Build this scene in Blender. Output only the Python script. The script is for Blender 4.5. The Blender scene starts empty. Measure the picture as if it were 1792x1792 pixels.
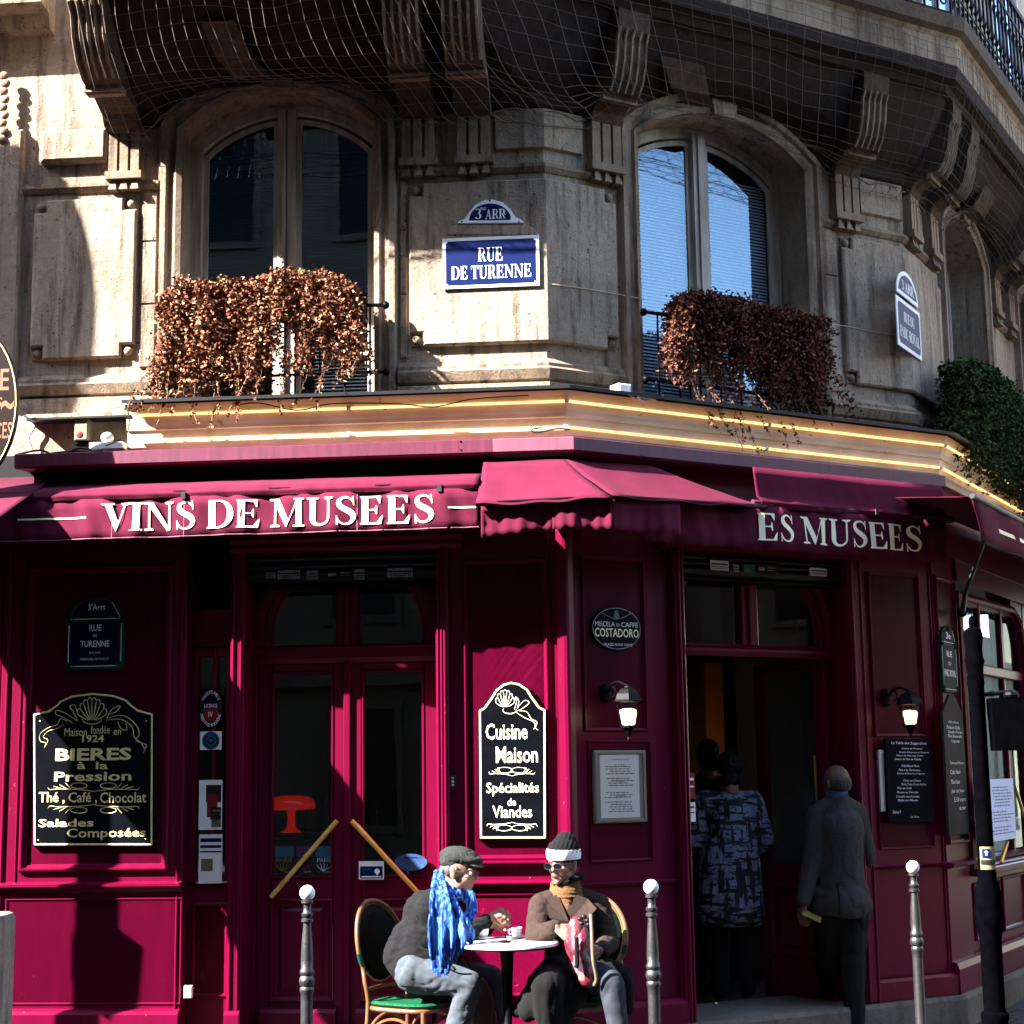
import bpy, bmesh, math, random
from mathutils import Vector, Matrix, noise
from math import sin, cos, pi, radians, sqrt, atan2
random.seed(7)
SC = bpy.context.scene
COL = SC.collection
# ------------------------------------------------------------------ camera, world, sun, exposure
FPX, PITCH, ROLL, CAMH = 2900.0, radians(9.1), math.asin(.014), 1.7
Fv = Vector((0, cos(PITCH), sin(PITCH))); U0 = Vector((0, -sin(PITCH), cos(PITCH))); R0 = Vector((1, 0, 0))
Rv = R0*cos(ROLL) - U0*sin(ROLL); Uv = U0*cos(ROLL) + R0*sin(ROLL)
cam = bpy.data.objects.new('camera', bpy.data.cameras.new('camera')); COL.objects.link(cam)
m = Matrix((Rv, Uv, -Fv)).transposed().to_4x4(); m.translation = (0, 0, CAMH); cam.matrix_world = m
cam.data.sensor_width = 36; cam.data.lens = 36*FPX/1792; cam.data.clip_end = 500; cam.data.clip_start = .05
SC.camera = cam
SUN_AZ, SUN_EL = radians(65.5), radians(37)          # azimuth measured from straight behind the camera towards its left
TO_SUN = Vector((-sin(SUN_AZ)*cos(SUN_EL), -cos(SUN_AZ)*cos(SUN_EL), sin(SUN_EL)))
world = bpy.data.worlds.new('World'); SC.world = world; world.use_nodes = True
wn = world.node_tree.nodes; wn.clear()
sky = wn.new('ShaderNodeTexSky'); sky.sky_type = 'NISHITA'; sky.sun_disc = False
sky.sun_elevation = SUN_EL; sky.sun_rotation = atan2(TO_SUN.x, TO_SUN.y) % (2*pi)
bg = wn.new('ShaderNodeBackground'); bg.inputs[1].default_value = .15
wo = wn.new('ShaderNodeOutputWorld'); world.node_tree.links.new(sky.outputs[0], bg.inputs[0]); world.node_tree.links.new(bg.outputs[0], wo.inputs[0])
sun = bpy.data.objects.new('sun', bpy.data.lights.new('sun', 'SUN')); COL.objects.link(sun)
sun.data.energy = 5.0; sun.data.angle = radians(.5); sun.data.color = (1, .965, .92)
sun.rotation_euler = TO_SUN.to_track_quat('Z', 'Y').to_euler(); sun.location = TO_SUN*30
vs = SC.view_settings; vs.view_transform = 'Standard'; vs.look = 'None'; vs.exposure = 3.38; vs.gamma = 1; vs.use_curve_mapping = False

# ------------------------------------------------------------------ geometry of the place
def ray(px, py):
    return Fv + Rv*((px-896)/FPX) + Uv*((896-py)/FPX)
def atdepth(px, py, Y):
    r = ray(px, py); t = Y/r.y
    return Vector((r.x*t, Y, CAMH+r.z*t))
class Face:
    """a vertical wall plane: x runs along it to the right, y goes into the wall, z is up"""
    def __init__(s, O, yaw):
        s.O = Vector((O[0], O[1], 0)); s.yaw = radians(yaw)
        s.M = Matrix.Translation(s.O) @ Matrix.Rotation(s.yaw, 4, 'Z')
        s.n = Vector((sin(s.yaw), -cos(s.yaw), 0)); s.d = Vector((cos(s.yaw), sin(s.yaw), 0))
    def P(s, px, py, off=0):
        r = ray(px, py); O = s.O + s.n*off
        t = O.dot(s.n)/r.dot(s.n); Q = r*t + Vector((0, 0, CAMH))
        return (Q-s.O).dot(s.d), Q.z
    def R(s, x0, y0, x1, y1, off=0):
        """pixel box -> s0, s1, z0, z1 on the plane"""
        ym, xm = (y0+y1)/2, (x0+x1)/2
        return s.P(x0, ym, off)[0], s.P(x1, ym, off)[0], s.P(xm, y1, off)[1], s.P(xm, y0, off)[1]
W = Face((0, 0), 0)
yA, yB, yC = -5, 30, 60
S1 = atdepth(990, 1100, 9.85)
A = Face(S1, yA); B = Face(S1, yB)
sB, _ = B.P(1640, 1100)
S2 = B.M @ Vector((sB, 0, 0)); C = Face(S2, yC)
K1 = atdepth(955, 500, 10.1); UA = Face(K1, yA); UB = Face(K1, yB)
sUB, _ = UB.P(1580, 500); K2 = UB.M @ Vector((sUB, 0, 0)); UC = Face(K2, yC)
TB1, TB2 = math.tan(radians(17.5)), math.tan(radians(15))

class MB:
    def __init__(s, face=W): s.v = []; s.f = []; s.face = face; s.T = None
    def add(s, pts, faces):
        n = len(s.v)
        M = s.face.M if s.T is None else s.face.M @ s.T
        s.v += [M @ Vector(p) for p in pts]; s.f += [tuple(i+n for i in f) for f in faces]; return s
    def box(s, x0, x1, y0, y1, z0, z1):
        return s.add([(x0,y0,z0),(x1,y0,z0),(x1,y1,z0),(x0,y1,z0),(x0,y0,z1),(x1,y0,z1),(x1,y1,z1),(x0,y1,z1)],
                     [(0,1,5,4),(1,2,6,5),(2,3,7,6),(3,0,4,7),(4,5,6,7),(3,2,1,0)])
    def bbox(s, x0, x1, y0, y1, z0, z1, b=.006):
        """box whose front edges are bevelled"""
        n = [(x0,y1,z0),(x1,y1,z0),(x1,y1,z1),(x0,y1,z1),(x0,y0+b,z0),(x1,y0+b,z0),(x1,y0+b,z1),(x0,y0+b,z1),
             (x0+b,y0,z0+b),(x1-b,y0,z0+b),(x1-b,y0,z1-b),(x0+b,y0,z1-b)]
        f = [(8,9,10,11),(3,2,1,0)]
        for a in (0, 4):
            for i in range(4): f.append((a+i, a+(i+1)%4, a+4+(i+1)%4, a+4+i))
        return s.add(n, f)
    def prism(s, poly, y0, y1):
        """poly in x,z extruded from y0 (front) to y1"""
        k = len(poly)
        p = [(x, y0, z) for x, z in poly] + [(x, y1, z) for x, z in poly]
        return s.add(p, [tuple(range(k)), tuple(range(2*k-1, k-1, -1))] + [(i, k+i, k+(i+1)%k, (i+1)%k) for i in range(k)])
    def rings(s, rs, closed=True, cap0=False, cap1=False):
        k = len(rs[0]); n = len(rs); f = []
        for r in range(n-1):
            for i in range(k if closed else k-1):
                j = (i+1) % k; f.append((r*k+i, r*k+j, (r+1)*k+j, (r+1)*k+i))
        if cap0: f.append(tuple(range(k-1, -1, -1)))
        if cap1: f.append(tuple(range((n-1)*k, n*k)))
        return s.add([p for r in rs for p in r], f)
    def nest(s, poly, steps, cap=True):
        """poly (x,z) inset step by step: [(inset, y)...], last ring capped"""
        rs = [[(x, y, z) for x, z in inset(poly, d)] for d, y in steps]
        return s.rings(rs, cap1=cap)
    def lathe(s, prof, c, n=16, cap=True):
        rs = [[(c[0]+r*cos(2*pi*i/n), c[1]+r*sin(2*pi*i/n), c[2]+z) for i in range(n)] for r, z in prof]
        return s.rings(rs, cap0=cap, cap1=cap)
    def tube(s, pts, r, n=6, cap=True):
        pts = [Vector(p) for p in pts]; k = len(pts); rs = []
        up = Vector((.13, .21, .97)).normalized()
        for i, p in enumerate(pts):
            t = (pts[min(i+1, k-1)] - pts[max(i-1, 0)]).normalized()
            a = t.cross(up)
            if a.length < .1: a = t.cross(Vector((1, 0, 0)))
            a.normalize(); b = t.cross(a); up = b if b.dot(up) > 0 else -b
            a = t.cross(up).normalized(); b = up
            rr = r[i] if isinstance(r, (list, tuple)) else r
            rs.append([tuple(p + a*(rr*cos(2*pi*j/n)) + b*(rr*sin(2*pi*j/n))) for j in range(n)])
        return s.rings(rs, cap0=cap, cap1=cap)
    def ell(s, c, r, nu=12, nv=8, M=None):
        rs = []
        for j in range(nv+1):
            a = -pi/2 + pi*j/nv; ca = max(cos(a), .02)
            ring = [Vector((r[0]*ca*cos(2*pi*i/nu), r[1]*ca*sin(2*pi*i/nu), r[2]*sin(a))) for i in range(nu)]
            if M is not None: ring = [M @ p for p in ring]
            rs.append([tuple(p + Vector(c)) for p in ring])
        return s.rings(rs, cap0=True, cap1=True)
    def sweep(s, prof, x0, x1, m0=0, m1=0):
        """profile [(out, z)] closed, extruded along x; m0,m1 = mitre slopes dx per unit out"""
        a = [(x0+o*m0, -o, z) for o, z in prof]; b = [(x1+o*m1, -o, z) for o, z in prof]
        return s.rings([a, b], cap0=True, cap1=True)

def inset(poly, d):
    k = len(poly); out = []
    area = sum(poly[i][0]*poly[(i+1)%k][1]-poly[(i+1)%k][0]*poly[i][1] for i in range(k))
    sg = 1 if area > 0 else -1
    for i in range(k):
        a, b, c = Vector(poly[i-1]), Vector(poly[i]), Vector(poly[(i+1)%k])
        e1, e2 = (b-a).normalized(), (c-b).normalized()
        n1, n2 = Vector((-e1.y, e1.x))*sg, Vector((-e2.y, e2.x))*sg
        n = n1+n2
        q = 1+n1.dot(n2)
        out.append(tuple(b + n*(d/max(q, .35))))
    return out
def offset_open(path, d):
    """offset an open path (x,z) to its left by d"""
    k = len(path); out = []
    for i in range(k):
        b = Vector(path[i]); e1 = (b-Vector(path[i-1])).normalized() if i else None
        e2 = (Vector(path[i+1])-b).normalized() if i < k-1 else None
        if e1 is None: e1 = e2
        if e2 is None: e2 = e1
        n1, n2 = Vector((-e1.y, e1.x)), Vector((-e2.y, e2.x))
        out.append(tuple(b + (n1+n2)*(d/max(1+n1.dot(n2), .35))))
    return out
def rect(s0, s1, z0, z1): return [(s0, z0), (s1, z0), (s1, z1), (s0, z1)]
def arc_top(sl, sr, zs, za, n=14):
    """segmental arch points left to right"""
    c = (sl+sr)/2; h = (sr-sl)/2; rise = za-zs
    if rise < 1e-4: return [(sl, zs), (sr, zs)]
    R = (h*h+rise*rise)/(2*rise); a = math.asin(min(1, h/R)) if rise <= h else pi-math.asin(h/R)
    return [(c+R*sin(t), za-R+R*cos(t)) for t in [-a+2*a*i/n for i in range(n+1)]]
def spline(pts, n=6):
    P = [Vector(p) for p in pts]; out = []
    for i in range(len(P)-1):
        p0, p1, p2, p3 = P[max(i-1, 0)], P[i], P[i+1], P[min(i+2, len(P)-1)]
        for j in range(n):
            t = j/n; out.append(.5*((2*p1)+(p2-p0)*t+(2*p0-5*p1+4*p2-p3)*t*t+(3*p1-p0-3*p2+p3)*t**3))
    out.append(P[-1]); return out

def finish_mesh(name, v, f, mat, smooth):
    me = bpy.data.meshes.new(name); me.from_pydata([tuple(p) for p in v], [], f); me.validate()
    bm = bmesh.new(); bm.from_mesh(me); bmesh.ops.recalc_face_normals(bm, faces=bm.faces); bm.to_mesh(me); bm.free()
    if mat: me.materials.append(mat)
    if smooth is not None and smooth is not False:
        me.shade_smooth()
        if smooth is not True: me.set_sharp_from_angle(angle=radians(smooth))
    return me
class T:
    """a top-level thing: an Empty at its base that parents its parts"""
    def __init__(s, name, label, cat, face=W, base=(0, 0, 0), group=None, rz=0):
        s.o = bpy.data.objects.new(name, None); COL.objects.link(s.o); s.o.empty_display_size = .1
        s.M = face.M @ Matrix.Translation(base) @ Matrix.Rotation(rz, 4, 'Z')
        s.o.matrix_world = s.M
        s.o.location = s.M.translation; s.o.rotation_euler = s.M.to_euler()
        s.o['label'] = label; s.o['category'] = cat
        if group: s.o['group'] = group
        s.I = s.M.inverted()
    def part(s, name, mb, mat, parent=None, label=None, smooth=None, kind=None):
        me = finish_mesh(name, [s.I @ p for p in mb.v], mb.f, mat, smooth)
        return s.link(name, me, parent, label, kind)
    def link(s, name, me, parent=None, label=None, kind=None):
        o = bpy.data.objects.new(name, me); COL.objects.link(o); o.parent = parent or s.o
        if label: o['label'] = label
        if kind: o['kind'] = kind
        return o
def single(name, mb, mat, label, cat, base, group=None, smooth=None, kind=None):
    M = mb.face.M @ Matrix.Translation(base); I = M.inverted()
    me = finish_mesh(name, [I @ p for p in mb.v], mb.f, mat, smooth)
    o = bpy.data.objects.new(name, me); COL.objects.link(o); o.location = M.translation; o.rotation_euler = M.to_euler()
    if kind: o['kind'] = kind
    if kind != 'structure': o['label'] = label; o['category'] = cat
    if group: o['group'] = group
    return o
def structure(name, mb, mat):
    me = finish_mesh(name, mb.v, mb.f, mat, None)
    o = bpy.data.objects.new(name, me); COL.objects.link(o); o['kind'] = 'structure'; return o
def copy_thing(o, loc=None, label=None):
    def cp(x, par):
        c = x.copy(); COL.objects.link(c)
        c.parent = par
        for ch in [q for q in list(bpy.data.objects) if q.parent == x]: cp(ch, c)
        return c
    c = cp(o, None)
    if loc is not None: c.location = loc
    if label: c['label'] = label
    return c

# ------------------------------------------------------------------ materials
ALB = .33
def mk(name, col, rough=.5, metal=0, var=.12, vscale=6, col2=None, vfac=.5, bump=0, bscale=60, stretch=(1, 1, 1), coat=0, spec=.2, sheen=0,
       spots=None, emit=None, detail=6):
    k_ = 1.0 if (min(col) > .4 or metal > .15) else ALB          # everything but the whites and metals is matched to the bright exposure
    col = tuple(c*k_ for c in col); col2 = tuple(c*k_ for c in col2) if col2 else None
    M = bpy.data.materials.new(name); M.use_nodes = True; N = M.node_tree.nodes; L = M.node_tree.links
    b = N['Principled BSDF']; b.inputs['Roughness'].default_value = rough; b.inputs['Metallic'].default_value = metal
    b.inputs['Coat Weight'].default_value = coat; b.inputs['Specular IOR Level'].default_value = spec
    if sheen: b.inputs['Sheen Weight'].default_value = sheen
    tc = N.new('ShaderNodeTexCoord'); mp = N.new('ShaderNodeMapping'); mp.inputs['Scale'].default_value = stretch
    L.new(tc.outputs['Object'], mp.inputs[0])
    nz = N.new('ShaderNodeTexNoise'); nz.inputs['Scale'].default_value = vscale; nz.inputs['Detail'].default_value = detail; L.new(mp.outputs[0], nz.inputs[0])
    rp = N.new('ShaderNodeValToRGB'); L.new(nz.outputs[0], rp.inputs[0])
    c2 = col2 or tuple(c*(1-var*2) for c in col)
    rp.color_ramp.elements[0].position = vfac-.18; rp.color_ramp.elements[1].position = vfac+.18
    rp.color_ramp.elements[0].color = (*c2, 1); rp.color_ramp.elements[1].color = (*col, 1)
    out = rp.outputs[0]
    if spots:
        sc, thr, scol = spots
        n2 = N.new('ShaderNodeTexNoise'); n2.inputs['Scale'].default_value = sc; n2.inputs['Detail'].default_value = 4; L.new(tc.outputs['Object'], n2.inputs[0])
        r2 = N.new('ShaderNodeValToRGB'); r2.color_ramp.elements[0].position = thr; r2.color_ramp.elements[1].position = thr+.05; L.new(n2.outputs[0], r2.inputs[0])
        mx = N.new('ShaderNodeMix'); mx.data_type = 'RGBA'; L.new(r2.outputs[0], mx.inputs[0]); L.new(out, mx.inputs[6]); mx.inputs[7].default_value = (*scol, 1); out = mx.outputs[2]
    L.new(out, b.inputs['Base Color'])
    if bump:
        n3 = N.new('ShaderNodeTexNoise'); n3.inputs['Scale'].default_value = bscale; n3.inputs['Detail'].default_value = 5; L.new(mp.outputs[0] if stretch != (1,1,1) else tc.outputs['Object'], n3.inputs[0])
        bp = N.new('ShaderNodeBump'); bp.inputs['Strength'].default_value = bump; bp.inputs['Distance'].default_value = .01
        L.new(n3.outputs[0], bp.inputs['Height']); L.new(bp.outputs[0], b.inputs['Normal'])
    if emit:
        b.inputs['Emission Color'].default_value = (*emit[0], 1); b.inputs['Emission Strength'].default_value = emit[1]
    return M
def stone_mat(name, light, dark, stain, streak=.5, holes=True, k=.49):
    light, dark, stain = (tuple(c*k for c in q) for q in (light, dark, stain))
    M = bpy.data.materials.new(name); M.use_nodes = True; N = M.node_tree.nodes; L = M.node_tree.links
    b = N['Principled BSDF']; b.inputs['Roughness'].default_value = .9; b.inputs['Specular IOR Level'].default_value = .2
    tc = N.new('ShaderNodeTexCoord')
    def nse(sc, mapping=None, det=6, rough=.6):
        n = N.new('ShaderNodeTexNoise'); n.inputs['Scale'].default_value = sc; n.inputs['Detail'].default_value = det; n.inputs['Roughness'].default_value = rough
        if mapping:
            mp = N.new('ShaderNodeMapping'); mp.inputs['Scale'].default_value = mapping; L.new(tc.outputs['Object'], mp.inputs[0]); L.new(mp.outputs[0], n.inputs[0])
        else: L.new(tc.outputs['Object'], n.inputs[0])
        return n
    def ramp(src, a, c0, bb, c1):
        r = N.new('ShaderNodeValToRGB'); r.color_ramp.elements[0].position = a; r.color_ramp.elements[1].position = bb
        r.color_ramp.elements[0].color = (*c0, 1); r.color_ramp.elements[1].color = (*c1, 1); L.new(src, r.inputs[0]); return r
    def mix(f, a, c, mode='MIX'):
        m_ = N.new('ShaderNodeMix'); m_.data_type = 'RGBA'; m_.blend_type = mode
        if isinstance(f, float): m_.inputs[0].default_value = f
        else: L.new(f, m_.inputs[0])
        L.new(a, m_.inputs[6])
        if isinstance(c, tuple): m_.inputs[7].default_value = (*c, 1)
        else: L.new(c, m_.inputs[7])
        return m_.outputs[2]
    base = ramp(nse(1.7).outputs[0], .35, dark, .62, light).outputs[0]
    st = ramp(nse(5, (2.2, 2.2, .22), 5, .65).outputs[0], .5, (0,0,0), .68, (streak,)*3)
    base = mix(st.outputs[0], base, stain)
    st2 = ramp(nse(9, (1.5, 1.5, .12), 4).outputs[0], .56, (0,0,0), .7, (streak*.7,)*3)
    base = mix(st2.outputs[0], base, tuple(min(1, c*1.25) for c in light))
    gr = ramp(nse(26).outputs[0], .3, (.72,.70,.68), .7, (1.08,1.06,1.02))
    base = mix(.8, base, gr.outputs[0], 'MULTIPLY')
    if holes:
        h = ramp(nse(42, None, 2).outputs[0], .665, (0,0,0), .70, (1,1,1)); base = mix(h.outputs[0], base, tuple(c*.18 for c in dark))
    L.new(base, b.inputs['Base Color'])
    bn = nse(70, None, 8, .7); bn2 = nse(14)
    ad = N.new('ShaderNodeMath'); ad.operation = 'ADD'; L.new(bn.outputs[0], ad.inputs[0]); L.new(bn2.outputs[0], ad.inputs[1])
    bp = N.new('ShaderNodeBump'); bp.inputs['Strength'].default_value = .8; bp.inputs['Distance'].default_value = .013
    L.new(ad.outputs[0], bp.inputs['Height']); L.new(bp.outputs[0], b.inputs['Normal'])
    return M
def glass_mat(name, ior=1.5, tint=(.9, .93, .95), bump=.02, refl=(1, 1, 1)):
    M = bpy.data.materials.new(name); M.use_nodes = True; N = M.node_tree.nodes; L = M.node_tree.links
    N.remove(N['Principled BSDF']); o = N['Material Output']
    fr = N.new('ShaderNodeFresnel'); fr.inputs[0].default_value = ior
    t = N.new('ShaderNodeBsdfTransparent'); t.inputs[0].default_value = (*tint, 1)
    g = N.new('ShaderNodeBsdfGlossy'); g.inputs['Roughness'].default_value = .01; g.inputs[0].default_value = (*refl, 1)
    ge = N.new('ShaderNodeNewGeometry'); sb = N.new('ShaderNodeMath'); sb.operation = 'SUBTRACT'; sb.use_clamp = True   # the back face of a pane lets everything through
    L.new(fr.outputs[0], sb.inputs[0]); L.new(ge.outputs['Backfacing'], sb.inputs[1])
    nz = N.new('ShaderNodeTexNoise'); nz.inputs['Scale'].default_value = 2.2; tc = N.new('ShaderNodeTexCoord'); L.new(tc.outputs['Object'], nz.inputs[0])
    bp = N.new('ShaderNodeBump'); bp.inputs['Strength'].default_value = bump; bp.inputs['Distance'].default_value = .1; L.new(nz.outputs[0], bp.inputs['Height']); L.new(bp.outputs[0], g.inputs['Normal'])
    x = N.new('ShaderNodeMixShader'); L.new(sb.outputs[0], x.inputs[0]); L.new(t.outputs[0], x.inputs[1]); L.new(g.outputs[0], x.inputs[2]); L.new(x.outputs[0], o.inputs[0])
    return M
m_stone = stone_mat('limestone', (.70, .56, .415), (.48, .36, .26), (.13, .092, .075), .85)
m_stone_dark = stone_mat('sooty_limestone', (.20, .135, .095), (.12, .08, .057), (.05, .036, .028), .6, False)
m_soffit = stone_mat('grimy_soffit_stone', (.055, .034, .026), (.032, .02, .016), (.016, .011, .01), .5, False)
m_carved = stone_mat('carved_limestone', (.60, .45, .32), (.36, .255, .175), (.10, .066, .048), .85, False)
m_step = stone_mat('step_stone', (.30, .27, .24), (.19, .165, .15), (.08, .07, .06), .3, False)
m_paint = mk('burgundy_gloss_paint', (.29, .0008, .050), .33, var=.09, vscale=4, stretch=(3, 3, .5), spec=.16, spots=(46, .715, (.20, .06, .07)))
m_paint2 = mk('burgundy_wood_paint', (.27, .0008, .047), .36, var=.10, vscale=4, stretch=(3, 3, .5), bump=.015, bscale=60, spec=.16)
m_fabric = mk('burgundy_awning_cloth', (.25, .013, .062), .95, var=.14, vscale=5, bump=.25, bscale=300, spec=.15, detail=8)
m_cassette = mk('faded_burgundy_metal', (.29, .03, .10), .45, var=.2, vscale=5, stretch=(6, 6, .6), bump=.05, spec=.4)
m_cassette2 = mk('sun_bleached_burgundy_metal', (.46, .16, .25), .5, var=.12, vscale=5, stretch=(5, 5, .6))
m_cream = mk('cream_cornice_paint', (.70, .545, .405), .6, col2=(.52, .37, .23), vscale=4, stretch=(1, 1, 2), bump=.2, bscale=30, spots=(16, .70, (.16, .10, .06)))
m_black = mk('black_void_fill', (.012, .010, .011), .8, var=.1)  # black fill, stands in for dark rooms and the shade under the cassette
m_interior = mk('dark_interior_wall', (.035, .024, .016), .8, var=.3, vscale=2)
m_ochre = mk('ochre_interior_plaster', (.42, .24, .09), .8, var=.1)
m_iron = mk('black_cast_iron', (.007, .007, .009), .5, metal=.0, spec=.06, var=.3, vscale=20, bump=.15, bscale=60)
m_post = mk('black_post_paint', (.003, .003, .0045), .55, var=.2, vscale=20, spec=.0)
m_bollard = mk('brown_black_bollard_paint', (.032, .026, .030), .45, var=.2, vscale=25, bump=.2, bscale=90, spec=.6)
m_white = mk('white_enamel', (.80, .80, .78), .35, var=.08, vscale=20, bump=.05)
m_wood = mk('weathered_window_paint', (.50, .455, .405), .6, col2=(.26, .22, .18), vscale=6, stretch=(3, 3, .4), bump=.25, bscale=60)
m_glass = glass_mat('shop_glass', 1.5, bump=.006)
m_glass_up = glass_mat('upper_window_glass', 1.9, (.85, .9, .95), .004, (.62, .82, 1))
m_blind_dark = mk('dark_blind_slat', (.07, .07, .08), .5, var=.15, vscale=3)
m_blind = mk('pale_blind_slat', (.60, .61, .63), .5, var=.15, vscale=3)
m_brass = mk('polished_brass', (.90, .58, .13), .28, metal=.5, coat=.3, var=.1, vscale=20)
m_gold = mk('gold_leaf_paint', (.80, .66, .30), .5, metal=.16, var=.12, vscale=30)
m_board = mk('black_sign_board', (.008, .009, .014), .28, var=.2, spec=.10)
m_letter = mk('cream_lettering', (.92, .84, .56), .8, var=.05, vscale=10)
m_blue = mk('cobalt_street_enamel', (.006, .024, .19), .5, var=.15, vscale=6, spec=.1)
m_navy = mk('navy_plaque_enamel', (.006, .012, .06), .6, var=.2, spec=.06)
m_green = mk('dark_green_plaque_frame', (.03, .12, .08), .6, var=.2, spec=.06)
m_sw = mk('white_sign_paint', (.75, .77, .80), .5, var=.06, spec=.1)
m_steel = mk('grey_shutter_steel', (.035, .036, .038), .5, metal=.16, var=.3, vscale=8, stretch=(1, 1, 4), bump=.1)
m_net = mk('pale_net_cord', (.42, .36, .31), .8, var=.1)
m_neon = mk('lit_warm_neon_tube', (.9, .7, .4), .4, emit=((1, .60, .22), .22))
m_lampglow = mk('lit_lantern_glass', (.9, .8, .6), .4, emit=((1, .66, .30), .6))
m_pave = mk('wet_dark_paving', (.10, .10, .11), .6, var=.3, vscale=5, bump=.3, bscale=40)
m_road = mk('asphalt', (.05, .05, .052), .85, var=.2, vscale=12, bump=.4, bscale=200)
m_cable = mk('black_cable', (.02, .02, .022), .5)
m_plastic = mk('pale_plastic', (.62, .61, .56), .5)
# ------------------------------------------------------------------ the corner building, upper storeys
bld = T('corner_building', 'old limestone corner building with arched windows, carved consoles and a netted balcony above the cafe', 'building', W, (K1.x, K1.y, 0))
ZW0, ZW1 = 3.55, 10.2
def zat(face, px, py, off=0): return face.P(px, py, off)[1]
def cpt(K, fL, fR, a, b, z):
    """corner point lying a in front of the left face and b in front of the right one"""
    n1, n2 = fL.n, fR.n; det = n1.x*n2.y-n1.y*n2.x
    return Vector((K.x+(a*n2.y-b*n1.y)/det, K.y+(n1.x*b-n2.x*a)/det, z))
K1v, K2v = Vector((K1.x, K1.y, 0)), Vector((K2.x, K2.y, 0))
zs1, za1 = zat(UA, 340, 232), zat(UA, 480, 158)
w1l, w1r = UA.P(318, 450)[0], UA.P(656, 450)[0]
w2l, w2r = UB.P(1116, 450)[0], UB.P(1408, 450)[0]
w3l = UC.P(1650, 500)[0]; w3r = w3l+1.2; w4l = w3r+1.25; w4r = w4l+1.2
UWIN = [(UA, w1l, w1r), (UB, w2l, w2r), (UC, w3l, w3r), (UC, w4l, w4r)]
def arch_path(l, r, zb=3.6, zs=None, za=None): return [(l, zb)] + arc_top(l, r, zs or zs1, za or za1) + [(r, zb)]
for fc, x0, x1, wins in ((UA, -4.6, 0, [(w1l, w1r)]), (UB, 0, sUB, [(w2l, w2r)]), (UC, 0, 9, [(w3l, w3r), (w4l, w4r)])):
    poly = [(x0, ZW0)]
    for l, r in wins: poly += arch_path(l, r, ZW0)
    poly += [(x1, ZW0), (x1, ZW1), (x0, ZW1)]
    bld.part('stone_wall', MB(fc).prism(poly, 0, .34), m_stone)
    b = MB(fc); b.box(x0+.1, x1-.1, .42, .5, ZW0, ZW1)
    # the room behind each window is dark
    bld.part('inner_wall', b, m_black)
SUR = [(0, .0), (0, -.035), (.035, -.05), (.05, -.03), (.085, -.03), (.10, -.055), (.135, -.055), (.15, -.0)]
for fc, l, r in UWIN:
    path = arch_path(l, r, 3.62)
    rs = []
    for d, y in SUR: rs.append([(x, y, z) for x, z in offset_open(path, d)])
    bld.part('window_surround', MB(fc).rings(rs, closed=False), m_carved, smooth=False)
    c = (l+r)/2
    b = MB(fc).prism([(c-.09, za1-.02), (c+.09, za1-.02), (c+.12, za1+.17), (c-.12, za1+.17)], -.075, -.0)
    bld.part('keystone', b, m_carved)
    # timber window set back in the reveal
    yw = .26
    fr = T  # noqa
    po = [(l-.01, 3.6)] + arc_top(l-.01, r+.01, zs1+.0, za1-.0) + [(r+.01, 3.6)]
    b = MB(fc); out_ = [(x, z) for x, z in po]; inn = offset_open(po, -.06)
    b.rings([[(x, yw+.06, z) for x, z in out_], [(x, yw, z) for x, z in out_], [(x, yw, z) for x, z in inn], [(x, yw+.012, z) for x, z in offset_open(po, -.072)], [(x, yw+.05, z) for x, z in offset_open(po, -.075)]], closed=False)
    win = bld.part('window', b, m_wood)
    b = MB(fc).box(c-.06, c-.006, yw-.03, yw+.05, 3.6, za1-.035); b.box(c+.006, c+.06, yw-.02, yw+.05, 3.6, za1-.035); b.box(c-.006, c+.006, yw, yw+.04, 3.6, za1-.04); b.box(c-.025, c-.008, yw-.045, yw-.03, 3.6, za1-.06)
    bld.part('mullion', b, m_wood, win)
    def archz(x, d=.06):
        h = (r-l)/2; rise = za1-zs1; R = (h*h+rise*rise)/(2*rise)
        return za1-R+sqrt(max(0, (R-d)**2-(x-c)**2))
    for a0, a1 in ((l+.06, c-.06), (c+.06, r-.06)):
        n = 8; top = [(a0+(a1-a0)*i/n, archz(a0+(a1-a0)*i/n, .09)) for i in range(n+1)]
        ring = [(a0, 3.6)]+top+[(a1, 3.6)]
        b = MB(fc); q = offset_open(ring, -.035)
        b.rings([[(x, yw+.03, z) for x, z in ring], [(x, yw+.012, z) for x, z in ring], [(x, yw+.012, z) for x, z in q], [(x, yw+.03, z) for x, z in q]], closed=False)
        bld.part('sash', b, m_wood, win)
        bld.part('pane', MB(fc).prism([(a0, 3.6)]+top+[(a1, 3.6)], yw+.022, yw+.026), m_glass_up, win)
        b = MB(fc); z = 3.62
        while z < zs1+.10:
            w = .003
            t = (.10, .9)
            if z < archz(a0 if abs(a0-c) > abs(a1-c) else a1, .1)+.0 or True:
                x0_, x1_ = a0+.03, a1-.03
                zz = min(archz(x0_), archz(x1_))
                if z < zz-.05: b.add([(x0_, yw+.045, z), (x1_, yw+.045, z), (x1_, yw+.061, z+.019), (x0_, yw+.061, z+.019)], [(0, 1, 2, 3)])
            z += .0235
        bld.part('venetian_blind', b, m_blind_dark if fc is UA else m_blind, win, kind='stuff')
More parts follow.
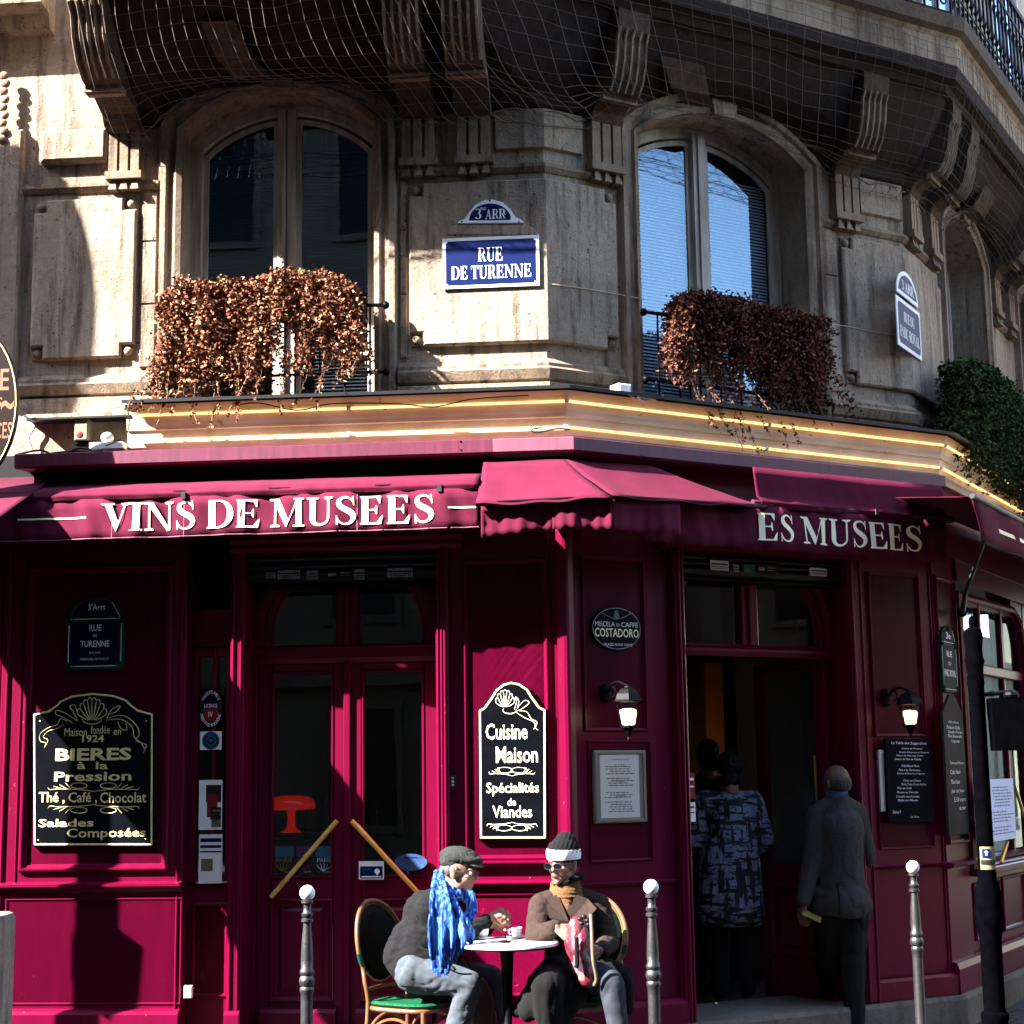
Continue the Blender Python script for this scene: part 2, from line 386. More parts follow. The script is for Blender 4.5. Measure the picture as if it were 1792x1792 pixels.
# plain face fields, string course, ledge and joints
zc = zat(UA, 800, 300); zl = zat(UA, 800, 640)
def band(z0, z1, out, ends, mat, name, prof=None):
    prof = prof or [(0, z0), (out, z0+.02), (out, z1-.015), (0, z1)]
    for fc, a, b_, ma, mb_ in ends: bld.part(name, MB(fc).sweep(prof, a, b_, ma, mb_), mat)
sw_ = .155
segs = [(UA, -3.42, w1l-sw_, 0, 0), (UA, w1r+sw_, 0, 0, TB1), (UB, 0, w2l-sw_, -TB1, 0), (UB, w2r+sw_, sUB, 0, TB2), (UC, 0, w3l-sw_, -TB2, 0), (UC, w3r+sw_, w4l-sw_, 0, 0)]
band(zc-.02, zc+.015, .03, segs, m_carved, 'string_course', [(0, zc-.035), (.012, zc-.03), (.035, zc), (.035, zc+.022), (0, zc+.03)])
band(zl-.1, zl, .08, segs, m_carved, 'base_ledge', [(0, zl-.13), (.05, zl-.11), (.075, zl-.05), (.05, zl-.03), (.05, zl-.01), (0, zl+.03)])
band(3.6, zl-.14, .05, segs, m_stone, 'base_block', [(0, 3.6), (.06, 3.6), (.06, zl-.135), (0, zl-.13)])
# raised fields with stepped corners and rosettes
zt, zb = zat(UA, 800, 322), zat(UA, 800, 606)
def field(fc, x0, x1, notch0, notch1, m0, m1):
    q = .085; d = .045
    poly = []
    poly += [(x0+q, zb), (x0+q, zb+q), (x0, zb+q)] if notch0 else [(x0, zb)]
    left = [(x0, zt-q), (x0+q, zt-q), (x0+q, zt)] if notch0 else [(x0, zt)]
    right = [(x1-q, zt), (x1-q, zt-q), (x1, zt-q)] if notch1 else [(x1, zt)]
    rb = [(x1, zb+q), (x1-q, zb+q), (x1-q, zb)] if notch1 else [(x1, zb)]
    poly = poly + left + right + rb
    b = MB(fc); k = len(poly)
    def out(x, dd): # mitre the outer edge where the field turns the corner
        if m0 and abs(x-x0) < 1e-6: return x+dd*m0
        if m1 and abs(x-x1) < 1e-6: return x+dd*m1
        return x
    b.rings([[(out(x, -0), 0, z) for x, z in poly], [(out(x, d-.012), -(d-.012), z) for x, z in poly], [(out(x, d), -d, z) for x, z in (inset(poly, .012) if not (m0 or m1) else [(px_ if ((m0 and abs(px_-x0) < 1e-6) or (m1 and abs(px_-x1) < 1e-6)) else qx, qz) for (px_, _), (qx, qz) in zip(poly, inset(poly, .012))])]], cap1=True)
    bld.part('raised_panel', b, m_stone)
    for nx, on in ((x0+q/2, notch0), (x1-q/2, notch1)):
        if not on: continue
        for nz in (zb+q/2, zt-q/2):
            b = MB(fc); b.box(nx-q/2+.006, nx+q/2-.006, -.012, .0, nz-q/2+.006, nz+q/2-.006); b.ell((nx, -.012, nz), (.030, .028, .030), 12, 8)
            bld.part('rosette', b, m_carved, smooth=40)
fL0, fL1 = UA.P(60, 480)[0], UA.P(240, 480)[0]
field(UA, fL0, fL1, True, True, 0, 0)
field(UA, UA.P(718, 480)[0], 0, True, False, 0, TB1)
field(UB, 0, UB.P(1075, 480)[0], False, True, -TB1, 0)
field(UB, UB.P(1470, 480)[0], sUB, True, False, 0, TB2)
field(UC, 0, w3l-.24, False, True, -TB2, 0)
# blocks above the string course
zbk0, zbk1 = zat(UA, 130, 288), 5.93
for fc, p0, p1 in ((UA, 78, 192),):
    x0, x1 = fc.P(p0, 240)[0], fc.P(p1, 240)[0]
    bld.part('raised_block', MB(fc).bbox(x0, x1, -.07, 0, zbk0, zbk1, .02), m_stone)
for fc, x0, x1 in ((UA, UA.P(868, 240)[0], 0),):
    bld.part('raised_block', MB(fc).sweep([(0, zc+.12), (.03, zc+.13), (.03, 5.93), (0, 5.93)], x0, 0, 0, TB1), m_stone)
bld.part('raised_block', MB(UB).sweep([(0, zc+.12), (.03, zc+.13), (.03, 5.93), (0, 5.93)], 0, UB.P(1015, 240)[0], -TB1, 0), m_stone)
bld.part('raised_block', MB(UB).sweep([(0, zc+.12), (.03, zc+.13), (.03, 5.93), (0, 5.93)], UB.P(1500, 330)[0], sUB, 0, TB2), m_stone)
# joints between the blocks beside the windows
def joint(fc, x0, x1, z):
    bld.part('stone_block', MB(fc).bbox(x0, x1, -.016, 0, z+.006, min(z+.60, zc-.06), .006), m_stone)
for fc, x0, x1 in ((UA, fL1+.03, w1l-sw_-.01), (UA, w1r+sw_+.01, UA.P(712, 480)[0]), (UB, UB.P(1080, 480)[0], w2l-sw_-.01), (UB, w2r+sw_+.01, UB.P(1464, 480)[0]), (UA, -3.38, fL0-.03)):
    if x1-x0 > .02:
        z = zl+.06
        while z < zc-.1:
            h = min(.42, zc-.045-z)
            bld.part('stone_block', MB(fc).bbox(x0, x1, -.016, 0, z, z+h-.008, .005), m_stone); z += h
# far left pilaster of the same front, with its carved strip and ledge
xl = UA.P(45, 300)[0]
bld.part('corner_pilaster', MB(UA).bbox(-4.4, xl-.005, -.06, 0, 3.62, 5.95, .015), m_stone)
xs = UA.P(0, 200)[0]
b = MB(UA)
for i in range(9):
    z = zat(UA, 10, 250)+i*.055; b.ell((xs+.045+.012*(i % 2), -.065, z), (.034, .02, .03), 8, 6)
bld.part('carved_pendant', b, m_carved, smooth=60)
b = MB(UA); b.sweep([(0, zat(UA, 50, 66)), (.10, zat(UA, 50, 62)), (.12, zat(UA, 50, 40)), (.26, zat(UA, 50, 36)), (.28, zat(UA, 50, 8)), (0, zat(UA, 50, 4))], -4.5, UA.P(97, 40)[0])
bld.part('ledge_moulding', b, m_stone)
b = MB(UA); b.sweep([(0, zat(UA, 50, -60)), (.16, zat(UA, 50, -55)), (.2, zat(UA, 50, -20)), (.2, zat(UA, 50, 2)), (0, zat(UA, 50, 4))], -4.5, UA.P(92, 0)[0])
bld.part('ledge_moulding', b, m_stone)
# balcony: cove, fascia, consoles with triglyphs below
PA, PB = 1.13, .52
COVE = [(0, 5.93), (.07, 5.95), (.10, 6.02), (.24, 6.08), (.42, 6.2), (.58, 6.36), (.72, 6.52), (.80, 6.53), (.83, 6.58), (.96, 6.6), (1.0, 6.69), (1.0, 6.87), (1.05, 6.90), (1.13, 6.93), (1.15, 7.03), (.0, 7.06)]
SL = -2.74
def bay(seg, u):
    """the cove rises over each window arch"""
    if seg == 0: s = SL*(1-u)
    elif seg == 1: s = sUB*u
    else: s = 8.5*u
    for k, (fc, l, r) in enumerate(UWIN):
        if (seg, fc) in ((0, UA), (1, UB), (2, UC)):
            t = (s-(l+r)/2)/((r-l)/2+.16)
            if abs(t) < 1: return sqrt(1-t*t)**.8
    return 0
def bal(o, z, u, seg, eL=0.0):
    a, b_ = o*PA, o*PB
    if z < 6.6: z += .27*bay(seg, u)*max(0, 1-o*1.25)**1.3
    if seg == 0: p, q = UA.M @ Vector((SL+eL, -a, z)), cpt(K1v, UA, UB, a, b_, z)
    elif seg == 1: p, q = cpt(K1v, UA, UB, a, b_, z), cpt(K2v, UB, UC, b_, b_, z)
    else: p, q = cpt(K2v, UB, UC, b_, b_, z), UC.M @ Vector((8.5, -b_, z))
    return p.lerp(q, u)
def balsheet(name, prof, mat, capL=True):
    for seg in range(3):
        b = MB(W); b.rings([[tuple(bal(o, z, u, seg)) for o, z in prof] for u in [i/60 for i in range(61)]], closed=False, cap0=(capL and seg == 0))
        bld.part(name, b, mat)
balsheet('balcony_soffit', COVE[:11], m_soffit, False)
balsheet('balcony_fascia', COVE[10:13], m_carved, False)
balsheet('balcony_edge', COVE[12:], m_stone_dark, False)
bld.part('balcony_end', MB(UA).add([(SL, -o*PA, z) for o, z in COVE], [tuple(range(len(COVE)))]), m_stone)
CON = [(0, 5.90), (.13, 5.93), (.15, 5.955), (.17, 5.99), (.36, 6.06), (.37, 6.02), (.43, 6.01), (.46, 6.05), (.52, 6.06), (.62, 6.13), (.69, 6.25), (.72, 6.38), (.78, 6.44), (.80, 6.5), (.80, 6.6), (.3, 6.5), (0, 6.2)]
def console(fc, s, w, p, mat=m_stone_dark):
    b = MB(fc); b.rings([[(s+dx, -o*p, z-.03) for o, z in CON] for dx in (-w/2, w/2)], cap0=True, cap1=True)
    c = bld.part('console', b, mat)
    b = MB(fc)
    for i in range(5):
        x = s-w/2+.012+(w-.024)*i/4
        b.tube([(x, -o*p-.004, z-.032) for o, z in CON[8:13]], .011, 5)
    bld.part('console_flute', b, m_carved, c, smooth=60)
    b = MB(fc); b.box(s-w/2-.012, s+w/2+.012, -.445*p-.0, -.36*p, 5.985, 6.02); bld.part('console_fillet', b, m_carved, c)
def triglyph(fc, s, w, z1=5.92):
    h0 = z1-.32; n = 3; b = MB(fc)
    b.box(s-w/2, s+w/2, -.03, 0, h0, z1)
    for i in range(n):
        x0 = s-w/2+i*w/n; b.prism([(x0+.006, h0+.02), (x0+w/n-.012, h0+.02), (x0+w/n-.012, z1), (x0+.006, z1)], -.065, -.028)
    b.box(s-w/2-.01, s+w/2+.01, -.085, 0, h0-.03, h0+.02)
    t = bld.part('triglyph', b, m_carved)
    for i in range(3):
        x = s-w/2+(i+.5)*w/3
        b = MB(fc); b.rings([[(x-.012, -.055, h0-.03), (x+.012, -.055, h0-.03), (x+.012, -.02, h0-.03), (x-.012, -.02, h0-.03)], [(x-.028, -.075, h0-.1), (x+.028, -.075, h0-.1), (x+.028, 0, h0-.1), (x-.028, 0, h0-.1)]], cap0=True, cap1=True)
        bld.part('gutta', b, m_carved, t)
for fc, x0, x1, y0, p in ((UA, 195, 252, 250, PA), (UA, 704, 764, 235, PA), (UA, 800, 862, 235, PA), (UB, 1026, 1080, 250, PB), (UB, 1451, 1494, 330, PB), (UC, 1578, 1598, 400, PB), (UC, 1612, 1634, 430, PB)):
    s0, s1 = fc.P(x0, y0)[0], fc.P(x1, y0)[0]
    if fc is UC:
        w = .22; s = (s0+s1)/2
    else: s = (s0+s1)/2; w = s1-s0
    console(fc, s, max(w, .2), p); triglyph(fc, s, w)
for s in (w3r+.35, w3r+.85, w4r+.35): console(UC, s, .22, PB); triglyph(UC, s, .2)
# shallow coffers between the consoles
for seg, us in ((0, (.33, .52)), (1, (.42, .62)), (2, (.2, .3))):
    for u in us[:1] if seg != 1 else us[:1]:
        b = MB(W); du = .045 if seg < 2 else .02
        pr = [(.12, 6.0), (.30, 6.09), (.34, 6.10), (.56, 6.32)]
        b.rings([[tuple(bal(o, z-.03, u+d, seg)) for o, z in pr] for d in (-du, du)], closed=False)
        b.rings([[tuple(bal(o, z, u+d, seg)) for o, z in pr] for d in (-du, -du)], closed=False)
        bld.part('soffit_coffer', b, m_stone_dark)
# roof-side storey behind the railing: a pale window
for fc, l, r in ((UB, 1.4, 2.5), (UC, .8, 1.9), (UC, 3.2, 4.3)):
    b = MB(fc).nest(rect(l, r, 7.2, 9.6), [(0, 0), (0, -.04), (.07, -.05), (.09, .0), (.11, -.006)], cap=False); wv = bld.part('window', b, m_wood)
    bld.part('pane', MB(fc).box(l+.1, r-.1, -.004, -.001, 7.3, 9.5), mk('painted_sky_pane', (.35, .5, .8), .1), wv)  # blue pane colour stands in for the mirrored sky
    bld.part('mullion', MB(fc).box((l+r)/2-.03, (l+r)/2+.03, -.03, -.005, 7.25, 9.55), m_wood, wv)

# iron railing along the balcony
rl = T('balcony_railing', 'black scrolled wrought-iron railing along the edge of the upper balcony', 'railing', W, (K2.x, K2.y, 7.04))
def rail_line(o, z): return [UA.M @ Vector((SL+.05, -o*PA, z)), cpt(K1v, UA, UB, o*PA, o*PB, z), cpt(K2v, UB, UC, o*PB, o*PB, z), UC.M @ Vector((8.4, -o*PB, z))]
for z, r, nm in ((7.10, .014, 'bottom_rail'), (7.32, .009, 'middle_rail'), (7.86, .011, 'middle_rail'), (8.02, .024, 'top_rail')): rl.part(nm, MB().tube(rail_line(.95, z), r, 6), m_iron)
L_ = rail_line(.95, 7.1)
for a, b_ in zip(L_[:-1], L_[1:]):
    d = b_-a; n = int(d.length/.125)
    for i in range(n+1):
        p = a+d*(i/n); b = MB(); b.tube([p, p+Vector((0, 0, .92))], .0095, 5)
        b.lathe([(.005, .28), (.022, .31), (.005, .34)], p, 6); b.lathe([(.005, .60), (.02, .63), (.005, .66)], p, 6)
        rl.part('baluster', b, m_iron)
        if i < n:
            c = p+d*(.5/n); e = d.normalized(); b = MB(); pts = []
            for k in range(22):
                t = k/21*2.4*pi; r = .056*(1-k/30); pts.append(c+e*(r*cos(t))+Vector((0, 0, .11+r*sin(t)*1.5)))
            b.tube(pts, .0075, 4); rl.part('scroll', b, m_iron); b = MB(); pts = []
            for k in range(16):
                t = k/15*2*pi; pts.append(c+e*(.045*cos(t))+Vector((0, 0, .47+.13*sin(t))))
            b.tube(pts, .006, 4); rl.part('oval_link', b, m_iron)

# bird netting hung below the balcony
NET = [(.03, 5.875), (.16, 5.86), (.34, 5.95), (.50, 5.97), (.64, 6.06), (.76, 6.24), (.86, 6.42), (.97, 6.58), (1.03, 6.70), (1.03, 6.86)]
NETS = spline([(o, 0, z) for o, z in NET], 2)
b = MB()
def netpt(v, u, seg):
    o, _, z = NETS[v]
    p = bal(o, z, u, seg, 0 if seg else -.01)
    k = noise.noise(p*1.7)*.05 + noise.noise(p*5)*.018
    p.z += k - .03; return p + Vector((noise.noise(p*3)*.03, 0, 0))
for seg, ln in ((0, 3.0), (1, 3.1), (2, 8.3)):
    n = int(ln/.108)
    for i in range(n+1): b.tube([netpt(v, i/n, seg) for v in range(len(NETS))], .0021, 3, False)
    for v in range(0, len(NETS)): b.tube([netpt(v, i/n, seg) for i in range(n+1)], .0021, 3, False)
# end sheet on the left
for k in range(8): b.tube([UA.M @ Vector((SL-.02+.0*k, -(.1+k*.12)*PA, z+.02*sin(z*9+k))) for z in (5.95+.09*k, 6.35+.05*k, 6.9)], .0021, 3, False)
net = T('bird_netting', 'pale square-mesh bird netting draped under the dark balcony', 'netting', W, (K1.x, K1.y, 5.9))
net.part('net_mesh', b, m_net, kind='stuff')
b = MB()
for seg, ln in ((0, 2.8), (1, 3.0), (2, 4.5)):
    n = int(ln/.30); pts = []
    for i in range(n):
        for k in range(6):
            u = (i+k/6)/n*(ln/8.3 if seg == 2 else 1); pts.append(bal(.06, 5.885+.035*sin(k/6*pi), u, seg))
    b.tube(pts, .006, 4)
net.part('edge_rope', b, m_net)
# ------------------------------------------------------------------ ground and the rest of the street (seen in the panes)
gp = MB(); gp.box(-60, 60, -60, 80, -.2, -.0); structure('road', gp, m_road)
pv = MB(); pv.add([(-12, 8.3, .004), (1.4, 8.3, .004), (4.3, 9.9, .004), (9.5, 18.5, .004), (6.5, 20, .004), (3.2, 12.2, .004), (.5, 10.6, .004), (-12, 11.5, .004), ], [(0, 1, 2, 3, 4, 5, 6, 7)]); pave = structure('pavement', pv, m_pave)
# setts of the pavement where they show at the lower right corner
me = finish_mesh('sett', MB().bbox(-.065, .065, -.05, .05, 0, .03, .0).v, MB().box(-.065, .065, -.05, .05, 0, .012).f[:5] if False else MB().bbox(-.065, .065, -.05, .05, 0, .03, .0).f, m_pave, None)
for i in range(14):
    for j in range(14):
        Q = C.M @ Vector((-.2+j*.14+(i % 2)*.07, -.10-i*.11, .006))
        if Q.x/Q.y < .25: continue
        o = bpy.data.objects.new('sett', me); COL.objects.link(o); o.parent = pave; o.location = Q; o.rotation_euler = (random.uniform(-.02, .02), random.uniform(-.02, .02), C.yaw+random.uniform(-.02, .02))
def plain_block(name, label, fc, w, h, depth, base, wallm, storey=3.1, winm=None):
    t = T(name, label, 'building', fc, (0, 0, 0))
    t.part('wall', MB(fc).box(0, w, 0, depth, 0, h), wallm)
    nx = int(w/2.4); me_f = None
    for i in range(nx):
        for k in range(int(h/storey)):
            x = (i+.5)*w/nx; z = k*storey+.9
            f_ = MB(fc).nest(rect(x-.62, x+.62, z, z+1.95), [(0, 0), (0, -.06), (.1, -.07), (.12, -.02)], cap=False)
            o = t.part('window', f_, wallm)
            t.part('pane', MB(fc).add([(x-.5, -.01, z+.12), (x+.5, -.01, z+.12), (x+.5, -.01, z+1.83), (x-.5, -.01, z+1.83)], [(0, 1, 2, 3)]), m_board, o)
    b = MB(fc)
    for k in range(1, int(h/storey)+1): b.box(0, w, -.18, 0, k*storey-.02, k*storey+.16)
    t.part('cornice', b, wallm, kind='stuff')
m_opp = stone_mat('opposite_stucco', (.24, .20, .15), (.17, .14, .11), (.10, .08, .06), .3, False)
m_opp2 = stone_mat('sunlit_cream_wall', (.62, .52, .34), (.5, .42, .28), (.3, .25, .18), .3, False)
plain_block('building', 'long stone apartment building across the street behind the camera', Face((16, -4), 180), 44, 22, 8, None, m_opp)
plain_block('building', 'low stone building closing the side street on the right', Face((17, 9.5), 262), 15, 8, 7, None, m_opp)
plain_block('building', 'sunlit cream building across the side street on the right', Face((15.5, 27.5), 240), 16, 9, 6, None, m_opp2)
plain_block('building', 'far stone block along the left street', Face((-24, -3), 80), 18, 17, 7, None, m_opp)

# ------------------------------------------------------------------ shopfront
sh = T('cafe_shopfront', 'glossy burgundy panelled cafe shopfront with arched doors wrapping round the corner', 'shopfront', W, (S1.x, S1.y, 0))
def fm(fc, x0, x1, z0, z1, y, w=.035, d=.028, name='panel', rec=.0, mat=None, parent=None):
    """bolection moulding round a field"""
    b = MB(fc).nest(rect(x0, x1, z0, z1), [(0, y), (0, y-d*.6), (w*.25, y-d), (w*.45, y-d), (w*.6, y-d*.45), (w*.8, y-d*.4), (w, y+rec)])
    return sh.part(name, b, mat or m_paint, parent)
def pier(fc, x0, x1, z0, z1, y0=0, y1=.35, name='pilaster', b=.008, mat=None):
    return sh.part(name, MB(fc).bbox(x0, x1, y0, y1, z0, z1, b), mat or m_paint)
def px_x(fc, x, y=1300, off=0): return fc.P(x, y, off)[0]
ZT = 3.20
zpl = A.P(200, 1765)[1]; zd = A.P(200, 1553)[1]
def vreed(fc, x, z0, z1, r=.012, y=0, name='reeded_moulding'):
    sh.part(name, MB(fc).tube([(x, y-r*.3, z0), (x, y-r*.3, z1)], r, 8), m_paint, smooth=60)
def dado(fc, x0, x1, m0=0, m1=0, y=0):
    sh.part('dado_rail', MB(fc).sweep([(-y, zd-.03), (-y+.02, zd-.025), (-y+.028, zd-.005), (-y+.05, zd+.008), (-y+.05, zd+.022), (-y, zd+.035)], x0, x1, m0, m1), m_paint, )
def plinth(fc, x0, x1, m0=0, m1=0, top=None, bot=.0, out=.05, mat=None):
    t = top or zpl
    sh.part('plinth', MB(fc).sweep([(0, bot), (out, bot), (out, t-.03), (out-.02, t-.012), (0, t)], x0, x1, m0, m1), mat or m_paint)
# --- face A
a0 = px_x(A, -120); a1 = px_x(A, 323, 1300); a2 = px_x(A, 403, 1300); a3 = px_x(A, 428, 1300); a4 = px_x(A, 765, 1300); a5 = px_x(A, 787, 1300)
pier(A, px_x(A, -2), a1, 0, ZT, 0, .3, 'panelled_pier')
pier(A, a0, px_x(A, -4), 0, ZT, .02, .3, 'panelled_pier')
p = A.R(42, 990, 300, 1525); fm(A, *p, 0, .045, .03)
fm(A, A.P(8, 1660)[0], A.P(318, 1660)[0], A.P(160, 1758)[1], A.P(160, 1572)[1], 0, .012, .008)
vreed(A, px_x(A, 10), zpl, ZT); vreed(A, px_x(A, 34), zd, ZT, .006)
vreed(A, a1-.03, zpl, ZT, .008)
dado(A, px_x(A, -4), a1); plinth(A, px_x(A, -4), a1)
# narrow side light between the pier and the door jamb
pier(A, a1, a2, 0, A.P(360, 1548, -.12)[1], .12, .3, 'apron_panel')
fm(A, a1+.03, a2-.03, zpl+.05, zd-.1, .12, .02, .012)
pier(A, a1, a2, A.P(360, 1132)[1], 2.75, .14, .3, 'transom_panel')
b = MB(A); zz0, zz1 = A.P(360, 1545)[1], A.P(360, 1132)[1]
b.nest(rect(a1, a2, zz0, zz1), [(0, .13), (0, .10), (.05, .10), (.055, .14)], cap=False); sl_ = sh.part('side_light', b, m_paint)
sh.part('glazing_bar', MB(A).bbox(px_x(A, 364)-.0, px_x(A, 371), .09, .14, zz0, zz1, .004), m_paint, sl_)
sh.part('pane', MB(A).box(a1+.04, a2-.04, .125, .129, zz0+.02, zz1-.02), m_glass, sl_)
pier(A, a1, a2, 2.75, ZT, .16, .3, 'side_recess_head', mat=m_black)
# jambs and door surround
pier(A, a2, a3, 0, ZT, -.03, .3, 'door_jamb'); vreed(A, a2+.02, zpl, ZT, .01, -.03); vreed(A, a3-.02, zpl, ZT, .008, -.03)
pier(A, a4, a5, 0, ZT, -.04, .3, 'door_jamb')
for q in (.014, .036, .055): vreed(A, a4+q, zpl, ZT-.1, .009, -.04)
plinth(A, a2, a3, out=.07); plinth(A, a4, a5, out=.08)
# panelled pier at the corner
pier(A, a5, 0, 0, ZT, .03, .3, 'panelled_pier', .002)
p = A.R(812, 978, 962, 1505, -.03); fm(A, *p, .03, .03, .024)
sh.part('corner_post', MB(A).add([], []).box(-.055, -.0, -.02, .05, 0, ZT), m_paint) if False else None
zm1, zm2 = A.P(880, 1512)[1], A.P(880, 1548)[1]
for z in (zm2, zm1): sh.part('dado_rail', MB(A).sweep([(-.03, z-.02), (-.01, z-.016), (.0, z-.002), (.022, z+.006), (.022, z+.014), (-.03, z+.024)], a5, -.02, 0, 0), m_paint)
fm(A, a5+.05, -.06, zpl+.06, zm2-.05, .03, .02, .014)
plinth(A, a5, 0, 0, TB1)
for x, r in ((px_x(A, 964), .012), (px_x(A, 968), .006)): vreed(A, x, zpl, ZT, r, .03)
b = MB(W); K = Vector((S1.x, S1.y, 0))
b.prism([(0, 0)], 0, 0) if False else None
cs = [cpt(K, A, B, .0, .0, 0)]
def poly_post(pts2, z0, z1, name, mat):
    b = MB(W); b.rings([[(p.x, p.y, z) for p in pts2] for z in (z0, z1)], cap0=True, cap1=True); return sh.part(name, b, mat)
poly_post([A.M @ Vector((-.05, .03, 0)), A.M @ Vector((-.05, -.012, 0)), A.M @ Vector((-.012, -.02, 0)), cpt(K, A, B, .02, .02, 0), B.M @ Vector((.012, -.02, 0)), B.M @ Vector((.05, -.012, 0)), B.M @ Vector((.05, .03, 0))], 0, ZT, 'corner_post', m_paint)
# --- door A
D = .22
def arched_door(fc, x0, x1, ztop, ztr0, ztr1, bot, leaves, D=D):
    """arched frame with fanlight; ztr0..ztr1 the transom bar"""
    c = (x0+x1)/2
    # spandrel board with the arched opening
    ow = (x1-x0)/2-.06; zs = ztr1+.10; za = zs+ow*.92
    arc = [(c+ow*cos(t), zs+(za-zs)*sin(t)) for t in [pi-pi*i/20 for i in range(21)]]
    poly = [(x0, ztr1), (x0, ztop), (x1, ztop), (x1, ztr1), (c+ow, ztr1)]+arc[::-1]+[(c-ow, ztr1)]
    fl = sh.part('fanlight', MB(fc).prism(poly, D, D+.06), m_paint)
    path = [(c-ow, ztr1)]+arc+[(c+ow, ztr1)]
    b = MB(fc); b.rings([[(x, y, z) for x, z in offset_open(path, d)] for d, y in ((.07, D), (.07, D-.02), (.055, D-.03), (.03, D-.03), (.02, D-.015), (0, D-.012), (0, D+.01), (-.035, D+.012), (-.04, D+.03), (-.06, D+.04))], closed=False)
    sh.part('arch_moulding', b, m_paint, fl)
    i_ow = ow-.055
    iarc = [(c+i_ow*cos(t), zs+(za-.055-zs)*sin(t)) for t in [pi-pi*i/20 for i in range(21)]]
    sh.part('pane', MB(fc).prism([(c-i_ow, ztr1)]+iarc+[(c+i_ow, ztr1)], D+.030, D+.034), m_glass, fl)
    sh.part('mullion', MB(fc).bbox(c-.07, c+.07, D-.01, D+.06, ztr1, za, .01), m_paint, fl)
    sh.part('mullion', MB(fc).bbox(c-.02, c+.02, D-.03, D-.01, ztr1, za, .008), m_paint, fl)
    sh.part('transom', MB(fc).sweep([(-D-.06, ztr0), (-D, ztr0), (-D+.02, ztr0+.03), (-D+.02, ztr1-.02), (-D+.035, ztr1-.01), (-D, ztr1+.01), (-D-.06, ztr1+.01)], x0, x1), m_paint)
    return c
zA = lambda y, x=600: A.P(x, y, -D)[1]
ztr0, ztr1 = zA(1160), zA(1130)
xL, xR = a3+.005, a4-.005
c = arched_door(A, xL, xR, zA(1000)+.2, ztr0, ztr1, 0, True)
def glazed_leaf(fc, x0, x1, z1, zg0, zp, hinge, D=D, name='door_leaf', M=None, lower=True):
    b = MB(fc); b.T = M
    st = .085
    b.nest(rect(x0, x1, .02, z1), [(0, D+.05), (0, D+.012), (.006, D+.006)], cap=False)
    lf = None
    def box(*a, bb=.006):
        q = MB(fc); q.T = M; q.bbox(*a, bb); return q
    lf = sh.part(name, box(x0, x0+st, D+.006, D+.05, .02, z1), m_paint2)
    sh.part('stile', box(x1-st, x1, D+.006, D+.05, .02, z1), m_paint2, lf)
    sh.part('rail', box(x0+st, x1-st, D+.006, D+.05, z1-.05, z1), m_paint2, lf)
    sh.part('rail', box(x0+st, x1-st, D+.006, D+.05, zg0-.12, zg0), m_paint2, lf)
    sh.part('rail', box(x0+st, x1-st, D+.006, D+.05, .02, zp), m_paint2, lf)
    q = MB(fc); q.T = M; q.nest(rect(x0+st, x1-st, zp, zg0-.12), [(0, D+.006), (.0, D-.006), (.012, D-.01), (.025, D+.005), (.03, D+.02), (.05, D+.022), (.075, D+.008)])
    sh.part('lower_panel', q, m_paint2, lf)
    q = MB(fc); q.T = M; q.nest(rect(x0+st, x1-st, zg0, z1-.05), [(0, D+.006), (.0, D), (.010, D), (.016, D+.02)], cap=False); sh.part('glazing_bead', q, m_paint2, lf)
    q = MB(fc); q.T = M; q.box(x0+st, x1-st, D+.024, D+.028, zg0, z1-.05); sh.part('pane', q, m_glass, lf)
    return lf
zgl = zA(1536)
for q0, q1 in ((a3-.001, xL+.019), (xR-.019, a4+.001)): sh.part('door_frame', MB(A).bbox(q0, q1, D-.015, D+.06, 0, ztr0, .004), m_paint2)
glazed_leaf(A, xL+.02, c-.003, ztr0, zgl, zA(1752), 0)
glazed_leaf(A, c+.003, xR-.02, ztr0, zgl, zA(1752), 1)
sh.part('astragal', MB(A).bbox(c-.022, c+.022, D-.018, D+.006, .02, ztr0, .006), m_paint2)
for x0, x1 in ((xL+.06, c-.06), (c+.06, xR-.06)):
    sh.part('kick_plinth', MB(A).sweep([(-D, 0), (-D+.05, 0), (-D+.05, zA(1768)-.01), (-D+.03, zA(1768)+.01), (-D, zA(1768)+.02)], x0, x1), m_paint2)
# lintel boxes and roller shutters
def lintel(fc, x0, x1, y0, y1, off=.08):
    s0, s1, z0, z1 = fc.R(x0, y0, x1, y1, off)
    sh.part('lintel_moulding', MB(fc).sweep([(-.1, z0), (off-.03, z0), (off, z0+.02), (off, z0+.05), (off+.03, z0+.07), (off+.03, ZT+.02), (-.1, ZT+.02)], s0, s1), m_paint)
lintel(A, 402, 808, 930, 962); lintel(B, 1166, 1520, 940, 968)
def shutter(fc, x0, x1, y0, y1, label):
    s0, s1, z0, z1 = fc.R(x0, y0, x1, y1, 0)
    t = T('roller_shutter', label, 'shutter', fc, ((s0+s1)/2, .1, z0))
    h = z1-z0; n = 3
    prof = [(0, 0), (0, .0)]
    zz = [z0, z0+h*.48, z0+h*.74, z1]
    for i in range(n):
        t.part('slat', MB(fc).sweep([(-.12, zz[i]), (-.06, zz[i]+.006), (-.045, zz[i]+.02), (-.045, zz[i+1]-.022), (-.06, zz[i+1]-.008), (-.12, zz[i+1]-.004)], s0, s1), m_steel)
    t.part('bottom_rail', MB(fc).sweep([(-.13, z0-.022), (-.035, z0-.022), (-.035, z0-.006), (-.13, z0-.004)], s0, s1), m_iron)
    return t, s0, s1, z0, z1
shA = shutter(A, 429, 762, 966, 1020, 'grey roller shutter with worn stickers, half-lowered over the closed double door')
shB = shutter(B, 1193, 1490, 975, 1014, 'dark roller shutter with stickers above the open doorway')
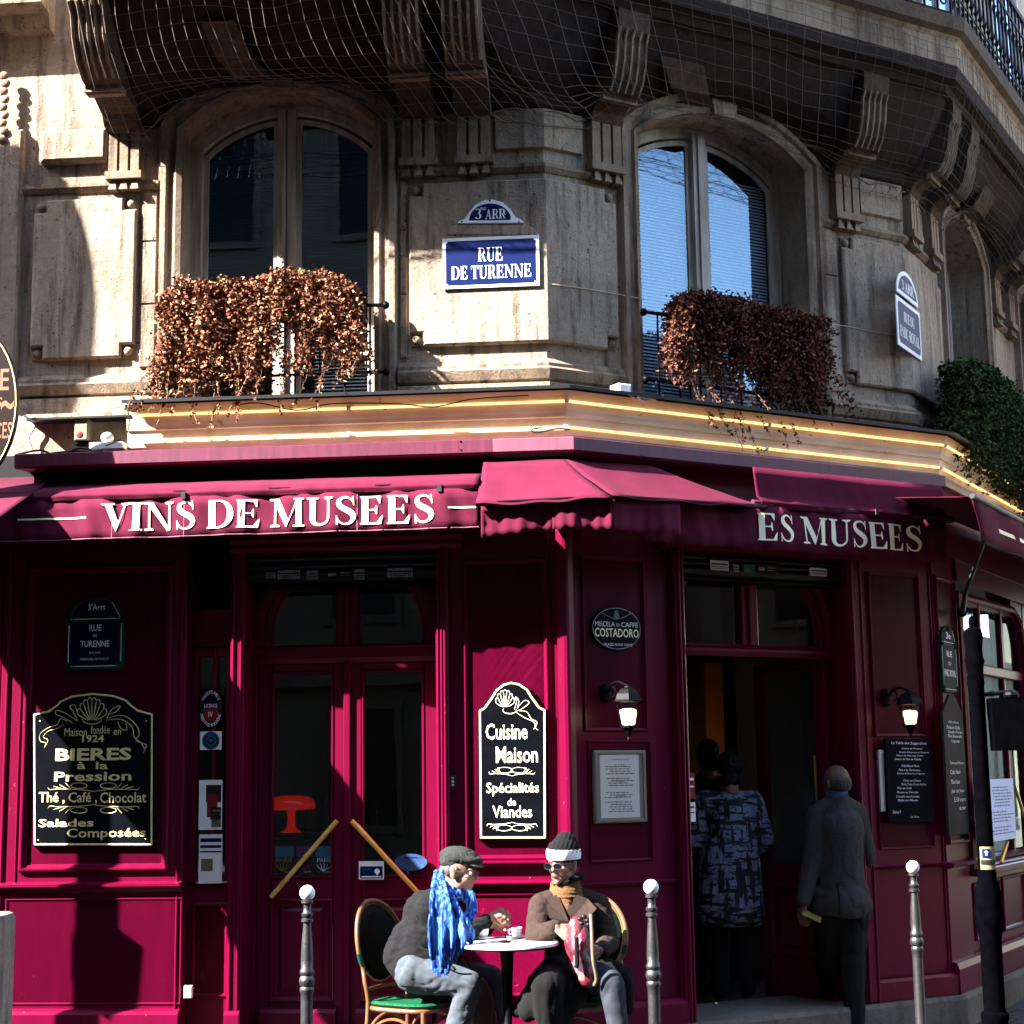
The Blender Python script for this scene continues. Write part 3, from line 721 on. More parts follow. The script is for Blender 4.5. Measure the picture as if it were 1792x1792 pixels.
def sticker(fc, x0, y0, x1, y1, off, mat, nm, label, cat='sticker', grp=None, lines=None):
    s0, s1, z0, z1 = fc.R(x0, y0, x1, y1, off)
    t = T(nm, label, cat, fc, ((s0+s1)/2, -off, z0), grp)
    t.part('paper', MB(fc).box(s0, s1, -off-.001, -off, z0, z1), mat)
    for k, (u0, v0, u1, v1, m_) in enumerate(lines or []):
        t.part('print_block', MB(fc).add([(s0+(s1-s0)*u0, -off-.0016-.0003*k, z1-(z1-z0)*v1), (s0+(s1-s0)*u1, -off-.0016-.0003*k, z1-(z1-z0)*v1), (s0+(s1-s0)*u1, -off-.0016-.0003*k, z1-(z1-z0)*v0), (s0+(s1-s0)*u0, -off-.0016-.0003*k, z1-(z1-z0)*v0)], [(0, 1, 2, 3)]), m_)
    return t
m_pap = mk('worn_white_sticker', (.42, .42, .42), .8, col2=(.12, .12, .12), vscale=40); m_papw = mk('white_paper', (.72, .72, .70), .8, var=.05)
m_dk = mk('printed_black', (.02, .02, .022), .7); m_cy = mk('printed_cyan', (.03, .35, .50), .6, var=.2); m_mag = mk('printed_magenta', (.30, .03, .30), .6); m_yel = mk('printed_yellow', (.6, .5, .04), .6); m_grn = mk('printed_green', (.08, .30, .12), .6); m_red = mk('printed_red', (.5, .02, .03), .6)
ln = [(.05, .3, .95, .45, m_dk), (.05, .6, .95, .68, m_dk), (.05, .78, .95, .84, m_dk)]
G = 'stickers on the shutter boxes'
for i, (x0, y0, x1, y1, f_, tx, mt) in enumerate(((465, 1002, 483, 1012, A, 'small torn sticker, leftmost on the grey shutter over the closed door', m_pap), (486, 998, 525, 1013, A, 'white rectangular sticker left of centre on the shutter over the closed door', m_pap), (537, 999, 556, 1014, A, 'torn scrap of paper near the middle of the shutter over the closed door', m_pap),
        (572, 998, 618, 1012, A, 'black sticker in the middle of the shutter over the closed door', m_dk), (620, 996, 638, 1014, A, 'scratched round sticker beside the black one over the closed door', m_pap), (678, 994, 722, 1010, A, 'torn white sticker at the right end of the shutter over the closed door', m_pap),
        (1243, 981, 1275, 998, B, 'white rectangular sticker at the left of the shutter above the open doorway', m_papw), (1283, 988, 1293, 1001, B, 'small torn sticker on the shutter above the open doorway', m_pap), (1300, 988, 1321, 1003, B, 'green and blue round sticker on the shutter above the open doorway', m_cy),
        (1326, 988, 1360, 1004, B, 'black sticker right of the green one above the open doorway', m_dk), (1417, 994, 1447, 1008, B, 'white rectangular sticker at the right of the shutter above the open doorway', m_papw))):
    lines = ln if mt in (m_pap, m_papw) else ([(.05, .35, .35, .7, m_pap), (.5, .3, .9, .4, m_pap), (.5, .6, .85, .66, m_pap)] if mt is m_dk else [(.1, .5, .6, .9, m_yel), (.4, .2, .8, .5, m_grn)])
    sticker(f_, x0, y0, x1, y1, -.043, mt, 'shutter_sticker', tx, 'sticker', G, lines)
# --- face B
b0 = 0; b1 = px_x(B, 1190); b2 = px_x(B, 1212); b3 = px_x(B, 1492); b4 = px_x(B, 1516); b5 = sB
ZS = .245  # top of the stone step
pier(B, 0, b1, 0, ZT, .03, .3, 'panelled_pier', .002)
pier(B, b1-.03, b2-.045, ZS, ZT, -.03, .3, 'door_jamb'); vreed(B, b1, ZS, ZT, .012, -.03); vreed(B, b1+.028, ZS, ZT-.1, .008, -.03)
p = B.R(1018, 975, 1128, 1280, -.03); fm(B, *p, .03, .022, .02)
p = B.R(1030, 1296, 1140, 1508, -.03); fm(B, *p, .03, .016, .014)
z = B.P(1080, 1547)[1]; 
for z in (B.P(1080, 1547)[1],): sh.part('dado_rail', MB(B).sweep([(-.03, z-.016), (-.014, z-.012), (-.006, z+.004), (-.03, z+.012)], .05, b1-.03), m_paint)
plinth(B, 0, b1, -TB1, 0, out=.035)
pier(B, b3, b4, ZS, ZT, -.03, .3, 'door_jamb'); vreed(B, b3+.02, ZS, ZT, .012, -.03); vreed(B, b4-.02, ZS, ZT, .008, -.03)
pier(B, b4, b5, ZS, ZT, .03, .3, 'panelled_pier', .002)
p = B.R(1522, 1003, 1612, 1290, -.03); fm(B, *p, .03, .024, .022)
p = B.R(1534, 1300, 1630, 1486, -.03); fm(B, *p, .03, .018, .016)
z = B.P(1590, 1515)[1]
sh.part('dado_rail', MB(B).sweep([(-.03, z-.02), (-.012, z-.016), (.004, z+.004), (-.03, z+.016)], b4, b5, 0, TB2*.3), m_paint)
plinth(B, b4, b5, 0, TB2, top=B.P(1600, 1706)[1], bot=ZS, out=.02)
vreed(B, b5-.03, ZS, ZT, .008, .03)
# step
for fc, x0, x1, m0, m1 in ((B, px_x(B, 1130, 1740), b5, 0, TB2), (C, 0, 8, -TB2, 0)):
    sh.part('stone_step', MB(fc).sweep([(-.6 if fc is B else 0, 0), (.07, 0), (.07, ZS-.03), (.055, ZS-.005), (-.6 if fc is B else 0, ZS)], x0, x1, m0, m1), m_step)
# doorway B
zB = lambda y, x=1340: B.P(x, y, -.16)[1]
DB = .16
cB = arched_door(B, b1+.01, b3-.005, zB(990)+.2, zB(1150), zB(1132), 0, False, D=DB)
# left leaf folded inwards, right leaf half open
def leafM(x, ang): return Matrix.Translation((x, DB+.02, 0)) @ Matrix.Rotation(ang, 4, 'Z') @ Matrix.Translation((-x, -DB-.02, 0))
zbg = B.P(1300, 1530)[1]
lwB = (b3-b1)/2-.06
glazed_leaf(B, b1+.06, b1+.06+lwB, zB(1152), zbg, .5, 0, D=DB, M=leafM(b1+.06, radians(62)))
glazed_leaf(B, b3-.05-lwB, b3-.05, zB(1152), zbg, .5, 0, D=DB, M=leafM(b3-.05, radians(-80)))
# --- face C
c0, c1 = 0, C.P(1690, 1300)[0]
pier(C, 0, c1, ZS, ZT+.2, .02, .3, 'panelled_pier', .002)
p = C.R(1645, 1015, 1679, 1478, -.02); fm(C, *p, .02, .03, .024)
zdC = C.P(1680, 1510)[1]
sh.part('dado_rail', MB(C).sweep([(-.02, zdC-.03), (.02, zdC-.02), (.03, zdC+.005), (-.02, zdC+.02)], 0, 8), m_paint)
sh.part('plinth', MB(C).sweep([(-.02, ZS), (.03, ZS), (.03, .40), (.015, .44), (-.02, .45)], 0, 8, -TB2), m_paint)
pier(C, c1, 8, ZS, .98, .04, .3, 'apron', .002)
for i in range(5): fm(C, c1+.1+i*.8, c1+.82+i*.8, .52, .92, .04, .03, .02)
pier(C, c1, 8, 3.05, ZT+.2, .0, .3, 'window_head', .002)
def shop_window(x0, x1, nc):
    zt_, ztr, zb_ = 3.0, C.P(1740, 1172)[1], 1.0
    r = .35
    top = [(x0, zt_-.02)]+[(x1-r+r*sin(t), zt_-r+r*cos(t)) for t in [pi/2*i/8 for i in range(9)]]
    poly = [(x0, zb_), *top, (x1, zb_)]
    b = MB(C).nest(poly, [(0, .06), (0, .0), (.03, -.015), (.05, .0), (.05, .03), (.08, .03), (.085, .06)], cap=False); w = sh.part('shop_window', b, m_paint)
    sh.part('window_head', MB(C).prism([(x1, zt_-r), (x1, 3.06), (x1-r, 3.06)]+[(x1-r+r*sin(t), zt_-r+r*cos(t)) for t in [pi/2*i/8 for i in range(9)]], .02, .06), m_paint, w)
    sh.part('transom', MB(C).bbox(x0+.05, x1-.05, .02, .07, ztr-.05, ztr+.03, .01), m_paint, w)
    for i in range(1, nc):
        x = x0+(x1-x0)*i/nc; sh.part('glazing_bar', MB(C).bbox(x-.03, x+.03, .025, .07, ztr+.03, zt_-.02, .01), m_paint, w)
    x = x0+(x1-x0)*2/3; sh.part('glazing_bar', MB(C).bbox(x-.03, x+.03, .025, .07, zb_+.05, ztr-.05, .01), m_paint, w)
    sh.part('pane', MB(C).prism(inset(poly, .06), .05, .054), m_glass_up, w)
    sh.part('sill', MB(C).bbox(x0, x1, -.05, .06, zb_-.03, zb_+.02, .008), m_paint, w)
shop_window(c1+.04, c1+2.0, 3)
pier(C, c1+2.04, 8, .98, 3.05, .02, .3, 'panelled_pier')
# fascia behind the awnings and the flat top
for fc, x0, x1, m0, m1, z1 in ((A, -4.6, 0, 0, TB1, 3.72), (B, 0, sB, -TB1, TB2, 3.72), (C, 0, 8, -TB2, 0, 3.72)):
    sh.part('fascia', MB(fc).sweep([(-.28, ZT), (.02, ZT), (.02, z1), (-.28, z1)], x0, x1, m0, m1), m_black if fc is A else m_paint)  # black on the left front stands in for the cassette's shadow
# interior
rm = T('cafe_interior', 'dim cafe interior with dark walls and an ochre back wall behind the glass', 'room', W, (1, 12, 0))
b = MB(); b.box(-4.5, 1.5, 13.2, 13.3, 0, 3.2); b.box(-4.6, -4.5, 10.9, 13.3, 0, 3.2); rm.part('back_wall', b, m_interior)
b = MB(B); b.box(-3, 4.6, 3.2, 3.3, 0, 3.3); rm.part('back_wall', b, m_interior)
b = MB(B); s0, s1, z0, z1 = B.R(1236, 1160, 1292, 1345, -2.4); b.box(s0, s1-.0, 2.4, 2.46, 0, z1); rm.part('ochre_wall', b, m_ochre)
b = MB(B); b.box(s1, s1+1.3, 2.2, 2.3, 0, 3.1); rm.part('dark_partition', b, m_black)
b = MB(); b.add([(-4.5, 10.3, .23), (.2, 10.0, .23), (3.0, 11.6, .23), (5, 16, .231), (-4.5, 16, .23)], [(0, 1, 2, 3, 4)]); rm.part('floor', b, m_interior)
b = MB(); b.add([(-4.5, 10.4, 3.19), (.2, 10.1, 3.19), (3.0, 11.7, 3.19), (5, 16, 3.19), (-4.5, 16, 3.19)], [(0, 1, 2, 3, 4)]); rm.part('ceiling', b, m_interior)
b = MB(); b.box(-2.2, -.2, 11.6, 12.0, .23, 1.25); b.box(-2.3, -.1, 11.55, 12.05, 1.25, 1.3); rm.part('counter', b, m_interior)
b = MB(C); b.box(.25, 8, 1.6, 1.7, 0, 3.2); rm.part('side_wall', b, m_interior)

# ------------------------------------------------------------------ cream cornice with neon tubes
cn = T('cream_cornice', 'cream painted shop cornice above the burgundy awning box, with two grooves', 'cornice', W, (S1.x, S1.y, 3.7))
xcl = A.P(222, 735, .1)[0]
CP = [(-.26, 3.69), (.05, 3.69), (.06, 3.715), (.075, 3.735), (.08, 3.81), (.084, 3.835), (.096, 3.840), (.098, 3.862), (.104, 3.88), (.115, 3.93), (.128, 3.962), (.15, 3.99), (-.26, 4.03)]
for fc, x0, x1, m0, m1 in ((A, xcl, 0, 0, TB1), (B, 0, sB, -TB1, TB2), (C, 0, 8, -TB2, 0)):
    cn.part('moulding', MB(fc).sweep(CP, x0, x1, m0, m1), m_cream)
    cn.part('lead_flashing', MB(fc).sweep([(-.26, 4.034), (.205, 3.999), (.205, 3.988), (.212, 3.988), (.212, 4.008), (-.26, 4.045)], x0, x1, m0, m1), m_cable)
Kc = Vector((S1.x, S1.y, 0)); Kd = Vector((S2.x, S2.y, 0))
for i, (o, z, nm) in enumerate(((.135, 3.925, 'upper'), (.095, 3.775, 'lower'))):
    t = T('light_tube', f'glowing warm light tube, the {nm} of the two along the cream cornice', 'light', W, (S1.x, S1.y, z), 'light tubes along the cornice')
    e0, e1 = A.M @ Vector((xcl+.07, -o, z)), cpt(Kc, A, B, o, o, z); e2 = cpt(Kd, B, C, o, o, z); e3 = C.M @ Vector((2.4, -o, z))
    for p, q in ((e0, e1), (e1, e2), (e2, e3)):
        d = (q-p); n = max(1, round(d.length/1.3))
        for k in range(n):
            u, v = p+d*((k+.008)/n), p+d*((k+.992)/n); t.part('tube', MB().tube([u, v], .0085, 6), m_neon)
            t.part('clip', MB().tube([v-d.normalized()*.005, v+d.normalized()*.02], .013, 6), m_plastic)
# ------------------------------------------------------------------ lettering
def tverts(body, offset=0, res=2):
    c = bpy.data.curves.new('t', 'FONT'); c.body = body; c.offset = offset; c.resolution_u = res
    o = bpy.data.objects.new('t', c); me = bpy.data.meshes.new_from_object(o)
    v = [(p.co.x, p.co.y) for p in me.vertices]; f = [tuple(q.vertices) for q in me.polygons]
    bpy.data.objects.remove(o); bpy.data.curves.remove(c); bpy.data.meshes.remove(me)
    return v, f
def text(mb, body, x0, x1, z0, z1, y, offset=.0, bend=None, res=2, shear=0):
    """write body into the box on the plane y (fills it)"""
    v, f = tverts(body, offset, res)
    if not v: return mb
    ax, bx = min(p[0] for p in v), max(p[0] for p in v); az, bz = min(p[1] for p in v), max(p[1] for p in v)
    out = []
    for p in v:
        u, w = (p[0]-ax)/(bx-ax), (p[1]-az)/max(1e-6, bz-az)
        x, z = x0+(x1-x0)*u+shear*w*(z1-z0), z0+(z1-z0)*w
        if bend:
            cx, cz, R, = bend; th = (x-cx)/R; rr = R+(z-cz-R) if R > 0 else R+(z-cz-R)
            x, z = cx+rr*sin(th), cz+rr*cos(th)
        out.append((x, y, z))
    return mb.add(out, f)
def rib(pts, ws):
    """variable width ribbon -> strip"""
    k = len(pts); P = [Vector(p) for p in pts]; L = []; R = []
    for i in range(k):
        t = (P[min(i+1, k-1)]-P[max(i-1, 0)]).normalized(); n = Vector((-t.y, t.x)); w = ws[i] if isinstance(ws, (list, tuple)) else ws
        L.append(P[i]+n*w/2); R.append(P[i]-n*w/2)
    return ('strip', L, R)
def bow(cx, cz, rx, rz, a0, a1, wmin, wmax, n=16):
    pts = []; ws = []
    for i in range(n+1):
        a = radians(a0+(a1-a0)*i/n); pts.append((cx+rx*cos(a), cz+rz*sin(a))); ws.append(wmin+(wmax-wmin)*abs(cos(a))**1.5)
    return rib(pts, ws)
def q(*p): return ('poly', [Vector(a) for a in p])
def serif(x, z, w, up):
    s = -1 if up else 1
    return q((x-w/2, z), (x+w/2, z), (x+w/2, z+s*.045), (x+w*.25, z+s*.075), (x-w*.25, z+s*.075), (x-w/2, z+s*.045))
def stem(x, w, sw=None): 
    sw = sw or w+.17
    return [q((x-w/2, .01), (x+w/2, .01), (x+w/2, .99), (x-w/2, .99)), serif(x, 0, sw, False), serif(x, 1, sw, True)]
def glyph(c):
    T_, t = .20, .07
    if c == 'I': return stem(.2, T_), .42
    if c == 'V': return [q((.06, .99), (.25, .99), (.50, .22), (.405, -.02)), q((.405, -.02), (.47, .10), (.70, .99), (.64, .99)), serif(.15, 1, .38, True), serif(.67, 1, .26, True)], .80
    if c == 'N': return [q((.08, .99), (.27, .99), (.77, .02), (.72, -.02), (.68, -.02)), q((.13, .01), (.185, .01), (.185, .9), (.13, .9)), q((.715, .01), (.77, .01), (.77, .99), (.715, .99)), serif(.157, 0, .26, False), serif(.11, 1, .24, True), serif(.742, 1, .26, True)], .90
    if c == 'D': return stem(.2, T_, .3)[:2]+[q((.1, 1), (.3, 1), (.3, .95), (.1, .95)), rib([(.25, .975), (.40, .975)], .05), rib([(.25, .025), (.40, .025)], .05), bow(.40, .5, .34, .475, 90, -90, .05, .175)], .86
    if c == 'E': return stem(.2, T_, .28)+[rib([(.25, .97), (.62, .97)], .06), q((.52, .97), (.66, 1), (.645, .74), (.62, .74)), rib([(.25, .03), (.64, .03)], .06), q((.52, .03), (.67, 0), (.72, .30), (.69, .30)), rib([(.25, .51), (.50, .51)], .05), q((.47, .51), (.52, .66), (.55, .66), (.55, .36), (.52, .36))], .78
    if c == 'S':
        pts = [(.56, .80), (.50, .90), (.38, .965), (.26, .95), (.165, .87), (.155, .74), (.23, .62), (.38, .52), (.51, .42), (.57, .29), (.53, .14), (.42, .045), (.28, .035), (.17, .11), (.10, .26)]
        ws = [.03, .05, .06, .075, .11, .145, .17, .185, .175, .15, .11, .07, .055, .05, .03]
        k = [tuple(v)[:2] for v in spline([(a, b, 0) for a, b in pts], 3)]; kw = [tuple(v)[0] for v in spline([(a, 0, 0) for a in ws], 3)]
        return [rib(k, kw), q((.535, 1.0), (.575, 1.0), (.60, .68), (.57, .68)), q((.075, .32), (.105, .32), (.125, .0), (.085, .0))], .70
    if c == 'M': return [q((.08, .99), (.27, .99), (.56, .20), (.50, -.0), (.47, -.0)), q((.49, .0), (.54, .13), (.83, .99), (.79, .99)), q((.13, .01), (.18, .01), (.18, .9), (.13, .9)), q((.77, .01), (.935, .01), (.935, .99), (.77, .99)), serif(.155, 0, .26, False), serif(.12, 1, .26, True), serif(.852, 0, .33, False), serif(.86, 1, .30, True)], 1.06
    if c == 'U': return [q((.12, .30), (.285, .30), (.285, .99), (.12, .99)), rib([tuple(v)[:2] for v in spline([(.2, .32, 0), (.215, .16, 0), (.31, .05, 0), (.45, .035, 0), (.58, .09, 0), (.655, .2, 0), (.665, .34, 0)], 3)], [.165, .16, .155, .145, .13, .12, .10, .09, .085, .075, .07, .065, .06, .06, .055, .055, .055, .055, .055]), q((.638, .3), (.693, .3), (.693, .99), (.638, .99)), serif(.2, 1, .34, True), serif(.665, 1, .26, True)], .82
    if c == 'R': return stem(.2, T_, .33)+[rib([(.25, .97), (.42, .97)], .05), rib([(.25, .50), (.42, .50)], .05), bow(.42, .735, .18, .235, 90, -90, .05, .15), q((.38, .5), (.52, .5), (.74, .02), (.58, .0)), serif(.68, 0, .22, False)], .80
    if c == 'T': return stem(.38, T_, .34)[:2]+[rib([(.06, .97), (.70, .97)], .06), q((.05, 1), (.17, .97), (.07, .72), (.045, .72)), q((.71, 1), (.59, .97), (.69, .72), (.715, .72))], .76
    if c == 'A': return [q((.37, 1.02), (.44, 1.02), (.72, .01), (.53, .01)), q((.385, .98), (.42, .86), (.15, .01), (.10, .01)), rib([(.2, .33), (.58, .33)], .05), serif(.12, 0, .25, False), serif(.63, 0, .32, False)], .80
    if c == 'P': return stem(.2, T_, .33)+[rib([(.25, .97), (.42, .97)], .05), rib([(.25, .46), (.42, .46)], .05), bow(.42, .715, .2, .255, 90, -90, .05, .16)], .70
    if c == 'C': return [bow(.43, .5, .32, .475, 50, 310, .05, .17, 22), q((.62, .95), (.66, .95), (.67, .68), (.63, .68))], .76
    if c == 'O': return [bow(.45, .5, .34, .475, 0, 360, .05, .17, 28)], .90
    if c == 'L': return stem(.2, T_, .3)+[rib([(.25, .03), (.62, .03)], .06), q((.5, .03), (.64, 0), (.69, .3), (.66, .3))], .72
    if c == 'Y': return [q((.06, .99), (.24, .99), (.47, .50), (.36, .42)), q((.36, .46), (.44, .50), (.70, .99), (.64, .99)), q((.32, .01), (.485, .01), (.485, .5), (.32, .5)), serif(.15, 1, .34, True), serif(.67, 1, .24, True), serif(.4, 0, .34, False)], .78
    if c == '-': return [rib([(.08, .42), (.36, .42)], .09)], .44
    if c == '.': return [q((.08, .0), (.2, .0), (.2, .12), (.08, .12))], .28
    if c == '3': return [bow(.32, .74, .17, .22, 150, -90, .05, .13), bow(.32, .27, .20, .26, 90, -150, .05, .14)], .62
    if c == 't': return [q((.12, .1), (.2, .1), (.2, .8), (.12, .8)), rib([(.05, .6), (.32, .6)], .06)], .36
    return [], .30
def serif_text(body, x0, x1, z0, z1, emit, y, smallcaps=None, gap=.0):
    """emit(name, MB-builder verts) for every letter; the line fills x0..x1"""
    lay = []; x = 0
    for c in body:
        if c == ' ': x += .24; continue
        g, adv = glyph(c); lay.append((c, g, x)); x += adv+gap
    sx = (x1-x0)/(x-.04); h = z1-z0
    for c, g, gx in lay:
        vv = []; ff = []
        for k, it in enumerate(g):
            yy = y-k*.00025; n = len(vv)
            if it[0] == 'poly':
                vv += [(x0+(gx+p.x)*sx, yy, z0+p.y*h) for p in it[1]]; ff.append(tuple(range(n, n+len(it[1]))))
            else:
                L, R = it[1], it[2]; m_ = len(L)
                vv += [(x0+(gx+p.x)*sx, yy, z0+p.y*h) for p in L]+[(x0+(gx+p.x)*sx, yy, z0+p.y*h) for p in R]
                ff += [(n+i, n+i+1, n+m_+i+1, n+m_+i) for i in range(m_-1)]
        emit(c, vv, ff)

# ------------------------------------------------------------------ awnings
def fold(s, z, amp=1.0, ph=0):
    return amp*(.010*sin(s*9+ph+z*3)+.007*sin(s*21+1.3*ph-z*6)+.012*noise.noise((s*2.2+ph, z*3.1, 2))+.004*sin(s*47+z*11))
def cloth(fc, name, thing, rows, mat=m_fabric, parent=None, amp=1.0, ph=0, n=90, kind=None):
    """rows: list of (start (s,out,z), end (s,out,z)) top to bottom; interpolated and gently folded"""
    rs = []; R_ = []
    for a, c in zip(rows[:-1], rows[1:]):
        for k in range(4): R_.append(tuple(tuple(a[e][i]+(c[e][i]-a[e][i])*k/4 for i in range(3)) for e in (0, 1)))
    R_.append(rows[-1])
    for j, (p0, p1) in enumerate(R_):
        ring = []
        for i in range(n+1):
            u = i/n; s_, o, z = (p0[k]+(p1[k]-p0[k])*u for k in range(3))
            ring.append((s_, -o+fold(s_, z, amp*(min(1, j/4) if name == 'canopy' else 1), ph), z+.004*sin(s_*13+ph)*(j == len(R_)-1)))
        rs.append(ring)
    b = MB(fc); b.rings(rs, closed=False)
    o = thing.part(name, b, mat, parent, smooth=60)
    md = o.modifiers.new('thickness', 'SOLIDIFY'); md.thickness = .003; md.offset = 0
    return o
OA = .40
cs = T('awning_cassette', 'long faded burgundy metal awning box running round the corner under the cream cornice', 'awning box', A, (0, -.2, A.P(600, 797, .26)[1]))
zc0, zc1 = A.P(600, 802, .26)[1], A.P(600, 776, .26)[1]
cp_ = [(.02, zc0+.02), (.24, zc0), (.26, zc0+.012), (.26, zc1-.006), (.25, zc1), (.02, zc1+.01)]
xm = A.P(862, 785, .26)[0]
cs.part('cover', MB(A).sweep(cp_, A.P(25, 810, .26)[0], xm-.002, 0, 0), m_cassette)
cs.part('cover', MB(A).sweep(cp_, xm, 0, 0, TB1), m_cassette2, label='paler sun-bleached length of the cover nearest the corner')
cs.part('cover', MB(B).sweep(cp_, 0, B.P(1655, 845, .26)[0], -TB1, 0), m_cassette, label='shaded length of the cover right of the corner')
for x in (.0,):
    for k in (0, 1): cs.part('rivet', MB(A).ell((xm-.19, -.262, zc0+.03+.05*k), (.006, .004, .006), 8, 6), m_iron)
aw = T('awning', 'folded burgundy awning lettered VINS DE MUSEES above the closed door', 'awning', A, (-1.5, -.3, 3.0))
zt0 = A.P(300, 862, OA)[1]; zt1 = A.P(800, 856, OA)[1]
zb0 = A.P(345, 943, OA)[1]; zb1 = A.P(800, 927, OA)[1]
xa0, xa1 = A.P(-60, 900, OA)[0], A.P(838, 900, OA)[0]
zt = (zt0+zt1)/2
cloth(A, 'canopy', aw, [((xa0, .03, zt+.16), (xa1, .03, zt+.16)), ((xa0, .30, zt+.075), (xa1, .30, zt+.075)), ((xa0, OA-.015, zt+.045), (xa1, OA-.015, zt+.045)), ((xa0, OA+.012, zt+.01), (xa1, OA+.012, zt+.01)), ((xa0, OA, zt-.02), (xa1, OA, zt-.02))], amp=.5)
va = cloth(A, 'valance', aw, [((xa0, OA, zt-.012), (xa1, OA, zt-.012)), ((xa0, OA, zb0), (xa1, OA, zb1))], amp=1, ph=.7, n=160)
b = MB(A); 
for s_ in (xa0+.9, A.P(625, 900, OA)[0], A.P(322, 900, OA)[0]):
    b.rings([[(s_+dx, -OA-.0025+fold(s_, z, 1, .7), z) for z in [zt-.02+(zb0+(zb1-zb0)*(s_-xa0)/(xa1-xa0)+.03-zt)*k/6 for k in range(7)]] for dx in (-.002, .002)], closed=False)
b.rings([[(s_, -OA-.003+fold(s_, zb0+.02, 1, .7), (zb0+(zb1-zb0)*(s_-xa0)/(xa1-xa0))+dz) for s_ in [xa0+(xa1-xa0)*k/80 for k in range(81)]] for dz in (.012, .016)], closed=False)
aw.part('seam_stitching', b, mk('pale_thread', (.9, .30, .45), .9), va)
aw.part('front_bar', MB(A).tube([(xa0, -OA+.015, zt+.015), (xa1, -OA+.015, zt+.015)], .016, 8), m_iron)
for x in (323, 770): 
    s_, z = A.P(x, 858, OA); aw.part('bar_clip', MB(A).box(s_-.012, s_+.012, -OA-.03, -OA+.02, zt-.03, zt+.012), m_steel)
zl0, zl1 = A.P(200, 929, OA+.02)[1], A.P(200, 880, OA+.02)[1]
xl0, xl1 = A.P(178, 905, OA+.02)[0], A.P(760, 890, OA+.02)[0]
def em(fc, thing, off, amp, ph, mat=m_letter, par=None, nm='letter'):
    def f_(c, vv, ff):
        thing.part(nm, MB(fc).add([(x, y+fold(x, z, amp, ph), z) for x, y, z in vv], ff), mat, par)
    return f_
serif_text('VINS DE MUSEES', xl0, xl1, zl0, zl1, em(A, aw, 0, 1, .7, par=va), -OA-.0065)
for x0, x1, y0 in ((28, 150, 907), (784, 832, 887)):
    s0, s1 = A.P(x0, y0, OA+.02)[0], A.P(x1, y0, OA+.02)[0]; z = A.P((x0+x1)/2, y0, OA+.02)[1]; n = 12
    aw.part('painted_rule', MB(A).rings([[(s0+(s1-s0)*k/n, -OA-.005+fold(s0+(s1-s0)*k/n, z, 1, .7), z+dz) for k in range(n+1)] for dz in (-.005, .005)], closed=False), m_letter, va)
# awning on face B
OB = .40
zbt = B.P(1450, 893, OB)[1]; zbb = B.P(1450, 970, OB)[1]
xb0, xb1 = B.P(1150, 900, OB)[0], B.P(1656, 930, OB)[0]
ab = T('awning', 'shaded burgundy awning lettered ES MUSEES above the open doorway', 'awning', B, (1.8, -.3, 3.0))
xk0, xk1 = B.P(1318, 840, .385)[0], B.P(1330, 880, OB)[0]
cloth(B, 'canopy', ab, [((xk0, .385, zc0-.015), (xb1, .385, zc0-.015)), ((xk1-.02, OB-.006, zbt+.05), (xb1, OB-.006, zbt+.05)), ((xk1, OB+.014, zbt+.015), (xb1, OB+.014, zbt+.015)), ((xk1, OB, zbt-.02), (xb1, OB, zbt-.02))], amp=.4)
vb = cloth(B, 'valance', ab, [((xb0-.55, OB, zbt-.01), (xb1, OB, zbt-.01)), ((xb0-.55, OB, zbb), (xb1, OB, zbb))], amp=1.0, ph=2.1, n=120)
ab.part('front_bar', MB(B).tube([(xk1-.05, -OB+.01, zbt+.01), (xb1+.05, -OB+.01, zbt+.01)], .02, 8), m_cassette)
ab.part('end_cap', MB(B).tube([(xb1+.03, -OB+.01, zbt+.01), (xb1+.07, -OB+.01, zbt+.01)], .026, 8), m_steel)
s_ = B.P(1530, 893, OB)[0]; ab.part('bar_clip', MB(B).box(s_-.012, s_+.012, -OB-.03, -OB+.02, zbt-.006, zbt+.03), m_steel)
zl0, zl1 = B.P(1470, 955, OB+.02)[1], B.P(1470, 908, OB+.02)[1]
serif_text('ES MUSEES', B.P(1326, 920, OB+.02)[0], B.P(1616, 945, OB+.02)[0], zl0, zl1, em(B, ab, 0, 1, 2.1, par=vb), -OB-.0065)
# separate corner awning covering the gap
ac = T('corner_awning', 'short bright burgundy corner awning bulging over the gap between the two lettered awnings', 'awning', W, (S1.x, S1.y-.4, 3.0))
P1 = A.M @ Vector((A.P(846, 808, .24)[0], -.24, A.P(846, 808, .24)[1])); P2 = atdepth(990, 804, 9.62); P3 = B.M @ Vector((B.P(1140, 816, .24)[0], -.24, B.P(1140, 816, .24)[1]))
Q1 = A.M @ Vector((A.P(832, 881, .56)[0], -.56, A.P(832, 881, .56)[1])); Q2 = atdepth(1072, 868, 9.26); Q3 = B.M @ Vector((B.P(1342, 886, .44)[0], -.44, B.P(1342, 886, .44)[1]))
QL = atdepth(950, 880, 9.25)
def facet(P, Q, name, sag=.03, n=16, ph=0):
    rs = []
    for j in range(9):
        v = j/8; ring = []
        for i in range(n+1):
            u = i/n; p = P[0].lerp(P[1], u).lerp(Q[0].lerp(Q[1], u), v)
            p = p + Vector((0, 0, -sag*sin(v*pi)*.6 - sag*.5*sin(u*pi)*v + .008*noise.noise(p*6)+.006*sin(u*17+ph)*v)); ring.append(tuple(p))
        rs.append(ring)
    o = ac.part(name, MB().rings(rs, closed=False), m_fabric, smooth=50); md = o.modifiers.new('t', 'SOLIDIFY'); md.thickness = .004; return o
facet((P1, P2), (Q1, Q2), 'canopy'); facet((P2, P3), (Q2, Q3), 'canopy', .02, ph=1)
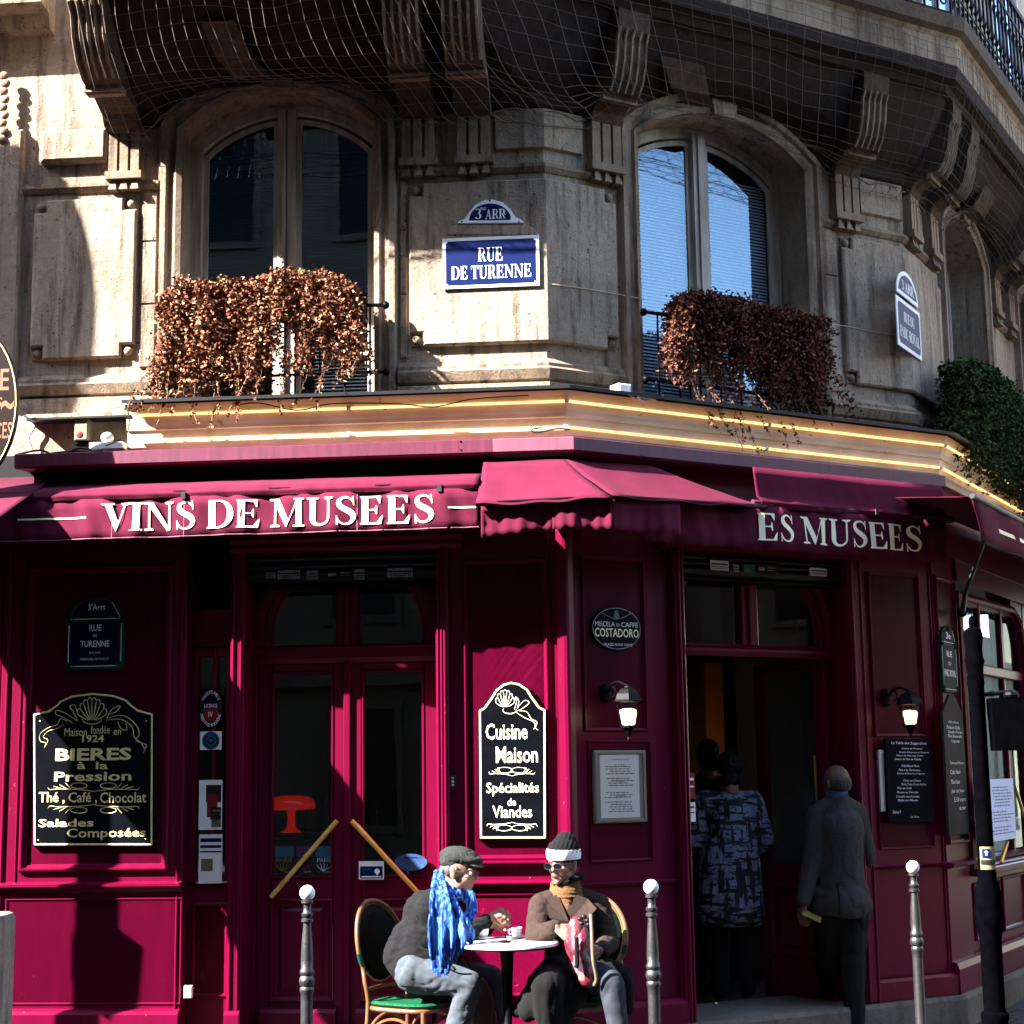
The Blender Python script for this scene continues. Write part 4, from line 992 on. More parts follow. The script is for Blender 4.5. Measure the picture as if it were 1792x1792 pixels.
def drop(p, px, py): return p + Vector((0, 0, -(py-proj_y(p))/FPX*p.y))
def proj_y(p):
    d = p-Vector((0, 0, CAMH)); return 896-FPX*Uv.dot(d)/Fv.dot(d)
def valpiece(pa, pb, hy0, hy1, ph, out=0):
    rs = []
    n = 24
    for j in range(6):
        v = j/5; ring = []
        for i in range(n+1):
            u = i/n; p = pa.lerp(pb, u); z1 = p.z; z0 = p.z-(hy0+(hy1-hy0)*u)
            q_ = Vector((p.x, p.y, z1+(z0-z1)*v)); k = min(1, v*2)
            q_.y += -out + k*(.014*sin(u*9+ph)+.010*noise.noise((u*5, v*2, ph))+.005*sin(u*31))
            q_.z += .003*sin(u*19+ph)*v; ring.append(tuple(q_))
        rs.append(ring)
    o = ac.part('valance', MB().rings(rs, closed=False), m_fabric, smooth=60); md = o.modifiers.new('t', 'SOLIDIFY'); md.thickness = .003
M1 = Q1.lerp(Q2, .56)
back = Vector((.0, .06, -.0))
valpiece(Q1+back+Vector((.03, 0, 0)), M1+back, .19, .165, 0); valpiece(M1+back+Vector((0, -.02, .0)), Q2+back*1.2, .165, .185, 2)
valpiece(Q2+back*1.2, (Q2.lerp(Q3, .42))+Vector((0, .03, 0)), .185, .2, 4)
ac.part('front_bar', MB().tube([Q1+Vector((0, .03, .0)), Q2+Vector((0, .03, 0)), Q3+Vector((0, .03, 0))], .014, 6), m_iron)
# awning of the right-hand facade
OC = .62
c_s0, c_z1 = C.P(1703, 868, OC); 
ad = T('awning', 'burgundy awning with a white stripe over the right-hand side window', 'awning', C, (c_s0, -.4, 3.0))
zc1_ = C.P(1792, 921, OC)[1]; cz = (c_z1+zc1_)/2; czb = C.P(1760, 962, OC)[1]
cloth(C, 'canopy', ad, [((c_s0+.3, .05, cz+.10), (7, .05, cz+.22)), ((c_s0, OC-.02, cz+.01), (7, OC-.02, cz+.01))], amp=.4, n=40)
vc = cloth(C, 'valance', ad, [((c_s0, OC, cz), (7, OC, cz)), ((c_s0+.16, OC, czb), (7, OC, czb))], amp=.7, ph=3, n=60)
ad.part('front_bar', MB(C).tube([(c_s0-.03, -OC, cz+.01), (7, -OC, cz+.01)], .018, 8), m_steel)
zz = C.P(1764, 933, OC+.02)[1]; ad.part('white_stripe', MB(C).rings([[(C.P(1733, 915, OC+.02)[0]+k*.4, -OC-.005+fold(C.P(1733, 915, OC+.02)[0]+k*.4, zz, .7, 3), zz+dz) for k in range(14)] for dz in (-.012, .012)], closed=False), m_letter, vc)
e0 = C.M @ Vector((C.P(1724, 942, OC-.05)[0], -OC+.05, C.P(1724, 942, OC-.05)[1])); e1 = C.M @ Vector((C.P(1684, 1072, .05)[0], -.05, C.P(1684, 1072, .05)[1]))
em_ = e0.lerp(e1, .72)+(e1-e0).cross(Vector((0, 0, 1))).normalized()*-.02
ad.part('folding_arm', MB().tube([e0, em_, e1], [.012, .016, .02], 8), m_steel)
ad.part('arm_bracket', MB().ell(e1, (.035, .035, .035), 10, 8), m_iron)
# extended awning of the neighbouring shop, on the left
sN, zN = A.P(95, 832, .05)
an = T('awning', 'sunlit edge of the neighbouring shop\'s fully extended burgundy awning at the far left', 'awning', A, (sN-1.2, 0, 3.0))
cloth(A, 'canopy', an, [((sN-1.35, .02, zN), (sN, .02, zN)), ((sN-1.35, 1.6, zN-.72), (sN, 1.6, zN-.72))], amp=.6, n=30)
cloth(A, 'valance', an, [((sN-1.35, 1.6, zN-.72), (sN, 1.6, zN-.72)), ((sN-1.35, 1.6, zN-.95), (sN, 1.6, zN-.95))], amp=.8, n=30)
an.part('front_bar', MB(A).tube([(sN-1.35, -1.58, zN-.71), (sN, -1.58, zN-.71)], .02, 8), m_steel)
an.part('folding_arm', MB(A).tube([(sN-.1, -.05, zN-.25), (sN-.5, -.8, zN-.5), (sN-.1, -1.56, zN-.72)], .018, 6), m_steel)

# ------------------------------------------------------------------ signs
def outline(fc, pts, off): return [fc.P(x, y, off) for x, y in pts]
def smooth_outline(pts): return pts
BO = .03
def board(name, label, fc, pts, y, depth, border, cat='sign', mat=m_board, bmat=m_gold, bw=.012, bin_=.010):
    poly = outline(fc, pts, -y+depth)
    cx = sum(p[0] for p in poly)/len(poly); z0 = min(p[1] for p in poly)
    t = T(name, label, cat, fc, (cx, y, z0))
    yf = y-depth
    bd = t.part('board', MB(fc).nest(poly, [(0, y), (0, yf+.004), (.004, yf)]), mat)
    if border:
        i0, i1 = inset(poly, bin_), inset(poly, bin_+bw)
        t.part('gold_border', MB(fc).rings([[(x, yf-.0005, z) for x, z in i0], [(x, yf-.0022, z) for x, z in inset(poly, bin_+.002)], [(x, yf-.0022, z) for x, z in inset(poly, bin_+bw-.002)], [(x, yf-.0005, z) for x, z in i1]]), bmat)
    return t, yf
def btext(t, fc, off, body, x0, y0, x1, y1, mat=m_gold, offset=.012, bend=None, shear=0, nm='lettering', res=2):
    s0, s1, z0, z1 = fc.R(x0, y0, x1, y1, off)
    z0l, z0r = fc.P(x0, y1, off)[1], fc.P(x1, y1, off)[1]
    b = MB(fc); text(b, body, s0, s1, z0, z1, -off-.0008, offset, bend, res, shear)
    return t.part(nm, b, mat)
def flourish(t, fc, off, curves, r=.0022, mat=m_gold, nm='ornament'):
    b = MB(fc)
    for c_ in curves:
        P = [Vector((*fc.P(x, y, off), 0)) for x, y in c_]
        k = [Vector((v.x, -off-.001, v.y)) for v in spline(P, 4)]
        n = len(k); b.tube(k, [r*(.45+.55*sin(pi*(i+.3)/n)) for i in range(n)], 4)
    t.part(nm, b, mat, kind='stuff')
off1 = .03
t1, _ = board('menu_sign', 'large black and gold arched sign reading BIERES a la Pression on the left pier', A,
    [(57, 1482), (56, 1248), (84, 1241), (98, 1231), (104, 1224), (125, 1215), (162, 1210), (200, 1214), (222, 1222), (230, 1230), (243, 1240), (270, 1247), (269, 1482)], 0, .03, True, bin_=.009, bw=.011)
o_ = .031
for body, x0, y0, x1, y1, of in (('Maison', 113, 1274, 152, 1288, .0), ('fondée', 159, 1270, 192, 1284, .0), ('en', 199, 1277, 212, 1286, .0), ('1924', 144, 1286, 182, 1299, .02), ('BIERES', 97, 1309, 230, 1331, .03), ('à', 135, 1333, 150, 1346, .015), ('la', 168, 1333, 189, 1346, .015),
        ('Pression', 95, 1350, 230, 1367, .02), ('Thé ,', 68, 1386, 113, 1407, .012), ('Café ,', 120, 1386, 170, 1407, .012), ('Chocolat', 175, 1386, 256, 1405, .012), ('Salades', 67, 1433, 164, 1447, .02), ('Composées', 117, 1449, 255, 1470, .012)):
    btext(t1, A, o_, body, x0, y0, x1, y1, offset=of)
def arc_px(cx, cy, rx, ry, a0, a1, n=9): return [(cx+rx*cos(radians(a0+(a1-a0)*i/n)), cy-ry*sin(radians(a0+(a1-a0)*i/n))) for i in range(n+1)]
def shell(cx, cy, w, h, n=9):
    out = []
    for i in range(n):
        a = radians(20+140*i/(n-1)); out.append([(cx+w*.12*cos(a), cy-h*.1), (cx+w*.32*cos(a), cy-h*.55*sin(a)), (cx+w*.5*cos(a), cy-h*sin(a))])
        if i: 
            a2 = radians(20+140*(i-1)/(n-1)); am = (a+a2)/2; out.append([(cx+w*.5*cos(a), cy-h*sin(a)), (cx+w*.56*cos(am), cy-h*1.1*sin(am)), (cx+w*.5*cos(a2), cy-h*sin(a2))])
    return out
def scrollpair(cx, cy, w, up=1):
    o = []
    for s in (-1, 1):
        o.append([(cx, cy+3*up), (cx+s*w*.3, cy), (cx+s*w*.75, cy-1*up), (cx+s*w*.95, cy-0*up), (cx+s*w, cy-4*up)])
        o.append(arc_px(cx+s*w*.32, cy-7*up, 14, 5, 90 if s > 0 else 90, 90-s*420, 14)[::1])
        for k in range(3): o.append([(cx+s*w*(.5+.1*k), cy-2*up), (cx+s*w*(.62+.13*k), cy-(12-3*k)*up)])
    return o
flourish(t1, A, o_, shell(161, 1264, 52, 40)+[arc_px(161, 1258, 17, 9, 180, 360), [(136, 1262), (128, 1245), (122, 1236), (131, 1234), (135, 1246)], [(186, 1262), (194, 1243), (210, 1235), (204, 1245), (190, 1250)],
    [(136, 1262), (118, 1250), (100, 1243), (98, 1250), (112, 1256), (128, 1266)], [(118, 1262), (106, 1258), (100, 1268), (84, 1274), (70, 1285), (71, 1297), (80, 1300), (78, 1308)], [(112, 1268), (100, 1275), (84, 1280), (76, 1290), (84, 1295), (79, 1306)],
    [(190, 1256), (215, 1252), (236, 1266), (244, 1284), (238, 1296), (256, 1304), (250, 1319)], [(188, 1260), (212, 1259), (231, 1272), (235, 1290), (247, 1300), (253, 1310), (257, 1302)], [(206, 1262), (212, 1275), (222, 1277), (220, 1264)]], .0026)
flourish(t1, A, o_, scrollpair(164, 1382, 80, 1)+scrollpair(164, 1411, 80, -1), .0024)
for x, y in ((70, 1262), (256, 1262), (67, 1470), (255, 1468)): 
    s_, z = A.P(x, y, o_); t1.part('screw', MB(A).ell((s_, -o_, z), (.005, .003, .005), 8, 5), m_brass)
t2, _ = board('menu_sign', 'tall black and gold arched sign reading Cuisine Maison, right of the closed door', A,
    [(838, 1470), (836, 1242), (846, 1236), (856, 1222), (866, 1206), (880, 1195), (894, 1191), (910, 1194), (925, 1204), (935, 1220), (946, 1235), (957, 1241), (958, 1470)], .03, .035, True, bin_=.008, bw=.012)
o2 = .006
for body, x0, y0, x1, y1, of in (('Cuisine', 850, 1266, 923, 1294, .01), ('Maison', 868, 1306, 941, 1335, .01), ('Spécialités', 851, 1369, 943, 1393, .008), ('de', 888, 1397, 903, 1410, .01), ('Viandes', 862, 1410, 931, 1431, .008)): btext(t2, A, o2, body, x0, y0, x1, y1, offset=of, mat=m_letter)
flourish(t2, A, o2, shell(884, 1240, 34, 30, 8)+[arc_px(892, 1243, 12, 6, 150, 380), [(900, 1242), (904, 1228), (902, 1220), (908, 1226), (906, 1240)], [(905, 1240), (918, 1226), (926, 1230), (914, 1240), (905, 1244)], [(908, 1244), (922, 1246), (930, 1258), (940, 1264), (936, 1272), (942, 1278)], [(904, 1247), (918, 1256), (932, 1262), (938, 1270), (934, 1276)]], .0024, m_letter)
flourish(t2, A, o2, scrollpair(896, 1355, 40, 1)+scrollpair(896, 1442, 44, -1), .002, m_letter)
# enamel street plaques on the stone
def plaque(name, label, fc, off, x0, y0, x1, y1, bw=.022):
    s0, s1, z0, z1 = fc.R(x0, y0, x1, y1, off); t = T(name, label, 'street sign', fc, ((s0+s1)/2, -off, z0))
    t.part('plate', MB(fc).nest(rect(s0, s1, z0, z1), [(0, -off+.009), (0, -off+.003), (.002, -off)]), m_sw)
    q_ = bw*.55; a, b_, c_, d_ = s0+bw, s1-bw, z0+bw, z1-bw
    f_ = [(a+q_, c_), (b_-q_, c_), (b_-q_, c_+q_), (b_, c_+q_), (b_, d_-q_), (b_-q_, d_-q_), (b_-q_, d_), (a+q_, d_), (a+q_, d_-q_), (a, d_-q_), (a, c_+q_), (a+q_, c_+q_)]
    t.part('blue_field', MB(fc).prism(f_, -off-.0012, -off-.0002), m_blue)
    return t, s0, s1, z0, z1
def semem(t, fc, mat=m_sw): return lambda c, vv, ff: t.part('letter', MB(fc).add(vv, ff), mat)
offp = .062
ps, s0, s1, z0, z1 = plaque('street_sign', 'blue enamel street plaque reading RUE DE TURENNE on the corner stonework', UA, offp, 774, 414, 944, 503)
R_ = UA.R(836, 433, 880, 457, offp); serif_text('RUE', R_[0], R_[1], R_[2], R_[3], semem(ps, UA), -offp-.0016)
R_ = UA.R(789, 464, 930, 487, offp); serif_text('DE TURENNE', R_[0], R_[1], R_[2], R_[3], semem(ps, UA), -offp-.0016)
def lunette(name, label, fc, off, pts, pts2):
    poly = outline(fc, pts, off); t = T(name, label, 'street sign', fc, (sum(p[0] for p in poly)/len(poly), -off, min(p[1] for p in poly)))
    t.part('plate', MB(fc).nest(poly, [(0, -off+.02), (0, -off+.004), (.003, -off)]), m_sw)
    t.part('blue_field', MB(fc).prism(outline(fc, pts2, off), -off-.0012, -off-.0002), m_blue); return t
pl = lunette('street_sign', 'small blue half-round plaque reading 3me ARRt above the RUE DE TURENNE plaque', UA, offp,
    [(800, 391), (803, 386), (812, 384), (820, 372), (832, 358), (848, 350), (862, 349), (880, 354), (893, 366), (902, 380), (912, 384), (917, 390)], [(821, 386)]+[(858-37*cos(radians(a)), 386-30*sin(radians(a))) for a in range(12, 175, 12)]+[(893, 385)])
R_ = UA.R(829, 365, 842, 383, offp); serif_text('3', R_[0], R_[1], R_[2], R_[3], semem(pl, UA), -offp-.0016)
R_ = UA.R(849, 366, 884, 383, offp); serif_text('ARR', R_[0], R_[1], R_[2], R_[3], semem(pl, UA), -offp-.0016)
R_ = UA.R(841, 363, 850, 368, offp); b = MB(UA); text(b, 'me', R_[0], R_[1], R_[2], R_[3], -offp-.0016); pl.part('letter', b, m_sw)
R_ = UA.R(881, 367, 885, 376, offp); b = MB(UA); text(b, 't', R_[0], R_[1], R_[2], R_[3], -offp-.0016); pl.part('letter', b, m_sw)
for x, y in ((857, 351), (808, 388), (908, 388), (797, 412), (925, 410)):
    s_, z = UA.P(x, y, offp); pl.part('screw', MB(UA).ell((s_, -offp, z), (.006, .006, .006), 8, 5), m_iron)
# plaster patch left above the plaque
bld.part('mortar_patch', MB(UA).nest(outline(UA, [(780, 413), (784, 400), (800, 392), (916, 391), (935, 400), (944, 413)], .045), [(0, -.045), (.01, -.052)]), m_stone)
ps2, s0, s1, z0, z1 = plaque('street_sign', 'weathered blue plaque reading RUE DU PARC-ROYAL on the receding right wall', UC, offp, 1571, 533, 1611, 616, .03)
h = z1-z0; serif_text('RUE DU', s0+(s1-s0)*.28, s1-(s1-s0)*.28, z0+h*.56, z0+h*.76, semem(ps2, UC), -offp-.0016); serif_text('PARC-ROYAL', s0+(s1-s0)*.1, s1-(s1-s0)*.1, z0+h*.22, z0+h*.44, semem(ps2, UC), -offp-.0016)
cxp, czp = (s0+s1)/2, z1+.03; wv = (s1-s0)/2
t = T('street_sign', 'faded blue half-round plaque above the RUE DU PARC-ROYAL plaque', 'street sign', UC, (cxp, -offp, czp))
hp = [(cxp-wv*.9*cos(radians(a)), czp+.2*sin(radians(a))) for a in range(0, 181, 15)]
t.part('plate', MB(UC).nest(hp, [(0, -offp+.009), (0, -offp)]), m_sw); t.part('blue_field', MB(UC).prism(inset(hp, .03), -offp-.0012, -offp-.0002), m_blue)
serif_text('3 ARR', cxp-wv*.5, cxp+wv*.5, czp+.045, czp+.12, semem(t, UC), -offp-.0016)
# plaques on the shopfront
def paris_plaque(label, fc, off, x0, x1, ycap, ysh, y1, lines, frm=m_green, arch=False):
    s0, s1, z0, zs = fc.R(x0, ysh, x1, y1, off); zt_ = fc.P((x0+x1)/2, ycap, off)[1]
    t = T('street_plaque', label, 'street sign', fc, ((s0+s1)/2, -off, z0)); c = (s0+s1)/2; w = s1-s0
    poly = [(s0, z0), (s1, z0), (s1, zs)]+[(c+w*.46*cos(radians(a)), zs+(zt_-zs)*sin(radians(a))) for a in range(10, 171, 16)]+[(s0, zs)]
    t.part('frame', MB(fc).nest(poly, [(0, -off+.02), (0, -off+.004), (.004, -off)]), frm)
    t.part('navy_field', MB(fc).prism(rect(s0+w*.09, s1-w*.09, z0+w*.09, zs-w*.05), -off-.0012, -off-.0002), m_navy)
    cap = inset([(s0+w*.08, zs+.008)]+[(c-w*.42*cos(radians(a)), zs+(zt_-zs)*.9*sin(radians(a))) for a in range(14, 167, 16)]+[(s1-w*.08, zs+.008)], .006)
    t.part('navy_field', MB(fc).prism(cap, -off-.0012, -off-.0002), m_navy)
    b = MB(fc)
    for p, q_ in (((s0+w*.06, zs), (s1-w*.06, zs)), ((s0+w*.07, z0+w*.06), (s1-w*.07, z0+w*.06)), ((s1-w*.05, z0+w*.12), (s1-w*.05, zs-w*.08)), ((s0+w*.05, z0+w*.12), (s0+w*.05, zs-w*.08)), ((c+w*.28, zs+(zt_-zs)*.74), (s1-w*.08, zs+.01))):
        b = MB(fc); b.tube([(p[0], -off-.001, p[1]), (q_[0], -off-.001, q_[1])], .0022, 5); t.part('bead', b, m_sw)
    for x, z in ((s0+w*.06, z0+w*.06), (s1-w*.06, z0+w*.06), (s0+w*.06, zs-w*.02), (s1-w*.06, zs-w*.02), (c, zt_-w*.05)):
        b = MB(fc)
        b.tube([(x+w*.065*cos(a), -off-.003, z+w*.065*sin(a)) for a in [2*pi*i/12 for i in range(13)]], .003, 5); b.ell((x, -off-.002, z), (w*.03, .004, w*.03), 8, 5); t.part('rosette', b, frm)
    for body, fx0, fx1, v0, v1, o3 in lines:
        H = zt_-z0; b = MB(fc); text(b, body, s0+w*fx0, s0+w*fx1, z0+H*v0, z0+H*v1, -off-.0018, o3); t.part('lettering', b, m_sw)
    return t
paris_plaque('dark green-framed plaque reading RUE DE TURENNE on the left burgundy pier', A, .02, 115, 217, 1044, 1083, 1172,
    [('3ᵉArrᵗ' if False else "3'Arrt", .37, .67, .815, .90, .01), ('RUE', .40, .61, .53, .615, .01), ('DE', .465, .535, .445, .485, 0), ('TURENNE', .25, .75, .31, .395, .01), ('1611-1675', .41, .60, .215, .245, 0), ('MARECHAL DE FRANCE', .26, .74, .13, .16, 0)])
paris_plaque('narrow green-framed plaque reading RUE DU PARC ROYAL on the angled pier at the right', C, .02, 1649, 1675, 1096, 1125, 1212,
    [('3e', .35, .65, .80, .90, .01), ('RUE', .33, .67, .53, .62, .01), ('DU', .42, .58, .41, .46, 0), ('PARC ROYAL', .12, .88, .24, .34, .01)], frm=m_green)
# oval coffee plaque
s0, s1, z0, z1 = B.R(1035, 1062, 1122, 1138, -.01); c = (s0+s1)/2; cz_ = (z0+z1)/2; rx, rz = (s1-s0)/2, (z1-z0)/2
t = T('coffee_plaque', 'oval black plaque reading COSTADORO above the left wall lantern', 'sign', B, (c, .01, z0))
ov = [(c+rx*cos(2*pi*i/32), cz_+rz*sin(2*pi*i/32)) for i in range(32)]
t.part('board', MB(B).nest(ov, [(0, .03), (0, .012), (.004, .008)]), m_board)
t.part('rim_line', MB(B).rings([[(x, .0072, z) for x, z in inset(ov, .006)], [(x, .0072, z) for x, z in inset(ov, .010)]]), m_pap)
for body, a, b_, v0, v1, o3, mt in (('MISCELA', -.86, -.08, .08, .30, .0, m_sw), ('DI', -.02, .10, .10, .24, 0, m_sw), ('CAFFE', .18, .86, .08, .30, 0, m_sw), ('COSTADORO', -.88, .88, -.40, .0, .012, m_letter), ('RUE PIETRO MICCA TORINO' if False else 'PALAZZO NUOVO TORINO', -.52, .62, -.80, -.68, 0, m_sw)):
    bb = MB(B); text(bb, body, c+rx*a, c+rx*b_, cz_+rz*v0, cz_+rz*v1, .0070, o3); t.part('lettering', bb, mt)
bb = MB(B); bb.prism([(c-.014, cz_+rz*.85), (c-.008, cz_+rz*.78), (c, cz_+rz*.86), (c+.008, cz_+rz*.78), (c+.014, cz_+rz*.85), (c+.012, cz_+rz*.72)]+[(c+.02*cos(radians(a)), cz_+rz*.58+.02*sin(radians(a))) for a in range(30, -211, -30)]+[(c-.012, cz_+rz*.72)], .005, .0072); t.part('crest', bb, mk('pale_crest', (.35, .5, .5), .5))
bb = MB(B); bb.tube([(c+rx*u, .0065, cz_+rz*(.42+.28*abs(u)**1.3*2)) for u in [-.65+.065*i for i in range(21)]], .0018, 4); t.part('ribbon', bb, m_pap)
# menu boards on face B
def lined_paper(t, fc, s0, s1, z0, z1, y, n, mat, seed=1, gaps=(), hand=False, mar=.12):
    rr = random.Random(seed); b = MB(fc); w = s1-s0; h = z1-z0; k = 0
    for i in range(n):
        if i in gaps: continue
        z = z1-h*(mar+.8*(i+.5)/n); hh = h*.8/n*.34; x = s0+w*rr.uniform(.12, .3); xe = s1-w*rr.uniform(.12, .3)
        while x < xe:
            l = w*rr.uniform(.04, .12)
            if hand:
                pts = []; m_ = max(3, int(l/(w*.018)))
                for j in range(m_): pts.append((x+l*j/m_, y-.0008, z+hh*(.5+.8*rr.random()*(1 if j % 2 else -1))))
                b.tube(pts, h*.0028, 3)
            else: b.add([(x, y, z), (x+l, y, z), (x+l, y, z+hh), (x, y, z+hh)], [(0, 1, 2, 3)])
            x += l+w*.02
    t.part('handwriting' if hand else 'print', b, mat, kind='stuff')
s0, s1, z0, z1 = B.R(1041, 1313, 1131, 1440, .0)
t = T('menu_display', 'pale framed printed menu under the left wall lantern', 'menu', B, ((s0+s1)/2, .0, z0))
t.part('frame', MB(B).nest(rect(s0, s1, z0, z1), [(0, .03), (0, .0), (.008, -.006), (.020, -.006), (.024, .002)]), mk('pale_menu_frame', (.50, .46, .38), .5, var=.05))
t.part('paper', MB(B).add([(s0+.04, .0012, z0+.03), (s1-.05, .0012, z0+.03), (s1-.05, .0012, z1-.025), (s0+.04, .0012, z1-.025)], [(0, 1, 2, 3)]), mk('menu_paper', (.50, .47, .42), .8, var=.03))
for body, u0, u1, v0, v1 in (('FORMULE MIDI', .34, .66, .865, .885), ('', 0, 0, 0, 0), ('ENTREES', .40, .60, .79, .805), ('PLATS', .43, .57, .56, .575), ('DESSERTS', .40, .60, .36, .375)):
    if body: 
        bb = MB(B); text(bb, body, s0+(s1-s0)*u0, s0+(s1-s0)*u1, z0+(z1-z0)*v0, z0+(z1-z0)*v1, .0004); t.part('heading', bb, m_dk)
lined_paper(t, B, s0+.03, s1-.05, z0+.03, z1-.05, .0006, 20, mk('grey_print', (.22, .21, .2), .8), 3, (4, 9, 10, 14), mar=.12)
# chalkboard leaning on the right pier, hiding part of another frame
s0, s1, z0, z1 = B.R(1541, 1312, 1560, 1420, -.0)
t = T('menu_display', 'pale framed menu mostly hidden behind the chalkboard', 'menu', B, (s0, .0, z0))
t.part('frame', MB(B).nest(rect(s0, s0+.30, z0, z1), [(0, .03), (0, .005), (.02, .0), (.024, .008)]), m_plastic)
def chalk(name, label, fc, x0, y0, x1, y1, off, seed, n, gaps, top=None, mat=m_board, title=None, rows=()):
    s0, s1, z0, z1 = fc.R(x0, y0, x1, y1, off); t = T(name, label, 'chalkboard', fc, ((s0+s1)/2, -off, z0))
    poly = rect(s0, s1, z0, z1) if not top else [(s0, z0), (s1, z0)]+[(s0+(s1-s0)*a, z1-(z1-z0)*b_) for a, b_ in top]
    t.part('board', MB(fc).nest(poly, [(0, -off+.02), (0, -off+.003), (.003, -off)]), mat)
    lined_paper(t, fc, s0, s1, z0, z1, -off-.001, n, m_sw, seed, gaps, True, .08)
    for body, u0, u1, v0, v1 in rows:
        bb = MB(fc); text(bb, body, s0+(s1-s0)*u0, s0+(s1-s0)*u1, z0+(z1-z0)*v0, z0+(z1-z0)*v1, -off-.001, -.004, shear=.25); t.part('handwriting_line', bb, m_sw)
    return t, s0, s1, z0, z1
m_slate = mk('blue_black_slate', (.012, .014, .026), .75, spec=.04, var=.3, vscale=9)
t, s0, s1, z0, z1 = chalk('chalkboard', 'black chalkboard of handwritten dishes under the right wall lantern', B, 1551, 1293, 1632, 1440, .02, 4, 1, (0,), mat=m_slate,
    rows=(('La Table des Suggestions', .12, .88, .925, .965), ('Soupe de Poisson', .34, .78, .87, .895), ("Salade d'Asperge et Saumon", .28, .92, .825, .85), ('Filets de Hareng Fume', .22, .80, .785, .81), ('Gateau de Foie de Volaille', .18, .75, .745, .77),
          ('Cabillaud Roti', .32, .70, .665, .69), ('Pate a la Carbonara', .26, .72, .615, .64), ('Emince de Boeuf aux Oignons', .22, .82, .57, .595), ('Tarte au Citron', .34, .72, .49, .515), ('Tarte Tatin Creme fraiche', .30, .84, .445, .47), ('Riz au Lait', .22, .52, .40, .425), ('Mousse au Chocolat', .20, .66, .35, .375), ('Crumble aux Pommes', .18, .68, .30, .325), ('Baba au Rhum', .22, .64, .255, .28), ('Entree 9', .10, .26, .11, .15), ('La Table', .48, .66, .06, .08)))
t.o.rotation_euler.rotate_axis('Y', radians(1.0))
t, *_ = chalk('chalkboard', 'tall narrow grey-brown chalkboard with wavy top on the angled pier at the right', C, 1655, 1216, 1690, 1462, .03, 8, 1, (0,), top=[(1, .12), (.85, .09), (.75, .05), (.6, .0), (.4, .0), (.25, .05), (.15, .09), (0, .14)],
    mat=mk('brown_slate', (.10, .078, .074), .7, spec=.06), rows=(('Menu du Jour', .25, .75, .785, .81), ('Poisson Grille', .15, .8, .75, .775), ('Steak Frites', .2, .9, .72, .74), ('Riz Basmati', .2, .85, .69, .71), ('Legumes', .35, .75, .65, .675), ('Tartes aux Pommes', .2, .9, .50, .52), ('Cafe Noir', .2, .7, .43, .46), ('The Noir', .2, .65, .36, .39), ('Jus de Jour', .2, .85, .29, .325), ('5,50 euro', .3, .9, .23, .265), ('8,90', .55, .85, .17, .195)))
# papers on the door glass of the side window
s0, s1, z0, z1 = C.R(1722, 1362, 1777, 1470, .12)
for lab, x0, x1, y0, y1, of in (('pale blue typed menu sheet right of the iron signal post', 1727, 1775, 1363, 1471, .16), ('sliver of a pale menu sheet left of the iron signal post', 1709, 1716, 1363, 1468, .10)):
    s0, s1, z0, z1 = C.R(x0, y0, x1, y1, of); t = T('menu_sheet', lab, 'menu', C, ((s0+s1)/2, -of, z0)); t.part('paper', MB(C).box(s0, s1, -of-.003, -of, z0, z1), mk('blue_white_paper', (.55, .62, .85), .6, var=.03)); lined_paper(t, C, s0, s1, z0, z1, -of-.0036, 16, mk('faint_print', (.30, .36, .55), .8), 5, (7, 12))
b = MB(C); p0, p1 = C.P(1776, 1376, .12), C.P(1794, 1440, .12); b.tube([(p0[0], -.12, p0[1]), (p1[0]+.3, -.12, p1[1]-.25)], .012, 8)
single('brass_bar', b, m_brass, 'slanting brass bar handle at the right frame edge beside the blue-white sheet', 'handle', (p0[0], -.12, p0[1]), smooth=60)
p0, p1 = C.P(1763, 1472, .12), C.P(1752, 1510, .12); b = MB(C); b.tube([(p0[0], -.12, p0[1]), (p1[0], -.12, p1[1])], .014, 8)
single('menu_bracket', b, m_brass, 'short brass bracket below the pale blue menu sheet', 'bracket', (p0[0], -.12, p1[1]), smooth=60)
# things stuck to the panes
sticker(A, 348, 1365, 389, 1452, -.09, m_papw, 'window_poster', 'white and black poster in the lower half of the narrow side light', 'poster', None, [(.3, .1, .95, .45, m_dk), (.35, .28, .8, .75, m_red), (.5, .55, .95, .8, m_dk), (.6, .6, .9, .64, m_yel), (.55, .8, .95, .95, mk('mottled_print', (.4, .4, .36), .8, var=.4, vscale=90))])
sticker(A, 348, 1460, 389, 1546, -.09, m_papw, 'window_poster', 'white striped poster at the foot of the narrow side light', 'poster', None, [(.05, .08, .95, .16, m_blue), (.05, .22, .95, .28, m_blue), (.05, .34, .95, .37, m_dk), (.1, .5, .6, .75, mk('ochre_print', (.45, .38, .2), .8))])
tw = sticker(A, 350, 1280, 388, 1312, -.09, m_papw, 'window_sticker', 'square blue ringed sticker in the narrow side light', 'sticker')
s_, z = A.P(369, 1296, -.089)
for k, (r, mt) in enumerate(((.055, m_cy), (.044, m_blue), (.034, m_cy), (.024, m_navy), (.012, m_cy))): tw.part('ring', MB(A).prism([(s_+r*cos(2*pi*i/20), z+r*sin(2*pi*i/20)) for i in range(20)], .0885-.0006*k, .0887-.0006*k), mt)
s_, z = A.P(369, 1240, -.09)
tl = T('licence_sticker', 'oval VILLE DE PARIS licence sticker in the narrow side light', 'sticker', A, (s_, .09, z-.1))
ov = [(s_+.072*cos(2*pi*i/28), z+.118*sin(2*pi*i/28)) for i in range(28)]
